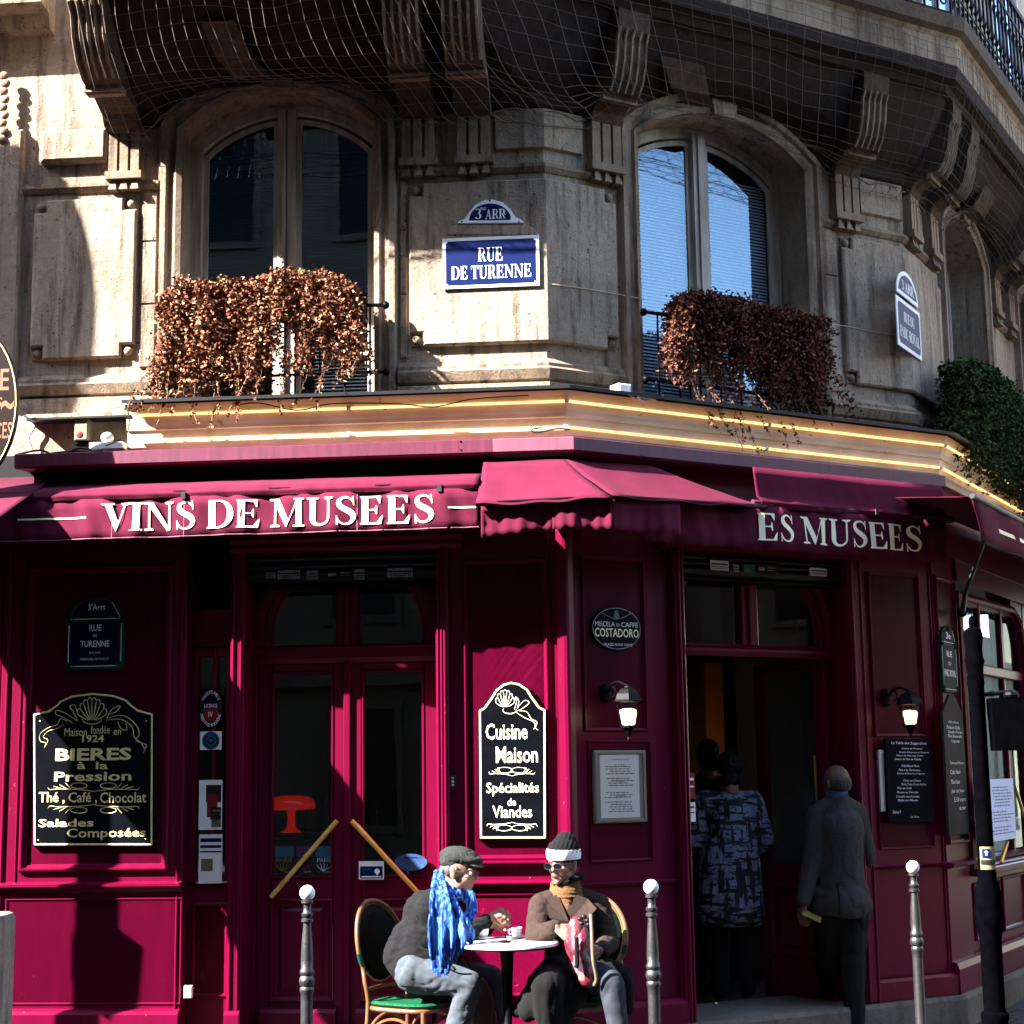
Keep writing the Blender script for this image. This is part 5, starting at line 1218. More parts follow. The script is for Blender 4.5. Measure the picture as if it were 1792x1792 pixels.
tl.part('white_ring', MB(A).prism(ov, .0895, .091), m_dk); tl.part('field', MB(A).prism([(s_+(x-s_)*.66, z+(q_-z)*.66) for x, q_ in ov if q_ >= z-1e-6], .0885, .0893), m_navy); tl.part('field', MB(A).prism([(s_+(x-s_)*.66, z+(q_-z)*.66) for x, q_ in ov if q_ <= z+1e-6], .0885, .0893), m_red)
for body, a0, a1, fl in (('VILLE DE PARIS', 150, 30, 1), ('DEBIT DE BOISSONS', 200, 340, -1)):
    n = len(body)
    for i, ch in enumerate(body):
        if ch == ' ': continue
        a = radians(a0+(a1-a0)*(i+.5)/n); v, f = tverts(ch, .01)
        cx_, cz__ = s_+.060*cos(a), z+.100*sin(a); tx, tz = -.060*sin(a)*(-1 if fl > 0 else 1), .100*cos(a)*(-1 if fl > 0 else 1); L2 = sqrt(tx*tx+tz*tz); tx /= L2; tz /= L2
        sc = .024; xm_ = (max(p[0] for p in v)+min(p[0] for p in v))/2
        tl.part('letter', MB(A).add([(cx_+tx*(p[0]-xm_)*sc-tz*(p[1]-.35)*sc, .0883, cz__+tz*(p[0]-xm_)*sc+tx*(p[1]-.35)*sc) for p in v], f), m_sw)
for body, u0, u1, v0, v1 in (('LICENCE', -.04, .04, .006, .028), ('IV', -.014, .014, -.05, -.02)):
    b = MB(A); text(b, body, s_+u0, s_+u1, z+v0, z+v1, .0880, .01); tl.part('lettering', b, m_sw)
yG = -D-.02
GP = 'posters behind the left door glass'
for i, (x0, x1, top, nm, tc_) in enumerate(((480, 514, m_cy, 'turquoise-topped PARIS card, leftmost behind the left door glass', m_yel), (517, 548, m_mag, 'purple-topped PARIS card in the middle behind the left door glass', m_dk), (551, 583, m_cy, 'turquoise-topped PARIS card partly crossed by the brass bar, next to the door edge', m_sw))):
    s0, s1, z0, z1 = A.R(x0, 1480, x1, 1534, yG); t = T('paris_card', nm, 'poster', A, ((s0+s1)/2, -yG, z0), GP)
    t.part('card', MB(A).box(s0, s1, -yG+.01, -yG+.014, z0, z1), m_board); t.part('top_colour', MB(A).box(s0+.003, s1-.003, -yG+.0085, -yG+.0095, z0+(z1-z0)*.62, z1-.003), top)
    b = MB(A); text(b, 'PARIS', s0+.012, s1-.012, z0+(z1-z0)*.47, z0+(z1-z0)*.60, -yG+.008, .012); t.part('lettering', b, tc_)
    b = MB(A)
    for k in range(5): b.tube([(s0+.05, -yG+.008, z0+.03), (s0+.02+.018*k, -yG+.008, z0+.055), (s0+.01+.022*k, -yG+.008, z0+.08-.004*abs(k-2))], .002, 3)
    t.part('drawing', b, tc_ if tc_ is not m_dk else m_mag, kind='stuff')
    b = MB(A); text(b, 'paris', s1-.055, s1-.015, z0+.02, z0+.032, -yG+.008); t.part('lettering', b, m_sw)
t = sticker(A, 628, 1507, 672, 1539, yG+.045, m_papw, 'window_sticker', 'white and navy card sticker on the right door glass', 'sticker', None, [(.05, .28, .95, .95, m_blue), (.1, .82, .9, .88, m_sw), (.12, .42, .5, .46, m_cy)])
s_, z = A.P(660, 1526, yG+.045); t.part('pin_mark', MB(A).prism([(s_+.017*cos(a)*(1 if sin(a) > -.3 else .5), z+.02*sin(a)) for a in [2*pi*i/12 for i in range(12)]], -yG-.0485, -yG-.047), m_sw)
s_, z = A.P(719, 1509, yG+.045); t = T('window_sticker', 'oval pale blue sticker on the right door glass', 'sticker', A, (s_, -yG, z-.05))
ov = [(s_+.098*cos(2*pi*i/28), z+.050*sin(2*pi*i/28)) for i in range(28)]; t.part('oval', MB(A).prism(ov, -yG-.047, -yG-.045), mk('pale_blue_vinyl', (.10, .22, .52), .4, var=.25, vscale=20))
b = MB(A); text(b, 'maestro', s_-.04, s_+.04, z+.02, z+.034, -yG-.048) if False else b.box(s_-.04, s_+.04, -yG-.048, -yG-.0475, z+.024, z+.030); t.part('print_block', b, m_blue)
# red mushroom lamp on the ledge inside
s_, zb_l = A.P(507, 1457, -.42); sw2 = .135
t = T('mushroom_lamp', 'glossy red mushroom-shaped table lamp behind the left door glass', 'lamp', A, (s_, .46, zb_l))
m_redl = mk('lit_red_plastic', (.30, .006, .005), .2, emit=((.9, .012, .006), .022), coat=.6)
t.part('shade', MB(A).lathe([(.03, .135), (.085, .136), (.142, .140), (.150, .150), (.148, .18), (.13, .205), (.09, .222), (.04, .226), (.002, .227)], (s_, .46, zb_l), 28), m_redl, smooth=60)
t.part('stem', MB(A).lathe([(.068, 0), (.06, .008), (.035, .02), (.026, .05), (.024, .09), (.03, .137)], (s_, .46, zb_l), 20), m_redl, smooth=60)
b = MB(A); b.box(px_x(A, 462), px_x(A, 590), .40, .62, zb_l-.02, zb_l); single('window_shelf', b, m_interior, 'dark shelf carrying the red lamp behind the left door glass', 'shelf', (px_x(A, 525), .5, zb_l-.02))
# bottles and glasses faintly visible on the inside counter
m_bot = mk('green_bottle_glass', (.02, .05, .03), .15); 
for i in range(7):
    x = -1.5+i*.17; b = MB(W); b.lathe([(.035, 0), (.036, .18), (.015, .23), (.013, .29), (.015, .30)], (x, 11.75, 1.3), 10); single('bottle', b, m_bot, ('dark bottle, %s in the row on the counter behind the door glass' % ('leftmost', 'second from the left', 'third from the left', 'middle one', 'third from the right', 'second from the right', 'rightmost')[i]), 'bottle', (x, 11.75, 1.3), 'bottles on the inside counter', smooth=60)
# brass bar handles across the doors
def bar(x0, y0, x1, y1, off, r, lab):
    p0, p1 = A.P(x0, y0, off), A.P(x1, y1, off); a_, b__ = Vector((p0[0], -off, p0[1])), Vector((p1[0], -off, p1[1]))
    t = T('bar_handle', lab, 'handle', A, (p1[0], -off, p1[1]), 'brass bars across the closed door')
    d = (b__-a_).normalized(); w = Vector((-d.z, 0, d.x))*r
    bb = MB(A); bb.rings([[tuple(p+w*c1+Vector((0, c2, 0))) for c1, c2 in ((-1, .01), (-1, -.004), (-.5, -.012), (.5, -.012), (1, -.004), (1, .01))] for p in (a_, b__)], cap0=True, cap1=True); t.part('bar', bb, m_brass)
    for p in (a_+d*.012, b__-d*.012): t.part('mount', MB(A).tube([p, p+Vector((0, .035, 0))], .010, 8), m_iron)
bar(590, 1436, 474, 1570, -D+.05, .014, 'slanting brass bar handle on the left door leaf'); bar(615, 1436, 731, 1562, -D+.05, .014, 'slanting brass bar handle on the right door leaf, in front')
bar(625, 1442, 690, 1516, -D+.03, .008, 'thinner brass bar behind the right-hand door handle')
t = T('door_lock', 'small steel keyhole plate on the closed door', 'lock', A, (A.P(612, 1512, -.2)[0], .2, A.P(612, 1515, -.2)[1])); x, z = A.P(612, 1512, -D)
t.part('escutcheon', MB(A).box(x-.008, x+.008, D-.003, D+.004, z-.02, z+.02), m_steel); t.part('keyhole', MB(A).ell((x, D-.003, z+.004), (.004, .002, .006), 8, 5), m_black)
t = T('intercom', 'small grey entry keypad on the jamb right of the closed door', 'keypad', A, (A.P(792, 1380, 0)[0], 0, A.P(792, 1380)[1])); x, z = A.P(792, 1368); t.part('plate', MB(A).bbox(x-.018, x+.018, .015, .03, z-.04, z+.04, .003), m_steel)
for k in range(3): t.part('button', MB(A).box(x-.008, x+.008, .012, .015, z-.025+.02*k, z-.013+.02*k), m_plastic)
x, z = A.P(327, 1737, .05); b = MB(A).bbox(x-.024, x+.022, -.03, .0, z-.035, z+.035, .004); single('junction_box', b, m_white, 'small white box fixed low beside the left pier', 'box', (x, 0, z-.035))
# ------------------------------------------------------------------ wall lanterns
def lantern(fc, px0, ytop, ybot, label, off=.19):
    s_, zt_ = fc.P(px0, ytop, off); zb_ = fc.P(px0, ybot, off)[1]; h = zt_-zb_; y = -off
    t = T('wall_lantern', label, 'lantern', fc, (s_, -.0, zb_), 'lit lanterns either side of the open doorway')
    Z = lambda v: zb_+h*v
    roof = [(.004, .985), (.018, .95), (.022, .93), (.05, .90), (.074, .82), (.086, .72), (.092, .70), (.092, .685), (.08, .675)]
    t.part('roof', MB(fc).lathe([(r, h*v) for r, v in roof], (s_, y, zb_), 6), m_iron)
    b = MB(fc)
    for k in range(6):
        a = 2*pi*k/6; t.part('glazing_bar', MB(fc).tube([(s_+.073*cos(a), y+.073*sin(a), Z(.68)), (s_+.046*cos(a), y+.046*sin(a), Z(.27))], .0035, 5), m_iron)
    t.part('glass', MB(fc).lathe([(.044, h*.27), (.071, h*.68)], (s_, y, zb_), 6, False), m_glass)
    t.part('glow_shade', MB(fc).lathe([(.020, h*.28), (.038, h*.30), (.050, h*.50), (.046, h*.55), (.02, h*.57)], (s_, y, zb_), 12), m_lampglow, smooth=60)
    t.part('lower_ring', MB(fc).lathe([(.03, h*.22), (.05, h*.24), (.05, h*.27), (.04, h*.28)], (s_, y, zb_), 6), m_iron)
    t.part('finial', MB(fc).lathe([(.002, 0), (.012, h*.04), (.006, h*.08), (.016, h*.13), (.03, h*.22)], (s_, y, zb_), 10), m_iron, smooth=50)
    pts = spline([(s_-.0, .0, Z(.86)), (s_-.0, -.05, Z(1.0)), (s_-.0, -.12, Z(1.04)), (s_, -.17, Z(1.0)), (s_, y, Z(.96))], 5)
    t.part('arm', MB(fc).tube(pts, .009, 6), m_iron, smooth=60)
    t.part('wall_plate', MB(fc).lathe([(.045, 0), (.045, .012), (.02, .03), (.008, .035)], (0, 0, 0), 14) if False else MB(fc).ell((s_, .015, Z(.86)), (.04, .03, .06), 12, 8), m_iron, smooth=60)
    t.part('scroll', MB(fc).tube([(s_, -.06+.03*cos(a), Z(.88)+.03*sin(a)) for a in [i*.5 for i in range(11)]], .005, 5), m_iron)
lantern(B, 1098, 1196, 1298, 'left wall lantern, sunlit hood, lit above the framed menu', .22)
lantern(B, 1590, 1206, 1292, 'right wall lantern, lit above the chalkboard', .20)

# ------------------------------------------------------------------ street furniture
def bollard(px0, ytop, Y, label):
    p = atdepth(px0, ytop, Y); H_ = p.z; t = T('bollard', label, 'bollard', W, (p.x, Y, 0), 'dark bollards with white ball tops along the pavement')
    k = H_-1.16
    prof = [(.05, 0), (.05, .03), (.036, .06), (.032, .1), (.030, .60), (.031, .635), (.036, .645), (.036, .66), (.031, .668), (.037, .68), (.040, .695), (.037, .71), (.031, .72), (.036, .73), (.036, .745), (.030, .755), (.031, .80), (.026, .90), (.020, .965), (.020, .975), (.030, .982), (.030, .995), (.021, 1.0), (.029, 1.01), (.029, 1.022), (.021, 1.028), (.019, 1.05), (.020, 1.068), (.031, 1.073), (.031, 1.085), (.02, 1.09)]
    t.part('shaft', MB().lathe([(r, z+k*(z > .1)) for r, z in prof], (p.x, Y, 0), 20), m_bollard, smooth=50)
    t.part('ball', MB().ell((p.x, Y, H_-.038), (.0385, .0385, .0385), 20, 14), m_white, smooth=True)
bollard(538, 1549, 8.5, 'leftmost bollard with white ball top, in front of the closed door')
bollard(1139, 1539, 8.5, 'bollard with white ball top just right of the seated woman')
bollard(1597, 1506, 10.0, 'rightmost bollard with white ball top, below the chalkboard')
p = atdepth(0, 1700, 8.6); q_ = atdepth(15, 1598, 8.6)
b = MB(); b.T = Matrix.Translation((q_.x-.17, 8.6, 0)); rs = []
for z, e in ((0, 0), (q_.z-.03, 0), (q_.z-.008, .01), (q_.z, .03)):
    rs.append([((.17-e)*cos(a)*(1/max(abs(cos(a)), abs(sin(a)))**.8), (.17-e)*sin(a)*(1/max(abs(cos(a)), abs(sin(a)))**.8), z) for a in [2*pi*i/24 for i in range(24)]])
b.rings(rs, cap0=True, cap1=True); single('stone_bollard', b, m_stone, 'squat weathered stone bollard cut by the left edge', 'bollard', (q_.x-.17, 8.6, 0), smooth=40)
def signal_post(label, siglabel, stick, base, topz, lean=0, sig=2.0, sigdir=(1, 0), fat=1.0, hasbox=True):
    t = T('signal_post', label, 'post', W, base, 'ornate iron signal posts'); x, y, _ = base
    prof = [(.085, 0), (.085, .06), (.075, .09), (.07, .30), (.078, .32), (.078, .345), (.06, .36), (.058, .75), (.066, .80), (.075, .84), (.078, .90), (.07, .95), (.074, 1.0), (.06, 1.05), (.05, 1.09), (.052, 1.12), (.046, 1.15), (.044, topz-.42), (.05, topz-.40), (.046, topz-.34), (.05, topz-.30), (.058, topz-.27), (.05, topz-.25), (.048, topz-.2), (.056, topz-.13), (.05, topz-.09), (.02, topz-.07), (.024, topz-.04), (.018, topz-.015), (.002, topz)]
    b = MB(); n = 24; b.rings([[(x+fat*r*(1+.05*(i % 2)*(.4 < z < topz-.4))*cos(2*pi*i/n), y+fat*r*(1+.05*(i % 2)*(.4 < z < topz-.4))*sin(2*pi*i/n), z) for i in range(n)] for r, z in prof], cap0=True, cap1=True)
    t.part('shaft', b, m_post, smooth=40)
    if hasbox:
        s = T('pedestrian_signal', siglabel, 'traffic signal', W, (x, y, sig), 'pedestrian signals on iron posts')
        d = Vector((*sigdir, 0)).normalized(); c_ = Vector((x, y, 0))+d*.22; nn = Vector((d.y, -d.x, 0))
        b = MB()
        def P_(u, v, z): return tuple(c_+d*u+nn*v+Vector((0, 0, z)))
        b.rings([[P_(-.14+e, -.09, sig-.14+e*.4), P_(.15-e*1.5, -.09, sig-.14+e*.4), P_(.20-e, -.09, sig+.13), P_(-.16+e, -.09, sig+.14)] for e in (.04,)]+[[P_(-.15, -.02, sig-.15), P_(.12, -.02, sig-.15), P_(.2, -.02, sig+.14), P_(-.16, -.02, sig+.15)], [P_(-.15, .09, sig-.15), P_(.12, .09, sig-.15), P_(.2, .09, sig+.14), P_(-.16, .09, sig+.15)]], cap0=True, cap1=True)
        s.part('housing', b, m_post); s.part('bracket', MB().tube([(x, y, sig+.17), tuple(c_+Vector((0, 0, sig+.19))), tuple(c_+Vector((0, 0, sig+.12)))], .014, 6), m_iron)
        b = MB(); b.ell(tuple(c_+d*-.02+Vector((0, 0, sig+.17))), (.05, .05, .03), 10, 6); s.part('cap', b, m_iron)
    if stick:
        z0, z1 = stick; b = MB(); f_ = MB()
        rs = [[(x+.056*cos(a), y+.056*sin(a), z) for a in [radians(-140+10*i) for i in range(11)]] for z in (z0, z1)]
        st = T('post_sticker', 'yellow and blue push-button plate strapped to the iron signal post', 'plate', W, (x, y-.056, z0))
        b.rings(rs, closed=False); o = st.part('plate', b, mk('cream_yellow_plate', (.55, .50, .26), .6, var=.2, vscale=40)); md = o.modifiers.new('t', 'SOLIDIFY'); md.thickness = .004
        for a0, a1, u0, u1, mt in ((-125, -80, .52, .90, m_blue), (-135, -50, .22, .42, m_dk), (-105, -98, .62, .82, m_sw), (-112, -92, .74, .78, m_sw)):
            b = MB(); b.rings([[(x+(.0585 if mt is not m_sw else .0592)*cos(radians(a0+(a1-a0)*i/6)), y+(.0585 if mt is not m_sw else .0592)*sin(radians(a0+(a1-a0)*i/6)), z0+(z1-z0)*u) for i in range(7)] for u in (u0, u1)], closed=False); st.part('print_block', b, mt)
    return t
base = atdepth(1746, 1860, 9.7); base.z = 0
tz = atdepth(1710, 1076, 9.7).z
signal_post('black ornate cast-iron post at the right, in front of the side window', 'black hooded pedestrian signal on the post at the right edge', (atdepth(1729, 1521, 9.7).z, atdepth(1729, 1481, 9.7).z), base, tz, sig=atdepth(1755, 1268, 9.7).z)
q_ = A.M @ Vector((-4.55, -.98, 0))
signal_post('black cast-iron post standing just outside the left edge', 'black pedestrian signal on the post just outside the left edge', None, (q_.x, q_.y, 0), 4.3, sig=1.98, sigdir=(.96, .3), fat=1.45)
# oval shop sign of the neighbour at the left edge, and an added shadow-casting disc
def oval_disc(c, rx, rz, label, fc=A, lines=(), nrm=(0.0, -1)):
    t = T('oval_board', label, 'sign', fc, (c[0], c[1], c[2]-rz)); n = 40
    ov = [(c[0]+rx*cos(2*pi*i/n), c[2]+rz*sin(2*pi*i/n)) for i in range(n)]
    t.part('disc', MB(fc).nest(ov, [(-.0, c[1]+.03), (0, c[1]), (.004, c[1]-.003)]), mk('dark_brown_sign', (.035, .014, .012), .35, var=.15))
    t.part('gold_rim', MB(fc).rings([[(x, c[1]-.0035, z) for x, z in inset(ov, .004)], [(x, c[1]-.006, z) for x, z in inset(ov, .008)], [(x, c[1]-.0035, z) for x, z in inset(ov, .013)]]), m_gold)
    t.part('bracket', MB(fc).tube([(c[0]-.2, c[1]+.01, c[2]+rz*.9), (c[0]-.4, 0, c[2]+rz*.9)], .012, 6), m_iron)
    for body, x0, x1, z0, z1 in lines:
        b = MB(fc); text(b, body, x0, x1, z0, z1, c[1]-.0045, .012); t.part('lettering', b, mk('copper_lettering', (.62, .30, .16), .5))
    return t
s1_, z1_ = A.P(31, 707, .55); zt1, zb1_ = A.P(0, 588, .55)[1], A.P(0, 828, .55)[1]
L0 = lambda x, y: A.P(x, y, .556)
def bx(x0, y0, x1, y1): return (L0(x0, y0)[0], L0(x1, y1)[0], L0(x0, y1)[1], L0(x1, y0)[1])
oval_disc((s1_-.33, -.55, z1_), .33, .50, 'dark oval hanging sign with copper letters, cut by the left edge', A,
    (('E', *bx(1, 645, 15, 683)), ('S', *bx(-8, 695, 4, 712)), ('CES', *bx(-9, 738, 20, 768)), ('~', *bx(2, 700, 24, 717))))
oval_disc((-5.95, -1.15, 6.7), .58, 1.15, 'large unseen oval disc added outside the left edge to cast a curved shadow')  # unseen disc, added only to cast the curved shadow on the left wall

# ------------------------------------------------------------------ clutter on the ledge
def B3(fc, x, y, off): s_, z = fc.P(x, y, off); return (s_, -off, z)
x0, x1, z0, z1 = A.R(135, 732, 158, 773, .05)
t = T('alarm_box', 'small cream alarm box with a red dot above the left awning', 'box', A, ((x0+x1)/2, -.05, z0))
t.part('housing', MB(A).bbox(x0, x1, -.10, .02, z0, z1, .006), mk('cream_plastic', (.62, .56, .34), .5)); t.part('red_dot', MB(A).ell((x0+.035, -.10, z0+.035), (.022, .006, .022), 12, 6), m_red)
t.part('bracket', MB(A).box(x0-.01, x1+.015, -.08, .0, z0-.018, z0), m_iron)
p = B3(A, 188, 766, .06); t = T('floodlight', 'small pale round lamp on a grey box beside the alarm box', 'lamp', A, p)
t.part('dome', MB(A).ell(p, (.04, .04, .035), 14, 10), m_plastic, smooth=True); t.part('base_box', MB(A).box(p[0]-.10, p[0]+.11, -.10, -.01, p[2]-.075, p[2]-.035), m_plastic)
x0, x1, z0, z1 = B.R(1079, 673, 1100, 695, .02); b = MB(B).bbox(x0, x1, -.05, .05, z0, z1, .006); single('white_spotlight', b, m_white, 'small white box light standing on the cornice right of the corner', 'light', ((x0+x1)/2, 0, z0))
def cable(fc, pts, r, label, mat=m_cable, off=.17):
    b = MB(fc); k = spline([B3(fc, x, y, off+(d if d else 0)) for x, y, d in pts], 4); b.tube(k, r, 5); single('cable', b, mat, label, 'cable', tuple(k[0]), smooth=60, group='loose cables along the cornice')
cable(B, [(1100, 690, 0), (1120, 700, 0), (1140, 692, .02), (1128, 702, .0), (1116, 694, .02), (1148, 700, 0)], .006, 'white looped cable on the cornice beside the white spotlight', m_white)
cable(A, [(405, 712, 0), (450, 705, 0), (520, 718, 0), (585, 706, .01), (700, 707, 0), (760, 712, 0), (830, 698, 0), (925, 692, 0)], .004, 'thin black cable sagging along the left cornice below the planter')
cable(A, [(222, 712, .02), (226, 735, .02), (222, 758, 0), (205, 772, 0), (185, 780, 0)], .004, 'black cable dropping from the left end of the cornice')
cable(A, [(28, 796, .1), (70, 788, .1), (100, 797, .12), (140, 784, .1), (165, 792, .12), (120, 790, .1), (60, 798, .1), (180, 788, .08)], .007, 'tangle of black cable lying on the left end of the awning box', off=.1)
cable(A, [(40, 728, 0), (60, 745, 0), (50, 765, 0), (56, 785, 0)], .008, 'pale grey conduit hooking down at the far left above the awning', m_plastic, off=.02)
cable(A, [(946, 748, .0), (930, 752, 0), (940, 757, 0), (975, 750, 0), (998, 752, 0)], .005, 'black cable loop hanging at the corner of the lower light tube', off=.13)
x0, z0 = A.P(48, 733, .1); x1, z1 = A.P(230, 727, .1)
b = MB(A); b.sweep([(-.24, z0+.01), (.12, z0+.0), (.12, z0-.012), (-.24, z0-.005)], x0, x1); bld.part('lead_flashing', b, m_cable)
b = MB(A).box(A.P(20, 750)[0]-.3, A.P(260, 750)[0], .02, .3, 3.68, 3.99); bld.part('stone_wall', b, m_stone)
x, z = UA.P(160, 720, .03); 

# ------------------------------------------------------------------ window guards and creepers
def guard(fc, x0, y0, x1, y1, yl0, yl1, off, label):
    pa, pb = B3(fc, x0, y0, off), B3(fc, x1, y1, off); la, lb = B3(fc, x0, yl0, off), B3(fc, x1, yl1, off)
    zt_, zl_ = (pa[2]+pb[2])/2, (la[2]+lb[2])/2; s0, s1 = pa[0], pb[0]
    t = T('window_guard', label, 'railing', fc, ((s0+s1)/2, -off, zl_), 'iron window guards')
    for z, r in ((zt_, .012), (zl_, .010), (zl_-.16, .008)): t.part('rail', MB(fc).tube([(s0, -off, z), (s1, -off, z)], r, 6), m_iron)
    for s in (s0, s1):
        for z in (zt_, zl_): t.part('wall_boss', MB(fc).ell((s, -off+.01, z), (.022, .03, .026), 10, 8), m_iron, smooth=60)
    n = 9
    for i in range(n):
        s = s0+.10+(s1-s0-.2)*i/(n-1)
        t.part('baluster', MB(fc).tube([(s, -off, zl_-.16), (s, -off, zt_)], .007, 5), m_iron)
        if i < n-1:
            e = (s1-s0-.2)/(n-1)
            for zc_, rr, sg in ((zl_+.14, .055, 1), (zl_+.27, .045, -1)):
                t.part('scroll', MB(fc).tube([(s+e/2+sg*rr*(1-k/26)*cos(k*.42), -off, zc_+rr*(1-k/26)*sin(k*.42)) for k in range(20)], .005, 4), m_iron)
    return t, s0, s1, zt_, zl_
def leaf_mat(name, cols):
    M = bpy.data.materials.new(name); M.use_nodes = True; N = M.node_tree.nodes; L = M.node_tree.links; b = N['Principled BSDF']; b.inputs['Roughness'].default_value = .9; b.inputs['Specular IOR Level'].default_value = .15
    tc = N.new('ShaderNodeTexCoord'); nz = N.new('ShaderNodeTexWhiteNoise'); nz.noise_dimensions = '3D'
    g = N.new('ShaderNodeNewGeometry'); L.new(g.outputs['Random Per Island'], nz.inputs['Vector'])
    r = N.new('ShaderNodeValToRGB'); r.color_ramp.interpolation = 'LINEAR'
    while len(r.color_ramp.elements) < len(cols): r.color_ramp.elements.new(.5)
    for i, c in enumerate(cols):
        c = tuple(q*.62 for q in c); r.color_ramp.elements[i].position = i/(len(cols)-1); r.color_ramp.elements[i].color = (*c, 1)
    L.new(nz.outputs[0], r.inputs[0]); L.new(r.outputs[0], b.inputs['Base Color'])
    return M
m_leafA = leaf_mat('dry_rust_leaf', [(.07, .022, .012), (.20, .06, .03), (.26, .08, .035), (.14, .04, .025), (.46, .22, .10), (.60, .42, .24)])
m_leafB = leaf_mat('shaded_dry_leaf', [(.05, .015, .010), (.13, .035, .02), (.19, .055, .03), (.09, .025, .018), (.26, .12, .06), (.14, .04, .03)])  # same dry leaf as the left window, colours darkened to stand for shade
m_leafG = leaf_mat('dark_evergreen_leaf', [(.01, .03, .008), (.03, .07, .015), (.05, .10, .02), (.02, .05, .012), (.09, .14, .03)])
m_leafO = leaf_mat('olive_ivy_leaf', [(.04, .06, .02), (.12, .12, .04), (.20, .17, .07), (.10, .05, .02), (.25, .22, .12)])
m_twig = mk('brown_twig', (.10, .05, .03), .8); m_twigp = mk('pale_dry_twig', (.45, .30, .18), .8)
def leaf(b, p, s, rr, droop=.3):
    d = Vector((rr.uniform(-1, 1), rr.uniform(-1, .5), rr.uniform(-1, .4))).normalized(); u = d.cross(Vector((rr.uniform(-1, 1), rr.uniform(-1, 1), rr.uniform(-1, 1)))).normalized(); w = d.cross(u)
    n = len(b.v); b.v += [p-d*s*.5, p+u*s*.38+w*s*.12, p+d*s*.55, p-u*s*.38+w*s*.12]; b.f += [(n, n+1, n+2), (n, n+2, n+3)]
def creeper(name, label, cat, fc, s0, s1, zt_, zb_, off, thick, prof, nleaf, lm, tm, seed, tails=(), tailmat=None, size=(.018, .034)):
    """prof(u) -> (top offset, bottom reach 0..1, density)"""
    rr = random.Random(seed); t = T(name, label, cat, fc, ((s0+s1)/2, -off, zb_)); M = fc.M
    tw = MB(fc); lf = MB(fc); n = int((s1-s0)/.025)
    for i in range(n*3):
        u = rr.random(); a, r, d = prof(u); s = s0+(s1-s0)*u; o = off+rr.uniform(-thick, thick*.9)*.8
        top = zt_+a+rr.uniform(-.03, .02); L_ = (zt_-zb_)*r*rr.uniform(.55, 1.0); pts = []; x, y, z = s, -o, top; vx = rr.uniform(-.3, .3)
        k = max(4, int(L_/.05))
        for j in range(k+1):
            pts.append((x, y, z)); vx += rr.uniform(-.5, .5); vx *= .85; x += vx*.03; y += rr.uniform(-.012, .012); z -= L_/k
        tw.tube(pts, .0018, 3)
        m_ = int(nleaf/(n*3)*d*(.3+r))
        for j in range(m_):
            v = rr.random()**1.05; q = v*k; a_ = int(min(q, k-1)); P = Vector(pts[a_]).lerp(Vector(pts[a_+1]), q-a_)
            P += Vector((rr.gauss(0, .024), rr.gauss(0, thick*.35), rr.gauss(0, .018))); leaf(lf, M @ P, rr.uniform(*size), rr)
    # spill over the top
    for j in range(int(nleaf*.16)):
        u = rr.random(); a, r, d = prof(u); P = Vector((s0+(s1-s0)*u, -off+rr.uniform(-thick, thick), zt_+a+rr.gauss(0, .022))); leaf(lf, M @ P, rr.uniform(*size), rr)
    t.part('foliage', lf, lm, kind='stuff'); t.part('stems', tw, tm, kind='stuff')
    if tails:
        tt = MB(fc); tl = MB(fc)
        for sx, z0, L_, dx in tails:
            pts = []; x, z = sx, z0; y = -off-thick*.6
            for j in range(15): pts.append((x, y, z)); x += dx/14+rr.uniform(-.014, .014); z -= L_*1.25/14; y += rr.uniform(-.008, .008)-.020*(j > 4)
            tt.tube(pts, .002, 3)
            for j in range(int(L_*110)): q = rr.random()*13.9; a_ = int(q); P = Vector(pts[a_]).lerp(Vector(pts[a_+1]), q-a_)+Vector((rr.gauss(0, .01), rr.gauss(0, .01), 0)); leaf(tl, M @ P, rr.uniform(.016, .028), rr)
        t.part('trailing_stems', tt, tailmat or tm, kind='stuff'); t.part('trailing_leaves', tl, lm, kind='stuff')
    return t
g1, gs0, gs1, gz, gl = guard(UA, 275, 545, 675, 537, 662, 653, .13, 'black wrought-iron guard across the foot of the left window')
ga = UA.P(282, 600, .2)[0]; gb = UA.P(628, 600, .2)[0]; ztp = UA.P(450, 505, .2)[1]; zbt_ = UA.P(450, 700, .2)[1]
def prof1(u):
    top = -.05+.07*sin(pi*min(1, max(0, u)))**.5+.035*sin(u*17)*sin(u*7+1)+(.02 if .6 < u < .85 else 0)-(.06 if u < .08 else 0)
    r = 1.08 if u < .5 else (1.0-.6*(u-.5)/.15 if u < .65 else (.46 if u < .78 else .88-.3*(u-.8)))
    return top, max(.3, r), 1.35 if u < .6 else 1.0
rt = random.Random(3)
creeper('window_creeper', 'rust-brown dried creeper spilling over the left window guard', 'plant', UA, ga, gb, ztp, zbt_, .24, .10, prof1, 19000, m_leafA, m_twig, 11,
    [(ga+(gb-ga)*u, zbt_+.30, L_, dx) for u, L_, dx in ((-.03, .34, -.06), (.0, .36, -.09), (.08, .4, -.06), (.16, .4, .05), (.25, .42, .03), (.4, .4, .05), (.46, .38, -.05), (-.02, .30, -.02), (.05, .33, -.04), (.02, .26, .03), (.12, .36, .02), (.2, .38, -.02), (.3, .36, .06), (.36, .36, .1), (.55, .3, -.04), (.62, .33, .03), (.66, .36, 0), (.8, .34, -.10), (.86, .36, -.12), (.9, .3, -.08), (.95, .26, -.02), (1.0, .2, .0))], m_twigp)
m_pale = leaf_mat('pale_green_sprig', [(.35, .38, .18), (.5, .5, .3), (.3, .3, .15), (.6, .58, .4)])
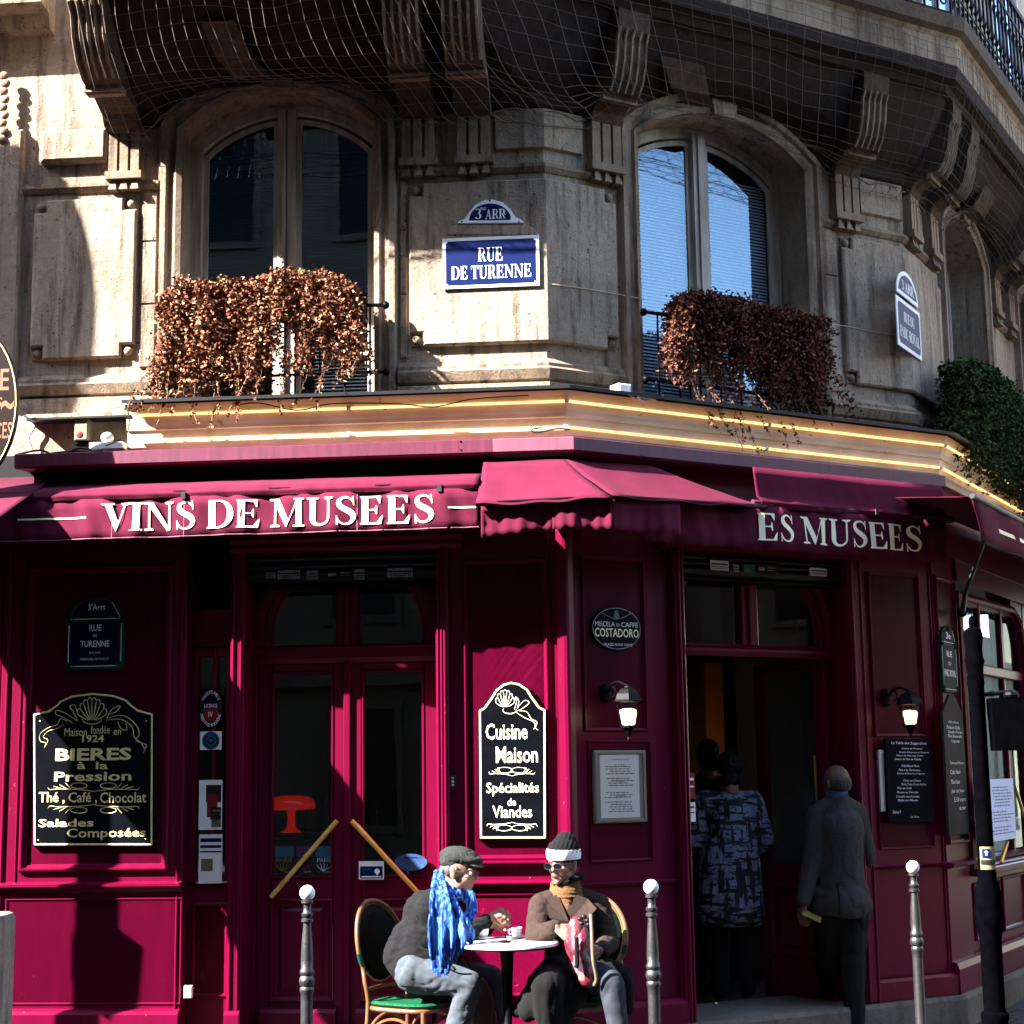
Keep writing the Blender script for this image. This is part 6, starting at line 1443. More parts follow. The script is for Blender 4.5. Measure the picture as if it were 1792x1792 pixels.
t = T('window_sprig', 'pale green feathery sprig on top of the brown creeper, left window', 'plant', UA, (UA.P(535, 500, .24)[0], -.24, ztp)); rr = random.Random(5); lf = MB(UA); tw = MB(UA)
for i in range(60):
    x0 = UA.P(rr.uniform(512, 560), 500, .24)[0]; p0 = Vector((x0, -.24+rr.uniform(-.05, .05), ztp-.02)); d = Vector((rr.uniform(-.6, .6), rr.uniform(-.4, .4), 1)).normalized()*rr.uniform(.04, .13); tw.tube([p0, p0+d], .0012, 3)
    for k in range(7): leaf(lf, UA.M @ (p0+d*rr.random()+Vector((rr.gauss(0, .006),)*3)), .014, rr)
t.part('stems', tw, m_pale, kind='stuff'); t.part('leaves', lf, m_pale, kind='stuff')
g2, hs0, hs1, hz, hl = guard(UB, 1128, 548, 1447, 592, 665, 702, .13, 'black wrought-iron guard across the foot of the middle window')
ga = UB.P(1168, 600, .2)[0]; gb = UB.P(1440, 600, .2)[0]; ztp = UB.P(1300, 548, .2)[1]; zbt_ = UB.P(1300, 735, .2)[1]
def prof2(u): return (.03*sin(pi*u)+(.02 if u < .5 else -.01)-(.05 if u < .06 else 0)), (.62+.35*sin(u*19)**2 if u < .45 else (.72 if u < .6 else .95)), (1.0 if .12 < u < .2 else 1.3)
creeper('window_creeper', 'shade-darkened maroon-brown dried creeper hanging from the middle window guard, pale stems dangling', 'plant', UB, ga, gb, ztp, zbt_, .24, .10, prof2, 13000, m_leafB, m_twig, 21,
    [(ga+(gb-ga)*u, zbt_+.28+.1*rt.random(), L_, dx) for u, L_, dx in ((.1, .36, .02), (.13, .40, .05), (.16, .34, -.03), (.2, .42, .02), (.25, .4, .06), (.3, .42, -.02), (.33, .46, .04), (.38, .42, .05), (.22, .3, -.06), (.28, .33, .02), (.45, .3, -.03), (.7, .42, -.04), (.75, .36, .03), (.85, .3, .02), (.4, .5, -.09), (.6, .44, -.06))], m_twigp)
g3, *_ = guard(UC, 1652, 640, 1716, 700, 730, 800, .13, 'black wrought-iron guard of the receding third window')
ga = UC.P(1676, 700, .3)[0]; gb = UC.P(1772, 700, .3)[0]; ztp = 4.62; zbt_ = 3.62
creeper('evergreen_plant', 'dense dark green bushy plant at the third window, right edge', 'plant', UC, ga, gb, ztp, zbt_, .30, .12, lambda u: (.10*sin(pi*u)**.6-.05, .9-.1*abs(u-.5), 1.5), 15000, m_leafG, m_twig, 31, size=(.02, .045))
creeper('ivy', 'tangled olive and brown ivy spilling over the cornice at the right edge', 'plant', UC, gb-.4, gb+1.7, 4.25, 3.50, .46, .10, lambda u: (.05*sin(u*9), .75+.25*sin(u*14)**2, 1.1), 7000, m_leafO, m_twig, 41, size=(.02, .04))
# ------------------------------------------------------------------ bistro table and chairs
YT = 9.16
ct = atdepth(887, 1648, YT); zt_ = ct.z; rt_ = 88/FPX*YT
m_marble = mk('white_marble_top', (.74, .70, .66), .25, col2=(.45, .38, .34), vscale=9, vfac=.33, spec=.5)
t = T('bistro_table', 'small round marble bistro table on a black cast-iron pedestal between the seated pair', 'table', W, (ct.x, YT, 0))
t.part('table_top', MB().lathe([(.002, -.022), (rt_-.01, -.022), (rt_, -.016), (rt_, -.004), (rt_-.004, 0), (.002, 0)], ct, 48), m_marble, smooth=50)
t.part('brass_edge', MB().lathe([(rt_-.002, -.026), (rt_+.002, -.024), (rt_+.002, -.019), (rt_-.002, -.018)], ct, 48, False), m_iron)
H_ = zt_
t.part('pedestal', MB().lathe([(.09, .02), (.05, .05), (.03, .09), (.026, .2), (.026, .30), (.033, .31), (.033, .33), (.026, .34), (.032, .36), (.032, .375), (.022, .39), (.026, .56), (.030, .64), (.036, H_-.06), (.055, H_-.045), (.09, H_-.024)], (ct.x, YT, 0), 20), m_iron, smooth=50)
for k in range(3):
    a = 2*pi*k/3+.5; t.part('foot', MB().tube(spline([(ct.x+.03*cos(a), YT+.03*sin(a), .09), (ct.x+.12*cos(a), YT+.12*sin(a), .06), (ct.x+.22*cos(a), YT+.22*sin(a), .012)], 4), [.02]*4+[.016]*4+[.014], 8), m_iron, smooth=60)
def on_table(px, py): # point on the table plane
    r = ray(px, py); k = (zt_-CAMH)/r.z; return Vector((r.x*k, r.y*k, zt_))
m_china = mk('white_china', (.86, .86, .85), .2, var=.02); m_coffee = mk('dark_coffee', (.02, .01, .006), .2)
def cup(px, py, lab, hx):
    c = on_table(px, py); t = T('coffee_cup', lab, 'cup', W, tuple(c), 'espresso cups on the marble table')
    t.part('cup_body', MB().lathe([(.012, .006), (.021, .008), (.027, .02), (.031, .055), (.029, .055), (.024, .022), (.002, .012)], c, 24), m_china, smooth=50)
    t.part('coffee', MB().lathe([(.002, .042), (.0275, .042)], c, 20), m_coffee)
    t.part('handle', MB().tube([c+Vector((hx*(.028+.016*sin(a)), -.006, .033+.014*cos(a))) for a in [i*pi/8 for i in range(9)]], .0035, 6), m_china, smooth=60)
    s = T('saucer', lab.replace('cup', 'saucer under the cup'), 'saucer', W, tuple(c), 'saucers on the marble table')
    s.part('dish', MB().lathe([(.02, .001), (.035, .002), (.060, .009), (.060, .011), (.034, .005), (.002, .005)], c, 28), m_china, smooth=50)
cup(846, 1643, 'white espresso cup near the man', -1); cup(904, 1641, 'white espresso cup near the woman', -1)
c = on_table(884, 1650); t = T('sunglasses_case', 'small dark folded object lying on the marble table between the cups', 'case', W, tuple(c))
t.part('case', MB().ell((c.x, c.y, c.z+.006), (.035, .03, .006), 14, 6), m_iron, smooth=True); t.part('spoon', MB().tube([c+Vector((.04, .02, .004)), c+Vector((.09, .05, .004))], .003, 5), m_steel)
for k, (px, py, w, rz_, lab) in enumerate(((872, 1640, .07, .3, 'white bill slip beside the left cup'), (925, 1642, .05, -.4, 'white bill slip beside the right cup'))):
    c = on_table(px, py); b = MB(); b.T = Matrix.Translation(c) @ Matrix.Rotation(rz_, 4, 'Z'); b.add([(-w/2, -.03, .002), (w/2, -.03, .0015), (w/2, .03, .003), (-w/2, .03, .0018)], [(0, 1, 2, 3)]); single('paper_slip', b, m_papw, lab, 'paper', tuple(c))
m_cane = mk('honey_rattan_cane', (.42, .20, .07), .4, col2=(.24, .09, .03), vscale=14, stretch=(1, 1, .4), spec=.5)
m_weave = mk('green_black_woven_cane', (.004, .030, .018), .6, var=.4, vscale=80, spec=.05); m_gweave = mk('bright_green_woven_seat', (.02, .24, .10), .4, var=.25, vscale=60, bump=.4, bscale=220); m_bind = mk('green_binding', (.01, .12, .06), .4)
def chair(name, label, base, ang, group):
    t = T(name, label, 'chair', W, base, group, rz=ang)
    Mx = Matrix.Translation(base) @ Matrix.Rotation(ang, 4, 'Z')   # local: -y is the front
    def mb(): b = MB(W); b.T = Mx; return b
    seat = .495; rr_ = .012
    # woven seat, rounded square
    def sq(r, z, e=4): return [(r*abs(cos(a))**(2/e)*(1 if cos(a) >= 0 else -1), r*abs(sin(a))**(2/e)*(1 if sin(a) >= 0 else -1), z) for a in [2*pi*i/32 for i in range(32)]]
    t.part('seat', mb().rings([sq(.17, seat-.014), sq(.205, seat-.012), sq(.212, seat), sq(.20, seat+.010), sq(.15, seat+.004), sq(.02, seat-.002)], cap0=True, cap1=True), m_gweave, smooth=60)
    t.part('seat_rim', mb().tube(sq(.205, seat-.028)+sq(.205, seat-.028)[:1], .013, 8), m_cane, smooth=60)
    bc = Vector((0, .245, .80)); tilt = .16
    def bp(a, rx=.205, rz=.225, dy=0): x, z = rx*cos(a), rz*sin(a); return Vector((x, bc.y+z*tilt+dy+.03*(1-(x/.2)**2), bc.z+z))
    loop = [bp(a) for a in [radians(-60+300*i/30) for i in range(31)]]
    loop = [bp(radians(a)) for a in range(-50, 231, 8)]
    legR = [Vector((.20, .24, .02)), Vector((.19, .20, .30)), Vector((.18, .19, .50)), Vector((.19, .205, .60))]
    legL = [Vector((-p.x, p.y, p.z)) for p in legR]
    t.part('back_frame', mb().tube(spline(legR+loop[2:-2]+legL[::-1], 2), .0135, 8), m_cane, smooth=60)
    n = 28; b = mb(); rs = [[tuple(bp(2*pi*i/n, .185*k, .205*k)) for i in range(n)] for k in (1, .75, .5, .25, .03)]; b.rings(rs, cap1=True); o = t.part('backrest_panel', b, m_weave, smooth=60); md = o.modifiers.new('t', 'SOLIDIFY'); md.thickness = .006
    t.part('inner_loop', mb().tube([bp(2*pi*i/n, .188, .208) for i in range(n+1)], .007, 6), m_cane, smooth=60)
    b = mb()
    t.part('back_stretcher', mb().tube([(-.185, .205, .56), (0, .235, .565), (.185, .205, .56)], .010, 6), m_cane, smooth=60)
    for x in (-.185, .185): t.part('leg', mb().tube([(x, -.185, seat-.03), (x*1.04, -.20, .02)], .0145, 8), m_cane, smooth=60)
    for x in (-.2, .2):
        for z0, z1 in ((.655, .665), (.70, .745)):
            c_ = x/abs(x); t.part('binding', mb().tube([bp(pi/2-c_*radians(128-(z-.655)*300), .2055, .2255) for z in (z0, z1)], .0165, 8), m_bind)
    def arch(p, q, h): return spline([p, p.lerp(q, .12)+Vector((0, 0, h*.7)), p.lerp(q, .5)+Vector((0, 0, h)), p.lerp(q, .88)+Vector((0, 0, h*.7)), q], 4)
    for p, q_ in (((-.19, -.195, .22), (.19, -.195, .22)), ((-.19, .2, .22), (.19, .2, .22)), ((-.195, -.19, .22), (-.195, .195, .22)), ((.195, -.19, .22), (.195, .195, .22))): t.part('arched_brace', mb().tube(arch(Vector(p), Vector(q_), .20), .0085, 6), m_cane, smooth=60)
    for x, y in ((-.19, -.19), (.19, -.19), (-.19, .2), (.19, .2)): t.part('joint_wrap', mb().tube([(x, y, .20), (x, y, .235)], .018, 8), m_cable if y > 0 else m_bind)
    return t
chA = atdepth(728, 1790, 9.42); chB = atdepth(1022, 1790, 9.38)
G_ = 'rattan bistro chairs at the table'
chair('rattan_chair', 'rattan chair with green woven seat and oval back under the man', (chA.x, 9.42, 0), radians(57), G_)
chair('rattan_chair', 'rattan chair with oval cane back mostly hidden behind the seated woman', (chB.x, 9.46, 0), radians(-14), G_)

# ------------------------------------------------------------------ people
def capsule(b, p, q_, r0, r1, n=12):
    p, q_ = Vector(p), Vector(q_); d = q_-p; L_ = d.length
    if L_ < 1e-5: d = Vector((0, 0, 1)); L_ = 1e-5
    d = d/max(L_, 1e-5); a = d.cross(Vector((.3, .5, .81))).normalized(); c = d.cross(a); rs = []
    for k in range(5): th = -pi/2+pi/2*(k+.15)/5; rs.append((p+d*(r0*sin(th)), r0*cos(th)))
    rs.append((p, r0)); rs.append((q_, r1))
    for k in range(5): th = pi/2*(k+.85)/5; rs.append((q_+d*(r1*sin(th)), r1*cos(th)))
    b.rings([[tuple(cc+a*(r*cos(2*pi*i/n))+c*(r*sin(2*pi*i/n))) for i in range(n)] for cc, r in rs], cap0=True, cap1=True)
def chain(b, pts, rs):
    for i in range(len(pts)-1): capsule(b, pts[i], pts[i+1], rs[i], rs[i+1])
def remesh(b, voxel, smooth=4, fold=None):
    """merge overlapping closed pieces into one continuous skin"""
    me = bpy.data.meshes.new('tmp'); me.from_pydata([tuple(p) for p in b.v], [], b.f)
    bm = bmesh.new(); bm.from_mesh(me); bmesh.ops.recalc_face_normals(bm, faces=bm.faces); bm.to_mesh(me); bm.free()
    o = bpy.data.objects.new('tmp', me); COL.objects.link(o)
    r = o.modifiers.new('r', 'REMESH'); r.mode = 'VOXEL'; r.voxel_size = voxel
    if smooth: s = o.modifiers.new('s', 'SMOOTH'); s.iterations = smooth; s.factor = .5
    dg = bpy.context.evaluated_depsgraph_get(); ev = o.evaluated_get(dg); m2 = bpy.data.meshes.new_from_object(ev)
    if fold:
        nn = [v.normal.copy() for v in m2.vertices]
        for v, n in zip(m2.vertices, nn): v.co = v.co + n*fold(v.co, n)
    res = MB(); res.v = [v.co.copy() for v in m2.vertices]; res.f = [tuple(p.vertices) for p in m2.polygons]
    bpy.data.objects.remove(o); bpy.data.meshes.remove(me); bpy.data.meshes.remove(m2); return res
def frame(f, u=(0, 0, 1)):
    f = Vector(f).normalized(); u = Vector(u); s = f.cross(u).normalized(); u = s.cross(f); return f, u, s
def head(b, c, f, u=(0, 0, 1), k=1.0, smile=0):
    """c: centre of the skull; f: facing direction"""
    f, u, s = frame(f, u); c = Vector(c)
    def P(x, y, z): return c+s*(x*k)+f*(y*k)+u*(z*k)
    def E(x, y, z, rx, ry, rz):
        M = Matrix((s, f, u)).transposed(); b.ell(P(x, y, z), (rx*k, ry*k, rz*k), 16, 12, M)
    E(0, -.012, .025, .076, .096, .095); E(0, .022, -.035, .060, .070, .075); E(0, .040, -.072, .045, .048, .040)
    E(0, .070, -.098, .020, .020, .018)                                          # chin
    for x in (-1, 1):
        E(.033*x, .062, -.028, .024, .020, .024)                                 # cheeks
        E(.045*x, .015, -.07, .022, .036, .030)                                  # jaw corner
        E(.030*x, .078, .022, .022, .012, .008)                                  # brow
        E(.078*x, -.006, -.012, .010, .018, .030); E(.083*x, -.012, .004, .007, .014, .018); E(.080*x, .0, -.034, .007, .009, .010)   # ear
    capsule(b, P(0, .084, .016), P(0, .108, -.024), .009*k, .0125*k); E(0, .096, -.034, .018, .012, .009)
    E(0, .088, -.055, .020, .008, .006); E(0, .086, -.067, .018, .009, .007)      # lips
    capsule(b, P(0, -.02, -.06), P(0, -.035, -.15), .054*k, .056*k)
    return P
def hand(b, w, d, n, side, curl=.6, spread=.16, k=1.0, thumb=.7):
    """w wrist, d finger direction, n back-of-hand normal, side: +1/-1 thumb side"""
    d = Vector(d).normalized(); n = Vector(n); n = (n-d*n.dot(d)).normalized(); t = d.cross(n)*side; w = Vector(w)
    for i in range(4):
        o = t*((i-1.5)*-.019*k)
        capsule(b, w+d*.01*k+o*.6, w+d*.085*k+o, .015*k, .0115*k)
        kn = w+d*(.088-(abs(i-1)*.004))*k+o; L_ = (.040, .045, .041, .032)[i]*k; a = curl*(.75+.1*i); dd = d+o.normalized()*spread*.2; p = kn
        for j, (l, r0, r1) in enumerate(((L_, .0098, .0088), (L_*.62, .0088, .0080), (L_*.5, .0080, .0066))):
            a_ = a*(j+.6)*.9; e = dd*cos(a_)-n*sin(a_); q_ = p+e.normalized()*l; capsule(b, p, q_, r0*k, r1*k); p = q_
    p = w+d*.022*k+t*.026*k; e1 = (d*.6+t*.75-n*.35*thumb).normalized(); q_ = p+e1*.036*k; capsule(b, p, q_, .014*k, .0105*k); e2 = (d*.9+t*.1-n*.6*thumb).normalized(); r = q_+e2*.030*k; capsule(b, q_, r, .0105*k, .0095*k); capsule(b, r, r+(d-n*.5).normalized()*.022*k, .0095*k, .007*k)
def wrinkles(amp, fr=14, dirs=(1, 1, 1), seed=0):
    def f(p, n): 
        v = Vector((p.x*dirs[0], p.y*dirs[1], p.z*dirs[2]))*fr*.62+Vector((seed, 0, 0))
        a = noise.noise(v); bb = noise.noise(v*.6+Vector((9, 3, 1))); c_ = noise.noise(v*2.1+Vector((2, 7, 4)))
        return amp*(bb*.8-.85*max(0, 1-abs(a)*5)-.22*max(0, 1-abs(c_)*5))
    return f
m_skin = mk('fair_skin', (.62, .33, .24), .5, col2=(.52, .24, .17), vscale=18, vfac=.42, spec=.35); m_skin.node_tree.nodes['Principled BSDF'].inputs['Subsurface Weight'].default_value = .12; m_skin.node_tree.nodes['Principled BSDF'].inputs['Subsurface Radius'].default_value = (.01, .004, .002)
m_black_wool = mk('charcoal_wool_jacket', (.014, .0135, .0165), .95, var=.25, vscale=50, bump=.4, bscale=250)
m_jean = mk('pale_blue_grey_jeans', (.17, .20, .24), .9, col2=(.085, .105, .135), vscale=11, bump=.35, bscale=300)
m_jean_d = mk('slate_blue_trousers', (.085, .09, .125), .9, var=.25, vscale=20, bump=.3, bscale=300)
m_dtrous = mk('black_trousers', (.016, .016, .02), .9, var=.3, vscale=9, bump=.2, bscale=200)
m_brown = mk('brown_wool_coat', (.078, .043, .031), .95, var=.18, vscale=40, bump=.4, bscale=260)
m_blackcoat = mk('black_wool_lining', (.006, .0055, .006), .95, var=.3, bump=.3, bscale=200)
m_camel = mk('camel_knit_sweater', (.36, .17, .07), .95, var=.15, vscale=60, bump=.5, bscale=280)
m_grey = mk('grey_tweed_jacket', (.13, .117, .122), .9, var=.3, vscale=120, bump=.3, bscale=300)
m_hair = mk('grey_hair', (.20, .18, .17), .6, var=.35, vscale=60, stretch=(1, 1, .2), bump=.6, bscale=120); m_hairb = mk('dark_hair', (.010, .007, .006), .5, var=.3, vscale=60, stretch=(1, 1, .2), bump=.6, bscale=120)
m_scarf = bpy.data.materials.new('blue_crinkled_scarf'); m_scarf.use_nodes = True
def setup_scarf():
    N = m_scarf.node_tree.nodes; L = m_scarf.node_tree.links; b = N['Principled BSDF']; b.inputs['Roughness'].default_value = .85; b.inputs['Specular IOR Level'].default_value = .2
    tc = N.new('ShaderNodeTexCoord'); mp = N.new('ShaderNodeMapping'); mp.inputs['Scale'].default_value = (75, 75, 5); L.new(tc.outputs['Object'], mp.inputs[0])
    nz = N.new('ShaderNodeTexNoise'); nz.inputs['Scale'].default_value = 1; nz.inputs['Detail'].default_value = 4; nz.inputs['Distortion'].default_value = .4; L.new(mp.outputs[0], nz.inputs[0])
    r = N.new('ShaderNodeValToRGB'); r.color_ramp.elements[0].position = .40; r.color_ramp.elements[1].position = .64; r.color_ramp.elements[0].color = (.002, .012, .10, 1); r.color_ramp.elements[1].color = (.075, .17, .37, 1); e = r.color_ramp.elements.new(.5); e.color = (.01, .055, .27, 1)
    L.new(nz.outputs[0], r.inputs[0]); L.new(r.outputs[0], b.inputs['Base Color']); bp = N.new('ShaderNodeBump'); bp.inputs['Strength'].default_value = .6; bp.inputs['Distance'].default_value = .01; L.new(nz.outputs[0], bp.inputs['Height']); L.new(bp.outputs[0], b.inputs['Normal'])
setup_scarf()
def AT(px, py, Y): return atdepth(px, py, Y)
def blobs(fn, voxel, smooth=4, fold=None): b = MB(); fn(b); return remesh(b, voxel, smooth, fold)

# --- the seated man in the flat cap
pm = T('person', 'seated man in flat cap, glasses, dark jacket and long blue scarf, leaning on the table', 'person', W, tuple(AT(740, 1790, 9.3).to_2d())+(0,))
Yn, Yf, Yc = 9.20, 9.54, 9.37
hc = AT(803, 1524, 9.34); hf = Vector((.93, -.28, -.16)); hu = Vector((.17, -.05, 1))
sn, sf = AT(750, 1590, Yn), AT(772, 1592, Yf); en, ef = AT(786, 1650, Yn+.02), AT(826, 1645, Yf); wn_, wf = AT(857, 1608, 9.36), AT(858, 1618, 9.40)
hipn, hipf = AT(722, 1703, Yn+.05), AT(735, 1703, Yf-.05); kn_, kf = AT(822, 1722, Yn), AT(858, 1712, Yf); an_, af = AT(786, 1840, Yn), AT(868, 1840, Yf)
chest = AT(752, 1605, Yc); belly = AT(735, 1665, Yc); pel = AT(728, 1700, Yc); neck = AT(782, 1566, 9.36)
def body1(b):
    head(b, hc, hf, hu, 1.0)
    chain(b, [hc-Vector((.03, 0, .07)), neck, chest], [.05, .055, .09]); chain(b, [chest, belly, pel], [.11, .11, .11])
    for s_, e_, w_ in ((sn, en, wn_), (sf, ef, wf)): chain(b, [s_, e_, w_], [.045, .036, .026])
    for h_, k_, a_ in ((hipn, kn_, an_), (hipf, kf, af)): chain(b, [h_, k_, a_, a_+Vector((.16, -.02, -.05))], [.07, .05, .038, .03])
    hand(b, wn_, Vector((.75, .35, .25)), Vector((.3, -.8, .5)), 1, 1.1); hand(b, wf, Vector((.7, -.45, .35)), Vector((.35, .8, .5)), -1, 1.0)
pm.part('body', blobs(body1, .0055, 3), m_skin, smooth=True)
def jacket1(b):
    chain(b, [neck+Vector((-.02, 0, -.01)), chest+Vector((-.02, 0, .02)), chest.lerp(belly, .5), belly, pel+Vector((-.01, 0, .055))], [.075, .13, .15, .158, .148])
    for s_ in (sn, sf): chain(b, [neck+Vector((0, 0, -.02)), s_], [.07, .082])
    for s_, e_, w_ in ((sn, en, wn_), (sf, ef, wf)): chain(b, [s_, s_.lerp(e_, .5), e_, e_.lerp(w_, .5), w_.lerp(e_, .10)], [.082, .072, .062, .052, .040])
    chain(b, [AT(714, 1640, Yc), AT(706, 1672, Yc)], [.10, .115])
jk = blobs(jacket1, .010, 3, wrinkles(.008, 15, (.8, 1, 2.2)))
pm.part('jacket', jk, m_black_wool, smooth=True)
def pocket(b): capsule(b, AT(732, 1648, 9.105), AT(757, 1661, 9.09), .004, .004)
b = MB(); b.tube([AT(726, 1640, 9.10), AT(737, 1650, 9.09), AT(741, 1658, 9.09)], .004, 5); b.tube([AT(728, 1656, 9.12), AT(752, 1664, 9.08), AT(770, 1662, 9.08)], .006, 5); pm.part('pocket_seam', b, m_blackcoat, kind='stuff')
def jeans1(b):
    chain(b, [pel+Vector((.02, 0, -.01)), hipn], [.118, .105]); chain(b, [pel+Vector((.02, 0, -.01)), hipf], [.118, .10])
    for h_, k_, a_ in ((hipn, kn_, an_),): chain(b, [h_, h_.lerp(k_, .5), k_, k_.lerp(a_, .35), a_], [.100, .092, .076, .068, .058])
    chain(b, [hipf, kf, kf.lerp(af, .4), af], [.11, .078, .068, .058])
pm.part('jeans', blobs(jeans1, .011, 3, wrinkles(.007, 17, (1.0, 1.6, 1.5), 4)), m_jean, smooth=True)
def collar1(b):
    for k in range(13):
        a = 2*pi*k/12; p = neck+Vector((.075*cos(a)+.012, .075*sin(a), .030+.02*sin(a)+.02*cos(a))); b.ell(p, (.032, .032, .036), 8, 6)
pm.part('collar', blobs(collar1, .008, 2, wrinkles(.006, 30)), m_black_wool, smooth=True)
# scarf: loop round the neck, long crumpled tail in front, swathe over the forearm
def tail(b, P0, P1, w0, w1, seed, n=9):
    rr = random.Random(seed)
    for k in range(n):
        u = k/(n-1)-.5; d = rr.uniform(-.01, .01)
        a, c = P0[0]+Vector((u*w0[0], rr.uniform(-.012, .012), 0)), P0[1]+Vector((u*w0[1], rr.uniform(-.02, .01), 0))
        e = P1[0]+Vector((u*w1[0], rr.uniform(-.02, .012), 0)); g = P1[1]+Vector((u*w1[1], rr.uniform(-.01, .01), rr.uniform(-.02, .02)))
        pts = spline([a, c, e, g], 4); b_r = [.0075+.006*rr.random() for _ in pts]; chain(b, pts, b_r)
def scarf1(b):
    for k in range(17):
        a = 2*pi*k/16; p = neck+Vector((.085*cos(a)+.03, .090*sin(a), .015-.04*cos(a)-.012*sin(a))); b.ell(p, (.030, .030, .028), 8, 6)
    tail(b, (AT(768, 1525, 9.16), AT(770, 1580, 9.02)), (AT(775, 1640, 8.99), AT(772, 1697, 9.02)), (.035, .10), (.14, .085), 2, 13)
    tail(b, (AT(778, 1545, 9.12), AT(788, 1590, 9.04)), (AT(800, 1622, 9.02), AT(806, 1648, 9.06)), (.03, .10), (.15, .14), 5, 16)
    tail(b, (AT(785, 1590, 9.05), AT(790, 1620, 9.01)), (AT(792, 1655, 9.0), AT(785, 1682, 9.04)), (.08, .12), (.13, .05), 8, 9)
    tail(b, (AT(820, 1560, 9.2), AT(826, 1590, 9.18)), (AT(815, 1610, 9.14), AT(805, 1620, 9.12)), (.04, .05), (.06, .05), 9, 6)
pm.part('scarf', blobs(scarf1, .0055, 2, wrinkles(.005, 45, (1.6, 1, .25), 3)), m_scarf, smooth=True)
b = MB(); rr = random.Random(4)
for k in range(26): p = AT(763+rr.uniform(-2, 20), 1692+rr.uniform(-4, 4), 9.01); b.tube([p, p+Vector((rr.uniform(-.006, .006), 0, -.03)), p+Vector((rr.uniform(-.01, .01), 0, -.045))], .0018, 3)
pm.part('scarf_fringe', b, m_scarf, kind='stuff')
f_, u_, s_ = frame(hf, hu)
def HP(c, x, y, z): return c+s_*x+f_*y+u_*z
M_ = Matrix((s_, f_, u_)).transposed()
def cap1(b):
    b.ell(HP(hc, 0, -.010, .075), (.093, .114, .060), 18, 10, M_); b.ell(HP(hc, 0, -.04, .045), (.087, .082, .048), 16, 10, M_); b.ell(HP(hc, 0, .045, .074), (.082, .085, .034), 16, 8, M_); b.ell(HP(hc, 0, .095, .046), (.064, .056, .010), 16, 8, M_)
m_cap = mk('grey_tweed_cap', (.075, .078, .068), .95, col2=(.03, .032, .028), vscale=110, bump=.5, bscale=260)
pm.part('flat_cap', blobs(cap1, .006, 3, wrinkles(.005, 26)), m_cap, smooth=True)
def hair1(b):
    for x in (-1, 1): b.ell(HP(hc, .066*x, -.035, .0), (.016, .046, .030), 10, 8, M_); b.ell(HP(hc, .074*x, .008, .012), (.008, .014, .022), 8, 6, M_)
    b.ell(HP(hc, 0, -.085, -.01), (.06, .028, .045), 12, 8, M_)
pm.part('hair', blobs(hair1, .005, 1, wrinkles(.003, 70)), m_hair, smooth=True)
m_eye = mk('eye_white', (.7, .7, .68), .2, var=0); m_iris = mk('dark_iris', (.02, .015, .01), .2)
def eyes(t, c, f, u, k=1.0):
    ff, uu, ss = frame(f, u)
    for x in (-1, 1):
        p = c+ss*(.031*x*k)+ff*(.0785*k)+uu*.002; t.part('eye', MB().ell(p, (.0105, .0105, .0085), 10, 8), m_eye, smooth=True); t.part('iris', MB().ell(p+ff*.0085, (.0045, .0045, .0045), 8, 6), m_iris, smooth=True)
        M2 = Matrix((ss, ff, uu)).transposed(); t.part('eyebrow', MB().ell(c+ss*(.031*x)+ff*.088+uu*.026, (.018, .004, .0035), 8, 6, M2), m_hair)
eyes(pm, hc, hf, hu)
def specs(t, c, f, u, mat, frm, rx, rz, sun):
    ff, uu, ss = frame(f, u)
    for x in (-1, 1):
        ring = [c+ss*(.032*x+rx*cos(a))+ff*(.104-.10*abs(.032*x+rx*cos(a))*.6)+uu*(-.003+rz*sin(a)) for a in [2*pi*i/18 for i in range(19)]]
        t.part('glasses_rim', MB().tube(ring, .0016, 5), frm); b = MB(); b.add([tuple(p) for p in ring[:-1]], [tuple(range(18))]); t.part('lens', b, mat)
        t.part('temple', MB().tube([c+ss*(.062*x)+ff*.092+uu*.004, c+ss*(.080*x)+ff*.05+uu*.006, c+ss*(.084*x)-ff*.005+uu*.002], .002 if not sun else .003, 5), frm)
    t.part('glasses_bridge', MB().tube([c-ss*.008+ff*.104+uu*.001, c+ff*.112+uu*.004, c+ss*.008+ff*.104+uu*.001], .0016, 5), frm)
specs(pm, hc, hf, hu, glass_mat('spectacle_glass', 1.6), m_steel, .022, .016, False)
for a_ in (an_, af):
    b = MB(); b.ell(a_+Vector((.06, -.01, -.04)), (.12, .045, .045), 14, 8); pm.part('shoe', b, m_blackcoat, smooth=True)

# --- the seated woman in the knitted hat
pw = T('person', 'seated woman in a black knitted hat with white brim, sunglasses and brown coat', 'person', W, tuple(AT(1010, 1790, 9.42).to_2d())+(0,))
wc = AT(985, 1512, 9.36); wfv = Vector((-.56, -.80, -.05)); wu = Vector((.0, 0, 1))
S_, F_ = Vector((1, .05, 0)), Vector((0, -1, 0))
shl, shr = AT(948, 1586, 9.36), AT(1046, 1586, 9.44); el_, er_ = AT(938, 1640, 9.24), AT(1066, 1650, 9.38); wl, wr = AT(974, 1622, 9.10), AT(1052, 1662, 9.16)
nk = AT(990, 1556, 9.40); ch_ = AT(996, 1606, 9.42); be = AT(1000, 1655, 9.44); pe = AT(1002, 1702, 9.44)
hl_, hr_ = AT(978, 1706, 9.38), AT(1030, 1706, 9.40); kl, kr = AT(958, 1722, 9.0), AT(1070, 1722, 9.05); al, ar = AT(968, 1850, 9.05), AT(1090, 1850, 9.02)
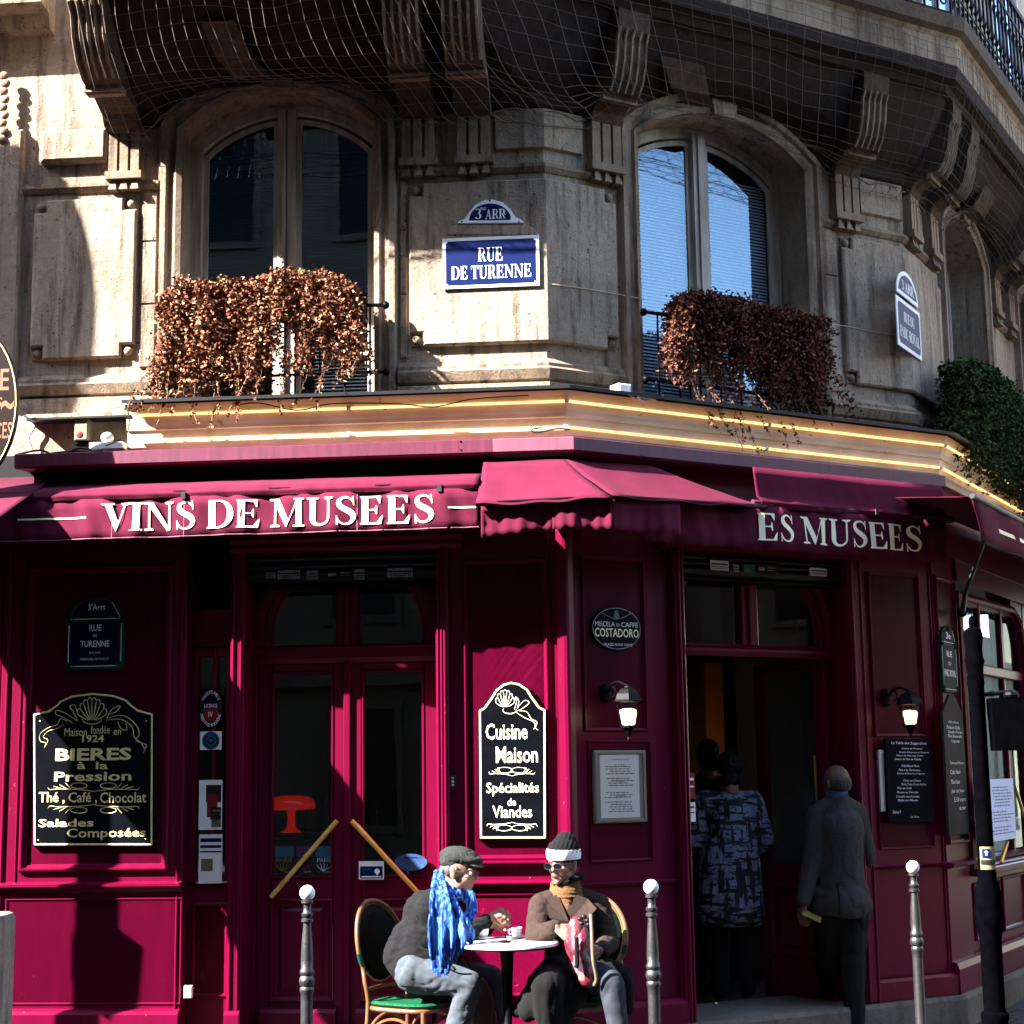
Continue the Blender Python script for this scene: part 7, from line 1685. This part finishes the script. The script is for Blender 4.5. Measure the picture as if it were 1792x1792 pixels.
def body2(b):
    head(b, wc, wfv, wu, .93)
    chain(b, [wc-Vector((0, 0, .07)), nk, ch_], [.045, .05, .08]); chain(b, [ch_, be, pe], [.10, .10, .11])
    for a, e, w_ in ((shl, el_, wl), (shr, er_, wr)): chain(b, [a, e, w_], [.04, .033, .024])
    for h_, k_, a_ in ((hl_, kl, al), (hr_, kr, ar)): chain(b, [h_, k_, a_, a_+Vector((0, -.16, -.05))], [.065, .048, .034, .028])
    hand(b, wl, Vector((.62, -.28, -.45)), Vector((-.1, -.75, .6)), -1, .35, k=.92); hand(b, wr, Vector((-.85, -.22, -.05)), Vector((.05, -.85, .3)), -1, 1.25, k=.92)
pw.part('body', blobs(body2, .0055, 3), m_skin, smooth=True)
def coat2(b):
    chain(b, [nk+Vector((0, .03, -.02)), ch_, be, pe], [.085, .145, .15, .165])
    for a in (shl, shr): chain(b, [nk+Vector((0, .02, -.04)), a], [.07, .078])
    for a, e, w_ in ((shl, el_, wl), (shr, er_, wr)): chain(b, [a, a.lerp(e, .5), e, e.lerp(w_, .6), w_.lerp(e, .12)], [.078, .070, .064, .056, .048])
pw.part('coat', blobs(coat2, .010, 3, wrinkles(.007, 16, (1, 1, 1.8), 9)), m_brown, smooth=True)
def skirt2(b):
    chain(b, [pe, AT(955, 1728, 9.12), AT(925, 1770, 9.12)], [.16, .11, .06]); chain(b, [pe, AT(985, 1740, 9.16), AT(975, 1790, 9.12)], [.16, .12, .07]); chain(b, [AT(968, 1700, 9.2), AT(903, 1770, 9.18)], [.08, .035])
    chain(b, [hr_, AT(1085, 1710, 9.35), AT(1098, 1765, 9.38)], [.13, .075, .035]); chain(b, [hl_, kl, AT(962, 1790, 9.04)], [.11, .09, .075])
pw.part('coat_skirt', blobs(skirt2, .012, 3, wrinkles(.008, 12, (2, 1, .6), 12)), m_blackcoat, smooth=True)
def lap(sg):
    # wide lapels laid over the chest
    q0 = nk+Vector((sg*.045, -.085, -.02)); pts = [q0, nk+Vector((sg*.12, -.088, -.05)), AT(996+sg*48, 1590, 9.245), AT(996+sg*34, 1606, 9.235), AT(996+sg*8, 1640, 9.245), AT(996+sg*1, 1612, 9.25)]
    b = MB(); b.add([tuple(p) for p in pts]+[tuple(p+Vector((0, .03, 0))) for p in pts], [(0, 1, 2, 3, 4, 5), tuple(range(11, 5, -1))]+[(i, (i+1) % 6, (i+1) % 6+6, i+6) for i in range(6)]); return b
pw.part('lapel', lap(-1), m_brown); pw.part('lapel', lap(1), m_brown)
def sweater2(b):
    for j, (r, z, dy) in enumerate(((.066, .040, 0), (.070, .022, 0), (.074, .004, 0), (.078, -.014, 0), (.081, -.034, 0))):
        for k in range(36): a = 2*pi*k/36; b.ell(nk+Vector((r*cos(a), r*.95*sin(a)-.012, z)), (.020, .020, .0115), 8, 6)
    chain(b, [nk+Vector((0, -.045, -.05)), AT(992, 1640, 9.30)], [.055, .035])
pw.part('camel_roll_neck', blobs(sweater2, .006, 2, wrinkles(.004, 40, (.5, .5, 2.4))), m_camel, smooth=True)
def snood(b):
    for k in range(32): a = 2*pi*k/32; b.ell(nk+Vector((.074*cos(a)+.012, .074*sin(a)-.01, .050+.026*cos(a))), (.024, .024, .022), 8, 6)
pw.part('black_snood', blobs(snood, .006, 2, wrinkles(.004, 40)), m_blackcoat, smooth=True)
f2, u2, s2_ = frame(wfv, wu+Vector((.12, .1, 0))); M2 = Matrix((s2_, f2, u2)).transposed()
def HW(x, y, z): return wc+s2_*x+f2*y+u2*z
def hatb(b): b.ell(HW(0, -.012, .066), (.090, .104, .085), 18, 12, M2); b.ell(HW(0, -.03, .118), (.060, .066, .058), 14, 10, M2); b.ell(HW(0, -.035, .145), (.018, .02, .02), 10, 8, M2); b.ell(HW(.0, -.05, .03), (.078, .06, .075), 14, 10, M2)
hb = blobs(hatb, .005, 3, lambda p, n: .0035*(sin(p.x*260+p.z*120)*sin(p.z*230)))
pw.part('knitted_hat', hb, m_blackcoat, smooth=True)
b = MB(); rs = []; n = 72
for k in range(n):
    a = 2*pi*k/n; rr_ = 1+.012*(k % 2); r0 = .082*rr_; r1 = .100*rr_
    rs.append((r0*cos(a), r1*sin(a)-.010))
def ringz(dz, g): return [tuple(HW(x*g, (y+.01)*g-.01, .036+dz-.10*(y if y < 0 else 0)*-.28)) for x, y in rs]
b.rings([ringz(-.006, .98), ringz(-.006, 1.055), ringz(.010, 1.085), ringz(.026, 1.10), ringz(.046, 1.07), ringz(.048, .98)]); pw.part('white_brim', b, mk('white_wool_rib', (.78, .76, .72), .95, var=.05, bump=.4, bscale=200), smooth=35)
specs(pw, wc, wfv, wu, m_board, m_cable, .027, .017, True)
lp = Matrix((s2_, f2, u2)).transposed(); pw.part('lips', MB().ell(HW(0, .0875, -.058), (.017, .007, .008), 10, 6, lp), mk('dark_lipstick', (.30, .03, .04), .4), smooth=True)
def tr2(b): chain(b, [hr_, hr_.lerp(kr, .5), kr, kr.lerp(ar, .4), ar], [.10, .088, .074, .062, .05]); chain(b, [hl_, kl, al], [.08, .06, .045])
pw.part('trousers', blobs(tr2, .011, 3, wrinkles(.007, 13, (1, 1, 1), 3)), m_jean_d, smooth=True)
for a_ in (al, ar): pw.part('shoe', MB().ell(a_+Vector((0, -.07, -.04)), (.045, .12, .045), 12, 8), m_blackcoat, smooth=True)
# her handbag, held on the lap
hb0 = AT(1022, 1668, 9.06)
hbg = T('handbag', 'red and white patterned handbag with black clip held on the woman\'s lap', 'bag', W, (hb0.x, hb0.y, hb0.z-.18))
m_bag = bpy.data.materials.new('red_white_print'); m_bag.use_nodes = True
N = m_bag.node_tree.nodes; L = m_bag.node_tree.links; bs = N['Principled BSDF']; bs.inputs['Roughness'].default_value = .5
vo = N.new('ShaderNodeTexVoronoi'); vo.inputs['Scale'].default_value = 22; tc = N.new('ShaderNodeTexCoord'); L.new(tc.outputs['Object'], vo.inputs[0]); cr = N.new('ShaderNodeValToRGB'); cr.color_ramp.interpolation = 'CONSTANT'
cr.color_ramp.elements[0].color = (.09, .002, .008, 1); cr.color_ramp.elements[1].position = .45; cr.color_ramp.elements[1].color = (.13, .09, .09, 1)
for p_, c_ in ((.6, (.03, .01, .02, 1)), (.72, (.12, .005, .02, 1))): e = cr.color_ramp.elements.new(p_); e.color = c_
L.new(vo.outputs['Color'], cr.inputs[0]); L.new(cr.outputs[0], bs.inputs['Base Color'])
def bag(b): chain(b, [AT(1010, 1622, 9.08), AT(1016, 1660, 9.06), AT(1028, 1712, 9.05)], [.055, .07, .055]); chain(b, [AT(1000, 1640, 9.1), AT(1014, 1690, 9.1)], [.05, .06])
hbg.part('bag_body', blobs(bag, .008, 3, wrinkles(.007, 20)), m_bag, smooth=True)
b = MB(); b.tube(spline([AT(1034, 1600, 9.0), AT(1036, 1640, 8.97), AT(1038, 1680, 8.96), AT(1044, 1712, 8.98), AT(1040, 1724, 9.0)], 4), .010, 8); hbg.part('tan_strap', b, mk('tan_leather', (.42, .30, .20), .5), smooth=60)
b = MB(); b.tube([AT(1009, 1640, 8.98), AT(1010, 1688, 8.97), AT(1008, 1694, 8.97)], .012, 8); hbg.part('black_tag', b, m_blackcoat, smooth=60)
b = MB()
for px, py in ((1015, 1608), (1022, 1604), (1028, 1611), (1018, 1616), (1030, 1618)): b.ell(AT(px, py, 9.0), (.016, .014, .012), 8, 6)
hbg.part('black_clasp', b, m_cable, smooth=True, kind='stuff')
b = MB(); b.tube([AT(1012, 1618, 8.99), AT(1014, 1630, 8.98), AT(1010, 1640, 8.98)], .003, 5); hbg.part('steel_clip', b, m_steel)
# brown leather bag hanging behind the man's knee
bb_ = AT(843, 1745, 9.5); t = T('leather_bag', 'tan leather bag standing beside the table behind the man\'s knee', 'bag', W, (bb_.x, 9.42, 0))
def lb(b): chain(b, [AT(838, 1725, 9.42), AT(842, 1790, 9.42)], [.055, .08]); chain(b, [AT(848, 1740, 9.42), AT(852, 1800, 9.42)], [.045, .07])
t.part('bag_body', blobs(lb, .010, 3, wrinkles(.010, 12, (2, 1, .6))), mk('tan_bag_leather', (.20, .13, .08), .5, var=.2, vscale=9), smooth=True)
t.part('strap', MB().tube(spline([AT(826, 1715, 9.40), AT(822, 1690, 9.40), AT(812, 1672, 9.40), AT(800, 1690, 9.40)], 4), .007, 6), mk('brown_strap', (.12, .05, .025), .5), smooth=60)

# --- the man going in, seen from behind
p3_ = T('person', 'balding man in a grey jacket seen from behind, entering the cafe, wallet in hand', 'person', W, tuple(AT(1480, 1790, 10.88).to_2d())+(0,))
Y3 = 10.88
h3 = AT(1463, 1372, Y3); f3 = Vector((-.55, .83, -.12)); u3v = Vector((0, 0, 1))
n3 = AT(1466, 1400, Y3-.045); sl3, sr3 = AT(1432, 1427, Y3-.02), AT(1498, 1425, Y3+.06); el3, wl3 = AT(1418, 1520, Y3-.06), AT(1405, 1582, Y3-.10); er3, wr3 = AT(1516, 1500, Y3+.1), AT(1500, 1560, Y3+.22)
c3, w3_, p3v = AT(1468, 1450, Y3-.02), AT(1470, 1520, Y3), AT(1474, 1585, Y3)
hl3, hr3 = AT(1452, 1600, Y3), AT(1492, 1600, Y3); kl3, kr3 = AT(1448, 1690, Y3+.15), AT(1494, 1700, Y3-.02); al3, ar3 = AT(1452, 1752, Y3+.33), AT(1496, 1794, Y3-.03)
def body3(b):
    head(b, h3, f3, u3v, 1.0); chain(b, [h3-Vector((0, 0, .07)), n3, c3, w3_, p3v], [.052, .055, .10, .10, .11])
    for a, e, w_ in ((sl3, el3, wl3), (sr3, er3, wr3)): chain(b, [a, e, w_], [.045, .036, .026])
    for a, k_, n_ in ((hl3, kl3, al3), (hr3, kr3, ar3)): chain(b, [a, k_, n_, n_+Vector((-.06, .12, -.05))], [.07, .05, .036, .03])
    hand(b, wl3, Vector((-.12, -.1, -1)), Vector((-.8, -.5, 0)), 1, 1.1); hand(b, wr3, Vector((0, .4, -.9)), Vector((1, 0, 0)), 1, .6)
p3_.part('body', blobs(body3, .006, 3), mk('pink_skin', (.40, .20, .16), .5, var=.1, vscale=20), smooth=True)
def hair3(b):
    f_, u_, s_ = frame(f3, u3v); Mh = Matrix((s_, f_, u_)).transposed(); H3 = lambda x, y, z: h3+s_*x+f_*y+u_*z
    b.ell(H3(0, -.036, .0), (.080, .078, .074), 16, 10, Mh); b.ell(H3(.045, -.0, .008), (.036, .05, .04), 10, 8, Mh); b.ell(H3(-.045, -.0, .008), (.036, .05, .04), 10, 8, Mh)
p3_.part('hair', blobs(hair3, .006, 2, wrinkles(.003, 60)), m_hair, smooth=True)
def jacket3(b):
    for k in range(20): a = 2*pi*k/20; b.ell(n3+Vector((.062*cos(a), .062*sin(a), .028+.012*sin(a))), (.018, .018, .024), 8, 6)
    chain(b, [n3+Vector((0, 0, -.01)), c3], [.078, .14]); chain(b, [c3, w3_], [.16, .155]); chain(b, [w3_, p3v, AT(1476, 1578, Y3-.02)], [.155, .165, .17])
    chain(b, [AT(1445, 1570, Y3), AT(1438, 1586, Y3)], [.11, .085]); chain(b, [AT(1495, 1565, Y3), AT(1506, 1584, Y3)], [.11, .085])
    for a in (sl3, sr3): chain(b, [n3+Vector((0, 0, -.022)), a], [.078, .080])
    for a, e, w_ in ((sl3, el3, wl3), (sr3, er3, wr3)): chain(b, [a, a.lerp(e, .5), e, w_.lerp(e, .1)], [.082, .074, .064, .052])
jm = blobs(jacket3, .010, 4, wrinkles(.006, 9, (1.5, 1, .9), 6)); hz3 = AT(1475, 1603, Y3).z
jm.v = [Vector((p.x, p.y, max(p.z, hz3+.02*noise.noise(p*6)))) for p in jm.v]
p3_.part('jacket', jm, m_grey, smooth=70)
b = MB(); b.tube(spline([AT(1465, 1543, Y3-.185), AT(1468, 1570, Y3-.19), AT(1469, 1600, Y3-.19)], 3), .006, 6); p3_.part('back_vent', b, m_blackcoat)
b = MB(); rs = []
for z, r in ((.02, .066), (.04, .068), (.062, .063), (.058, .058)): rs.append([tuple(n3+Vector((r*cos(a), r*sin(a)+.0, z+.012*sin(a)))) for a in [2*pi*i/24 for i in range(24)]])
b.rings(rs); p3_.part('blue_collar', b, mk('blue_shirt', (.05, .13, .42), .7), smooth=60)
def tr3(b):
    for a, k_, n_ in ((hl3, kl3, al3), (hr3, kr3, ar3)): chain(b, [p3v, a, k_, n_], [.13, .105, .078, .068])
p3_.part('trousers', blobs(tr3, .011, 3, wrinkles(.010, 10, (1.6, 1, .6), 2)), m_dtrous, smooth=True)
for n_ in (al3, ar3): p3_.part('shoe', MB().ell(n_+Vector((-.03, .05, -.045)), (.05, .13, .045), 12, 8), m_blackcoat, smooth=True)
wp = wl3+Vector((.03, -.03, -.07)); t = T('wallet', 'yellow wallet held low in the standing man\'s left hand', 'wallet', W, tuple(wp)); d_ = Vector((.9, -.1, -.42)).normalized(); n_ = Vector((.4, -.3, .85)).normalized(); c_ = d_.cross(n_)
b = MB(); rs = []
for s in (-.045, .075): rs.append([tuple(wp+d_*s+c_*x+n_*z) for x, z in ((-.045, 0), (.045, 0), (.045, .004), (.0, .016), (-.045, .012))])
b.rings(rs, cap0=True, cap1=True); t.part('cover', b, mk('yellow_leather', (.62, .42, .10), .35)); b = MB(); b.tube([wp+d_*.075-c_*.04+n_*.01, wp+d_*.075+c_*.04+n_*.006], .004, 5); t.part('edge_stitch', b, m_brass)

# --- the woman inside the doorway
def standing(px, Y, ytop, label, coatmat, hemz, k=1.0, hairm=None):
    base = AT(px, 1700, Y); fz = .245; H0 = AT(px, ytop, Y).z; hh = (H0-fz); u_ = hh/1.62; x = base.x
    Z = lambda v: fz+v*u_
    t = T('person', label, 'person', W, (x, Y, fz))
    hd = Vector((x+.02, Y, Z(1.50))); fw = Vector((.1, 1, 0)); shp = [Vector((x+s*.165, Y, Z(1.28))) for s in (-1, 1)]; elp = [Vector((x+s*.235, Y+.02, Z(1.02))) for s in (-1, 1)]; wrp = [Vector((x+s*.17, Y+.22, Z(.92))) for s in (-1, 1)]
    hp = [Vector((x+s*.08, Y, Z(.82))) for s in (-1, 1)]; kp = [Vector((x+s*.09, Y, Z(.45))) for s in (-1, 1)]; ap = [Vector((x+s*.09, Y, Z(.07))) for s in (-1, 1)]
    def bd(b):
        head(b, hd, fw, (0, 0, 1), .95); chain(b, [hd-Vector((0, 0, .08)), Vector((x, Y, Z(1.33))), Vector((x, Y, Z(1.15))), Vector((x, Y, Z(.85)))], [.05, .06, .10, .11])
        for i in (0, 1): chain(b, [shp[i], elp[i], wrp[i]], [.042, .034, .025]); chain(b, [hp[i], kp[i], ap[i], ap[i]+Vector((0, .12, -.03))], [.07, .05, .035, .03]); hand(b, wrp[i], (0, .9, -.2), (0, .2, 1), (1, -1)[i], .7)
    t.part('body', blobs(bd, .007, 2), m_skin, smooth=True)
    def ct_(b):
        chain(b, [Vector((x, Y, Z(1.34))), Vector((x, Y, Z(1.2))), Vector((x, Y, Z(.95))), Vector((x, Y, Z(hemz+.12)))], [.07, .15, .16, .185])
        for i in (0, 1): chain(b, [Vector((x, Y, Z(1.3))), shp[i], elp[i], wrp[i]], [.07, .08, .07, .05])
        chain(b, [Vector((x-.06, Y, Z(1.0))), Vector((x-.08, Y, Z(hemz+.1)))], [.13, .15]); chain(b, [Vector((x+.06, Y, Z(1.0))), Vector((x+.08, Y, Z(hemz+.1)))], [.13, .15])
    q_ = blobs(ct_, .011, 3, wrinkles(.008, 11, (1.2, 1, 1), 7)); q_.v = [Vector((p.x, p.y, max(p.z, Z(hemz)))) for p in q_.v]
    t.part('coat', q_, coatmat, smooth=70)
    def hr(b): b.ell(hd+Vector((0, -.015, .02)), (.092, .10, .10), 14, 10); b.ell(hd+Vector((0, -.05, -.06)), (.075, .05, .07), 12, 8)
    t.part('hair', blobs(hr, .007, 2, wrinkles(.006, 30)), hairm or m_hairb, smooth=True)
    def tr(b):
        for i in (0, 1): chain(b, [hp[i], kp[i], ap[i]], [.10, .075, .06])
    t.part('trousers', blobs(tr, .012, 2), m_dtrous, smooth=True)
    for i in (0, 1): t.part('shoe', MB().ell(ap[i]+Vector((0, .05, -.03)), (.045, .12, .04), 10, 8), m_blackcoat, smooth=True)
    return t
m_pat = bpy.data.materials.new('blue_black_patterned_coat'); m_pat.use_nodes = True
N = m_pat.node_tree.nodes; L = m_pat.node_tree.links; bs = N['Principled BSDF']; bs.inputs['Roughness'].default_value = .9; tc = N.new('ShaderNodeTexCoord')
outs = []
for scl, th in (((5, 5, 24), .52), ((22, 22, 4), .53), ((45, 45, 45), .59)):
    mp = N.new('ShaderNodeMapping'); mp.inputs['Scale'].default_value = scl; L.new(tc.outputs['Object'], mp.inputs[0]); nz = N.new('ShaderNodeTexNoise'); nz.inputs['Scale'].default_value = 1.3; nz.inputs['Detail'].default_value = 5; L.new(mp.outputs[0], nz.inputs[0]); r = N.new('ShaderNodeValToRGB'); r.color_ramp.elements[0].position = th; r.color_ramp.elements[1].position = th+.035; L.new(nz.outputs[0], r.inputs[0]); outs.append(r.outputs[0])
mx = N.new('ShaderNodeMath'); mx.operation = 'MAXIMUM'; L.new(outs[0], mx.inputs[0]); L.new(outs[1], mx.inputs[1]); m3 = N.new('ShaderNodeMath'); m3.operation = 'MAXIMUM'; L.new(mx.outputs[0], m3.inputs[0]); L.new(outs[2], m3.inputs[1])
cm = N.new('ShaderNodeMix'); cm.data_type = 'RGBA'; L.new(m3.outputs[0], cm.inputs[0]); cm.inputs[6].default_value = (.14, .165, .25, 1); cm.inputs[7].default_value = (.008, .008, .012, 1); L.new(cm.outputs[2], bs.inputs['Base Color'])
standing(1284, 11.25, 1313, 'dark-haired person in a blue and black patterned coat, standing just inside the doorway', m_pat, .47)
standing(1246, 12.0, 1290, 'dark figure deeper inside the doorway, left of the patterned coat', m_dtrous, .5)
# small amber bulb glimpsed inside the doorway
pb = AT(1286, 1338, 12.6); t = T('amber_lamp', 'small amber lamp glowing deep inside the open doorway', 'lamp', W, tuple(pb))
t.part('bulb', MB().ell(pb, (.02, .02, .05), 10, 8), mk('amber_glow', (.9, .4, .1), .5, emit=((1, .42, .10), 16.0)), smooth=True); t.part('hook_stem', MB().tube(spline([pb+Vector((.01, 0, .05)), pb+Vector((-.01, 0, .16)), pb+Vector((.02, 0, .19)), pb+Vector((.06, 0, .19))], 4), .006, 5), m_iron)

# brass pull on the open right leaf, stickers on the left edge of the doorway, wire along the stone
p0, p1 = B.P(1426, 1322, -.35), B.P(1430, 1402, -.35); b = MB(B); b.tube([(p0[0], .35, p0[1]), (p1[0], .35, p1[1])], .010, 8)
single('brass_bar', b, m_brass, 'upright brass pull bar inside the open doorway, left of the standing man', 'handle', (p0[0], .35, p1[1]), smooth=60)
for x0, y0, x1, y1, mt, lab in ((1205, 1352, 1216, 1398, m_red, 'dark red notice stuck at the left edge of the open doorway'), (1205, 1404, 1217, 1438, m_papw, 'small white card sticker at the left edge of the open doorway')):
    sticker(B, x0, y0, x1, y1, -.12, mt, 'door_sticker', lab, 'sticker', None, [(.2, .2, .8, .3, m_sw if mt is m_red else m_dk), (.2, .5, .8, .56, m_sw if mt is m_red else m_dk)])
b = MB(W); Kp = [UA.M @ Vector((x, -.052, UA.P(900, 497, .05)[1]+.004*sin(x*7))) for x in (-.05, -.02)]
b = MB(UB); b.tube([(x, -.052, UB.P(1000, 503, .05)[1]+.006*sin(x*5)) for x in [.02+.07*i for i in range(11)]], .0028, 4); single('wall_wire', b, m_cream, 'thin pale wire running across the shaded stonework right of the corner', 'wire', (.02, -.05, UB.P(1000, 503, .05)[1]))
xw = UB.P(1445, 570, .05)[0]; b = MB(UB); b.tube([(xw+(sUB-xw)*i/8, -.052, UB.P(1500, 575, .05)[1]+.005*sin(i)) for i in range(9)], .0028, 4); single('wall_wire', b, m_cream, 'thin pale wire crossing the stonework between the middle window and the right plaque', 'wire', (xw, -.05, UB.P(1500, 575, .05)[1]))
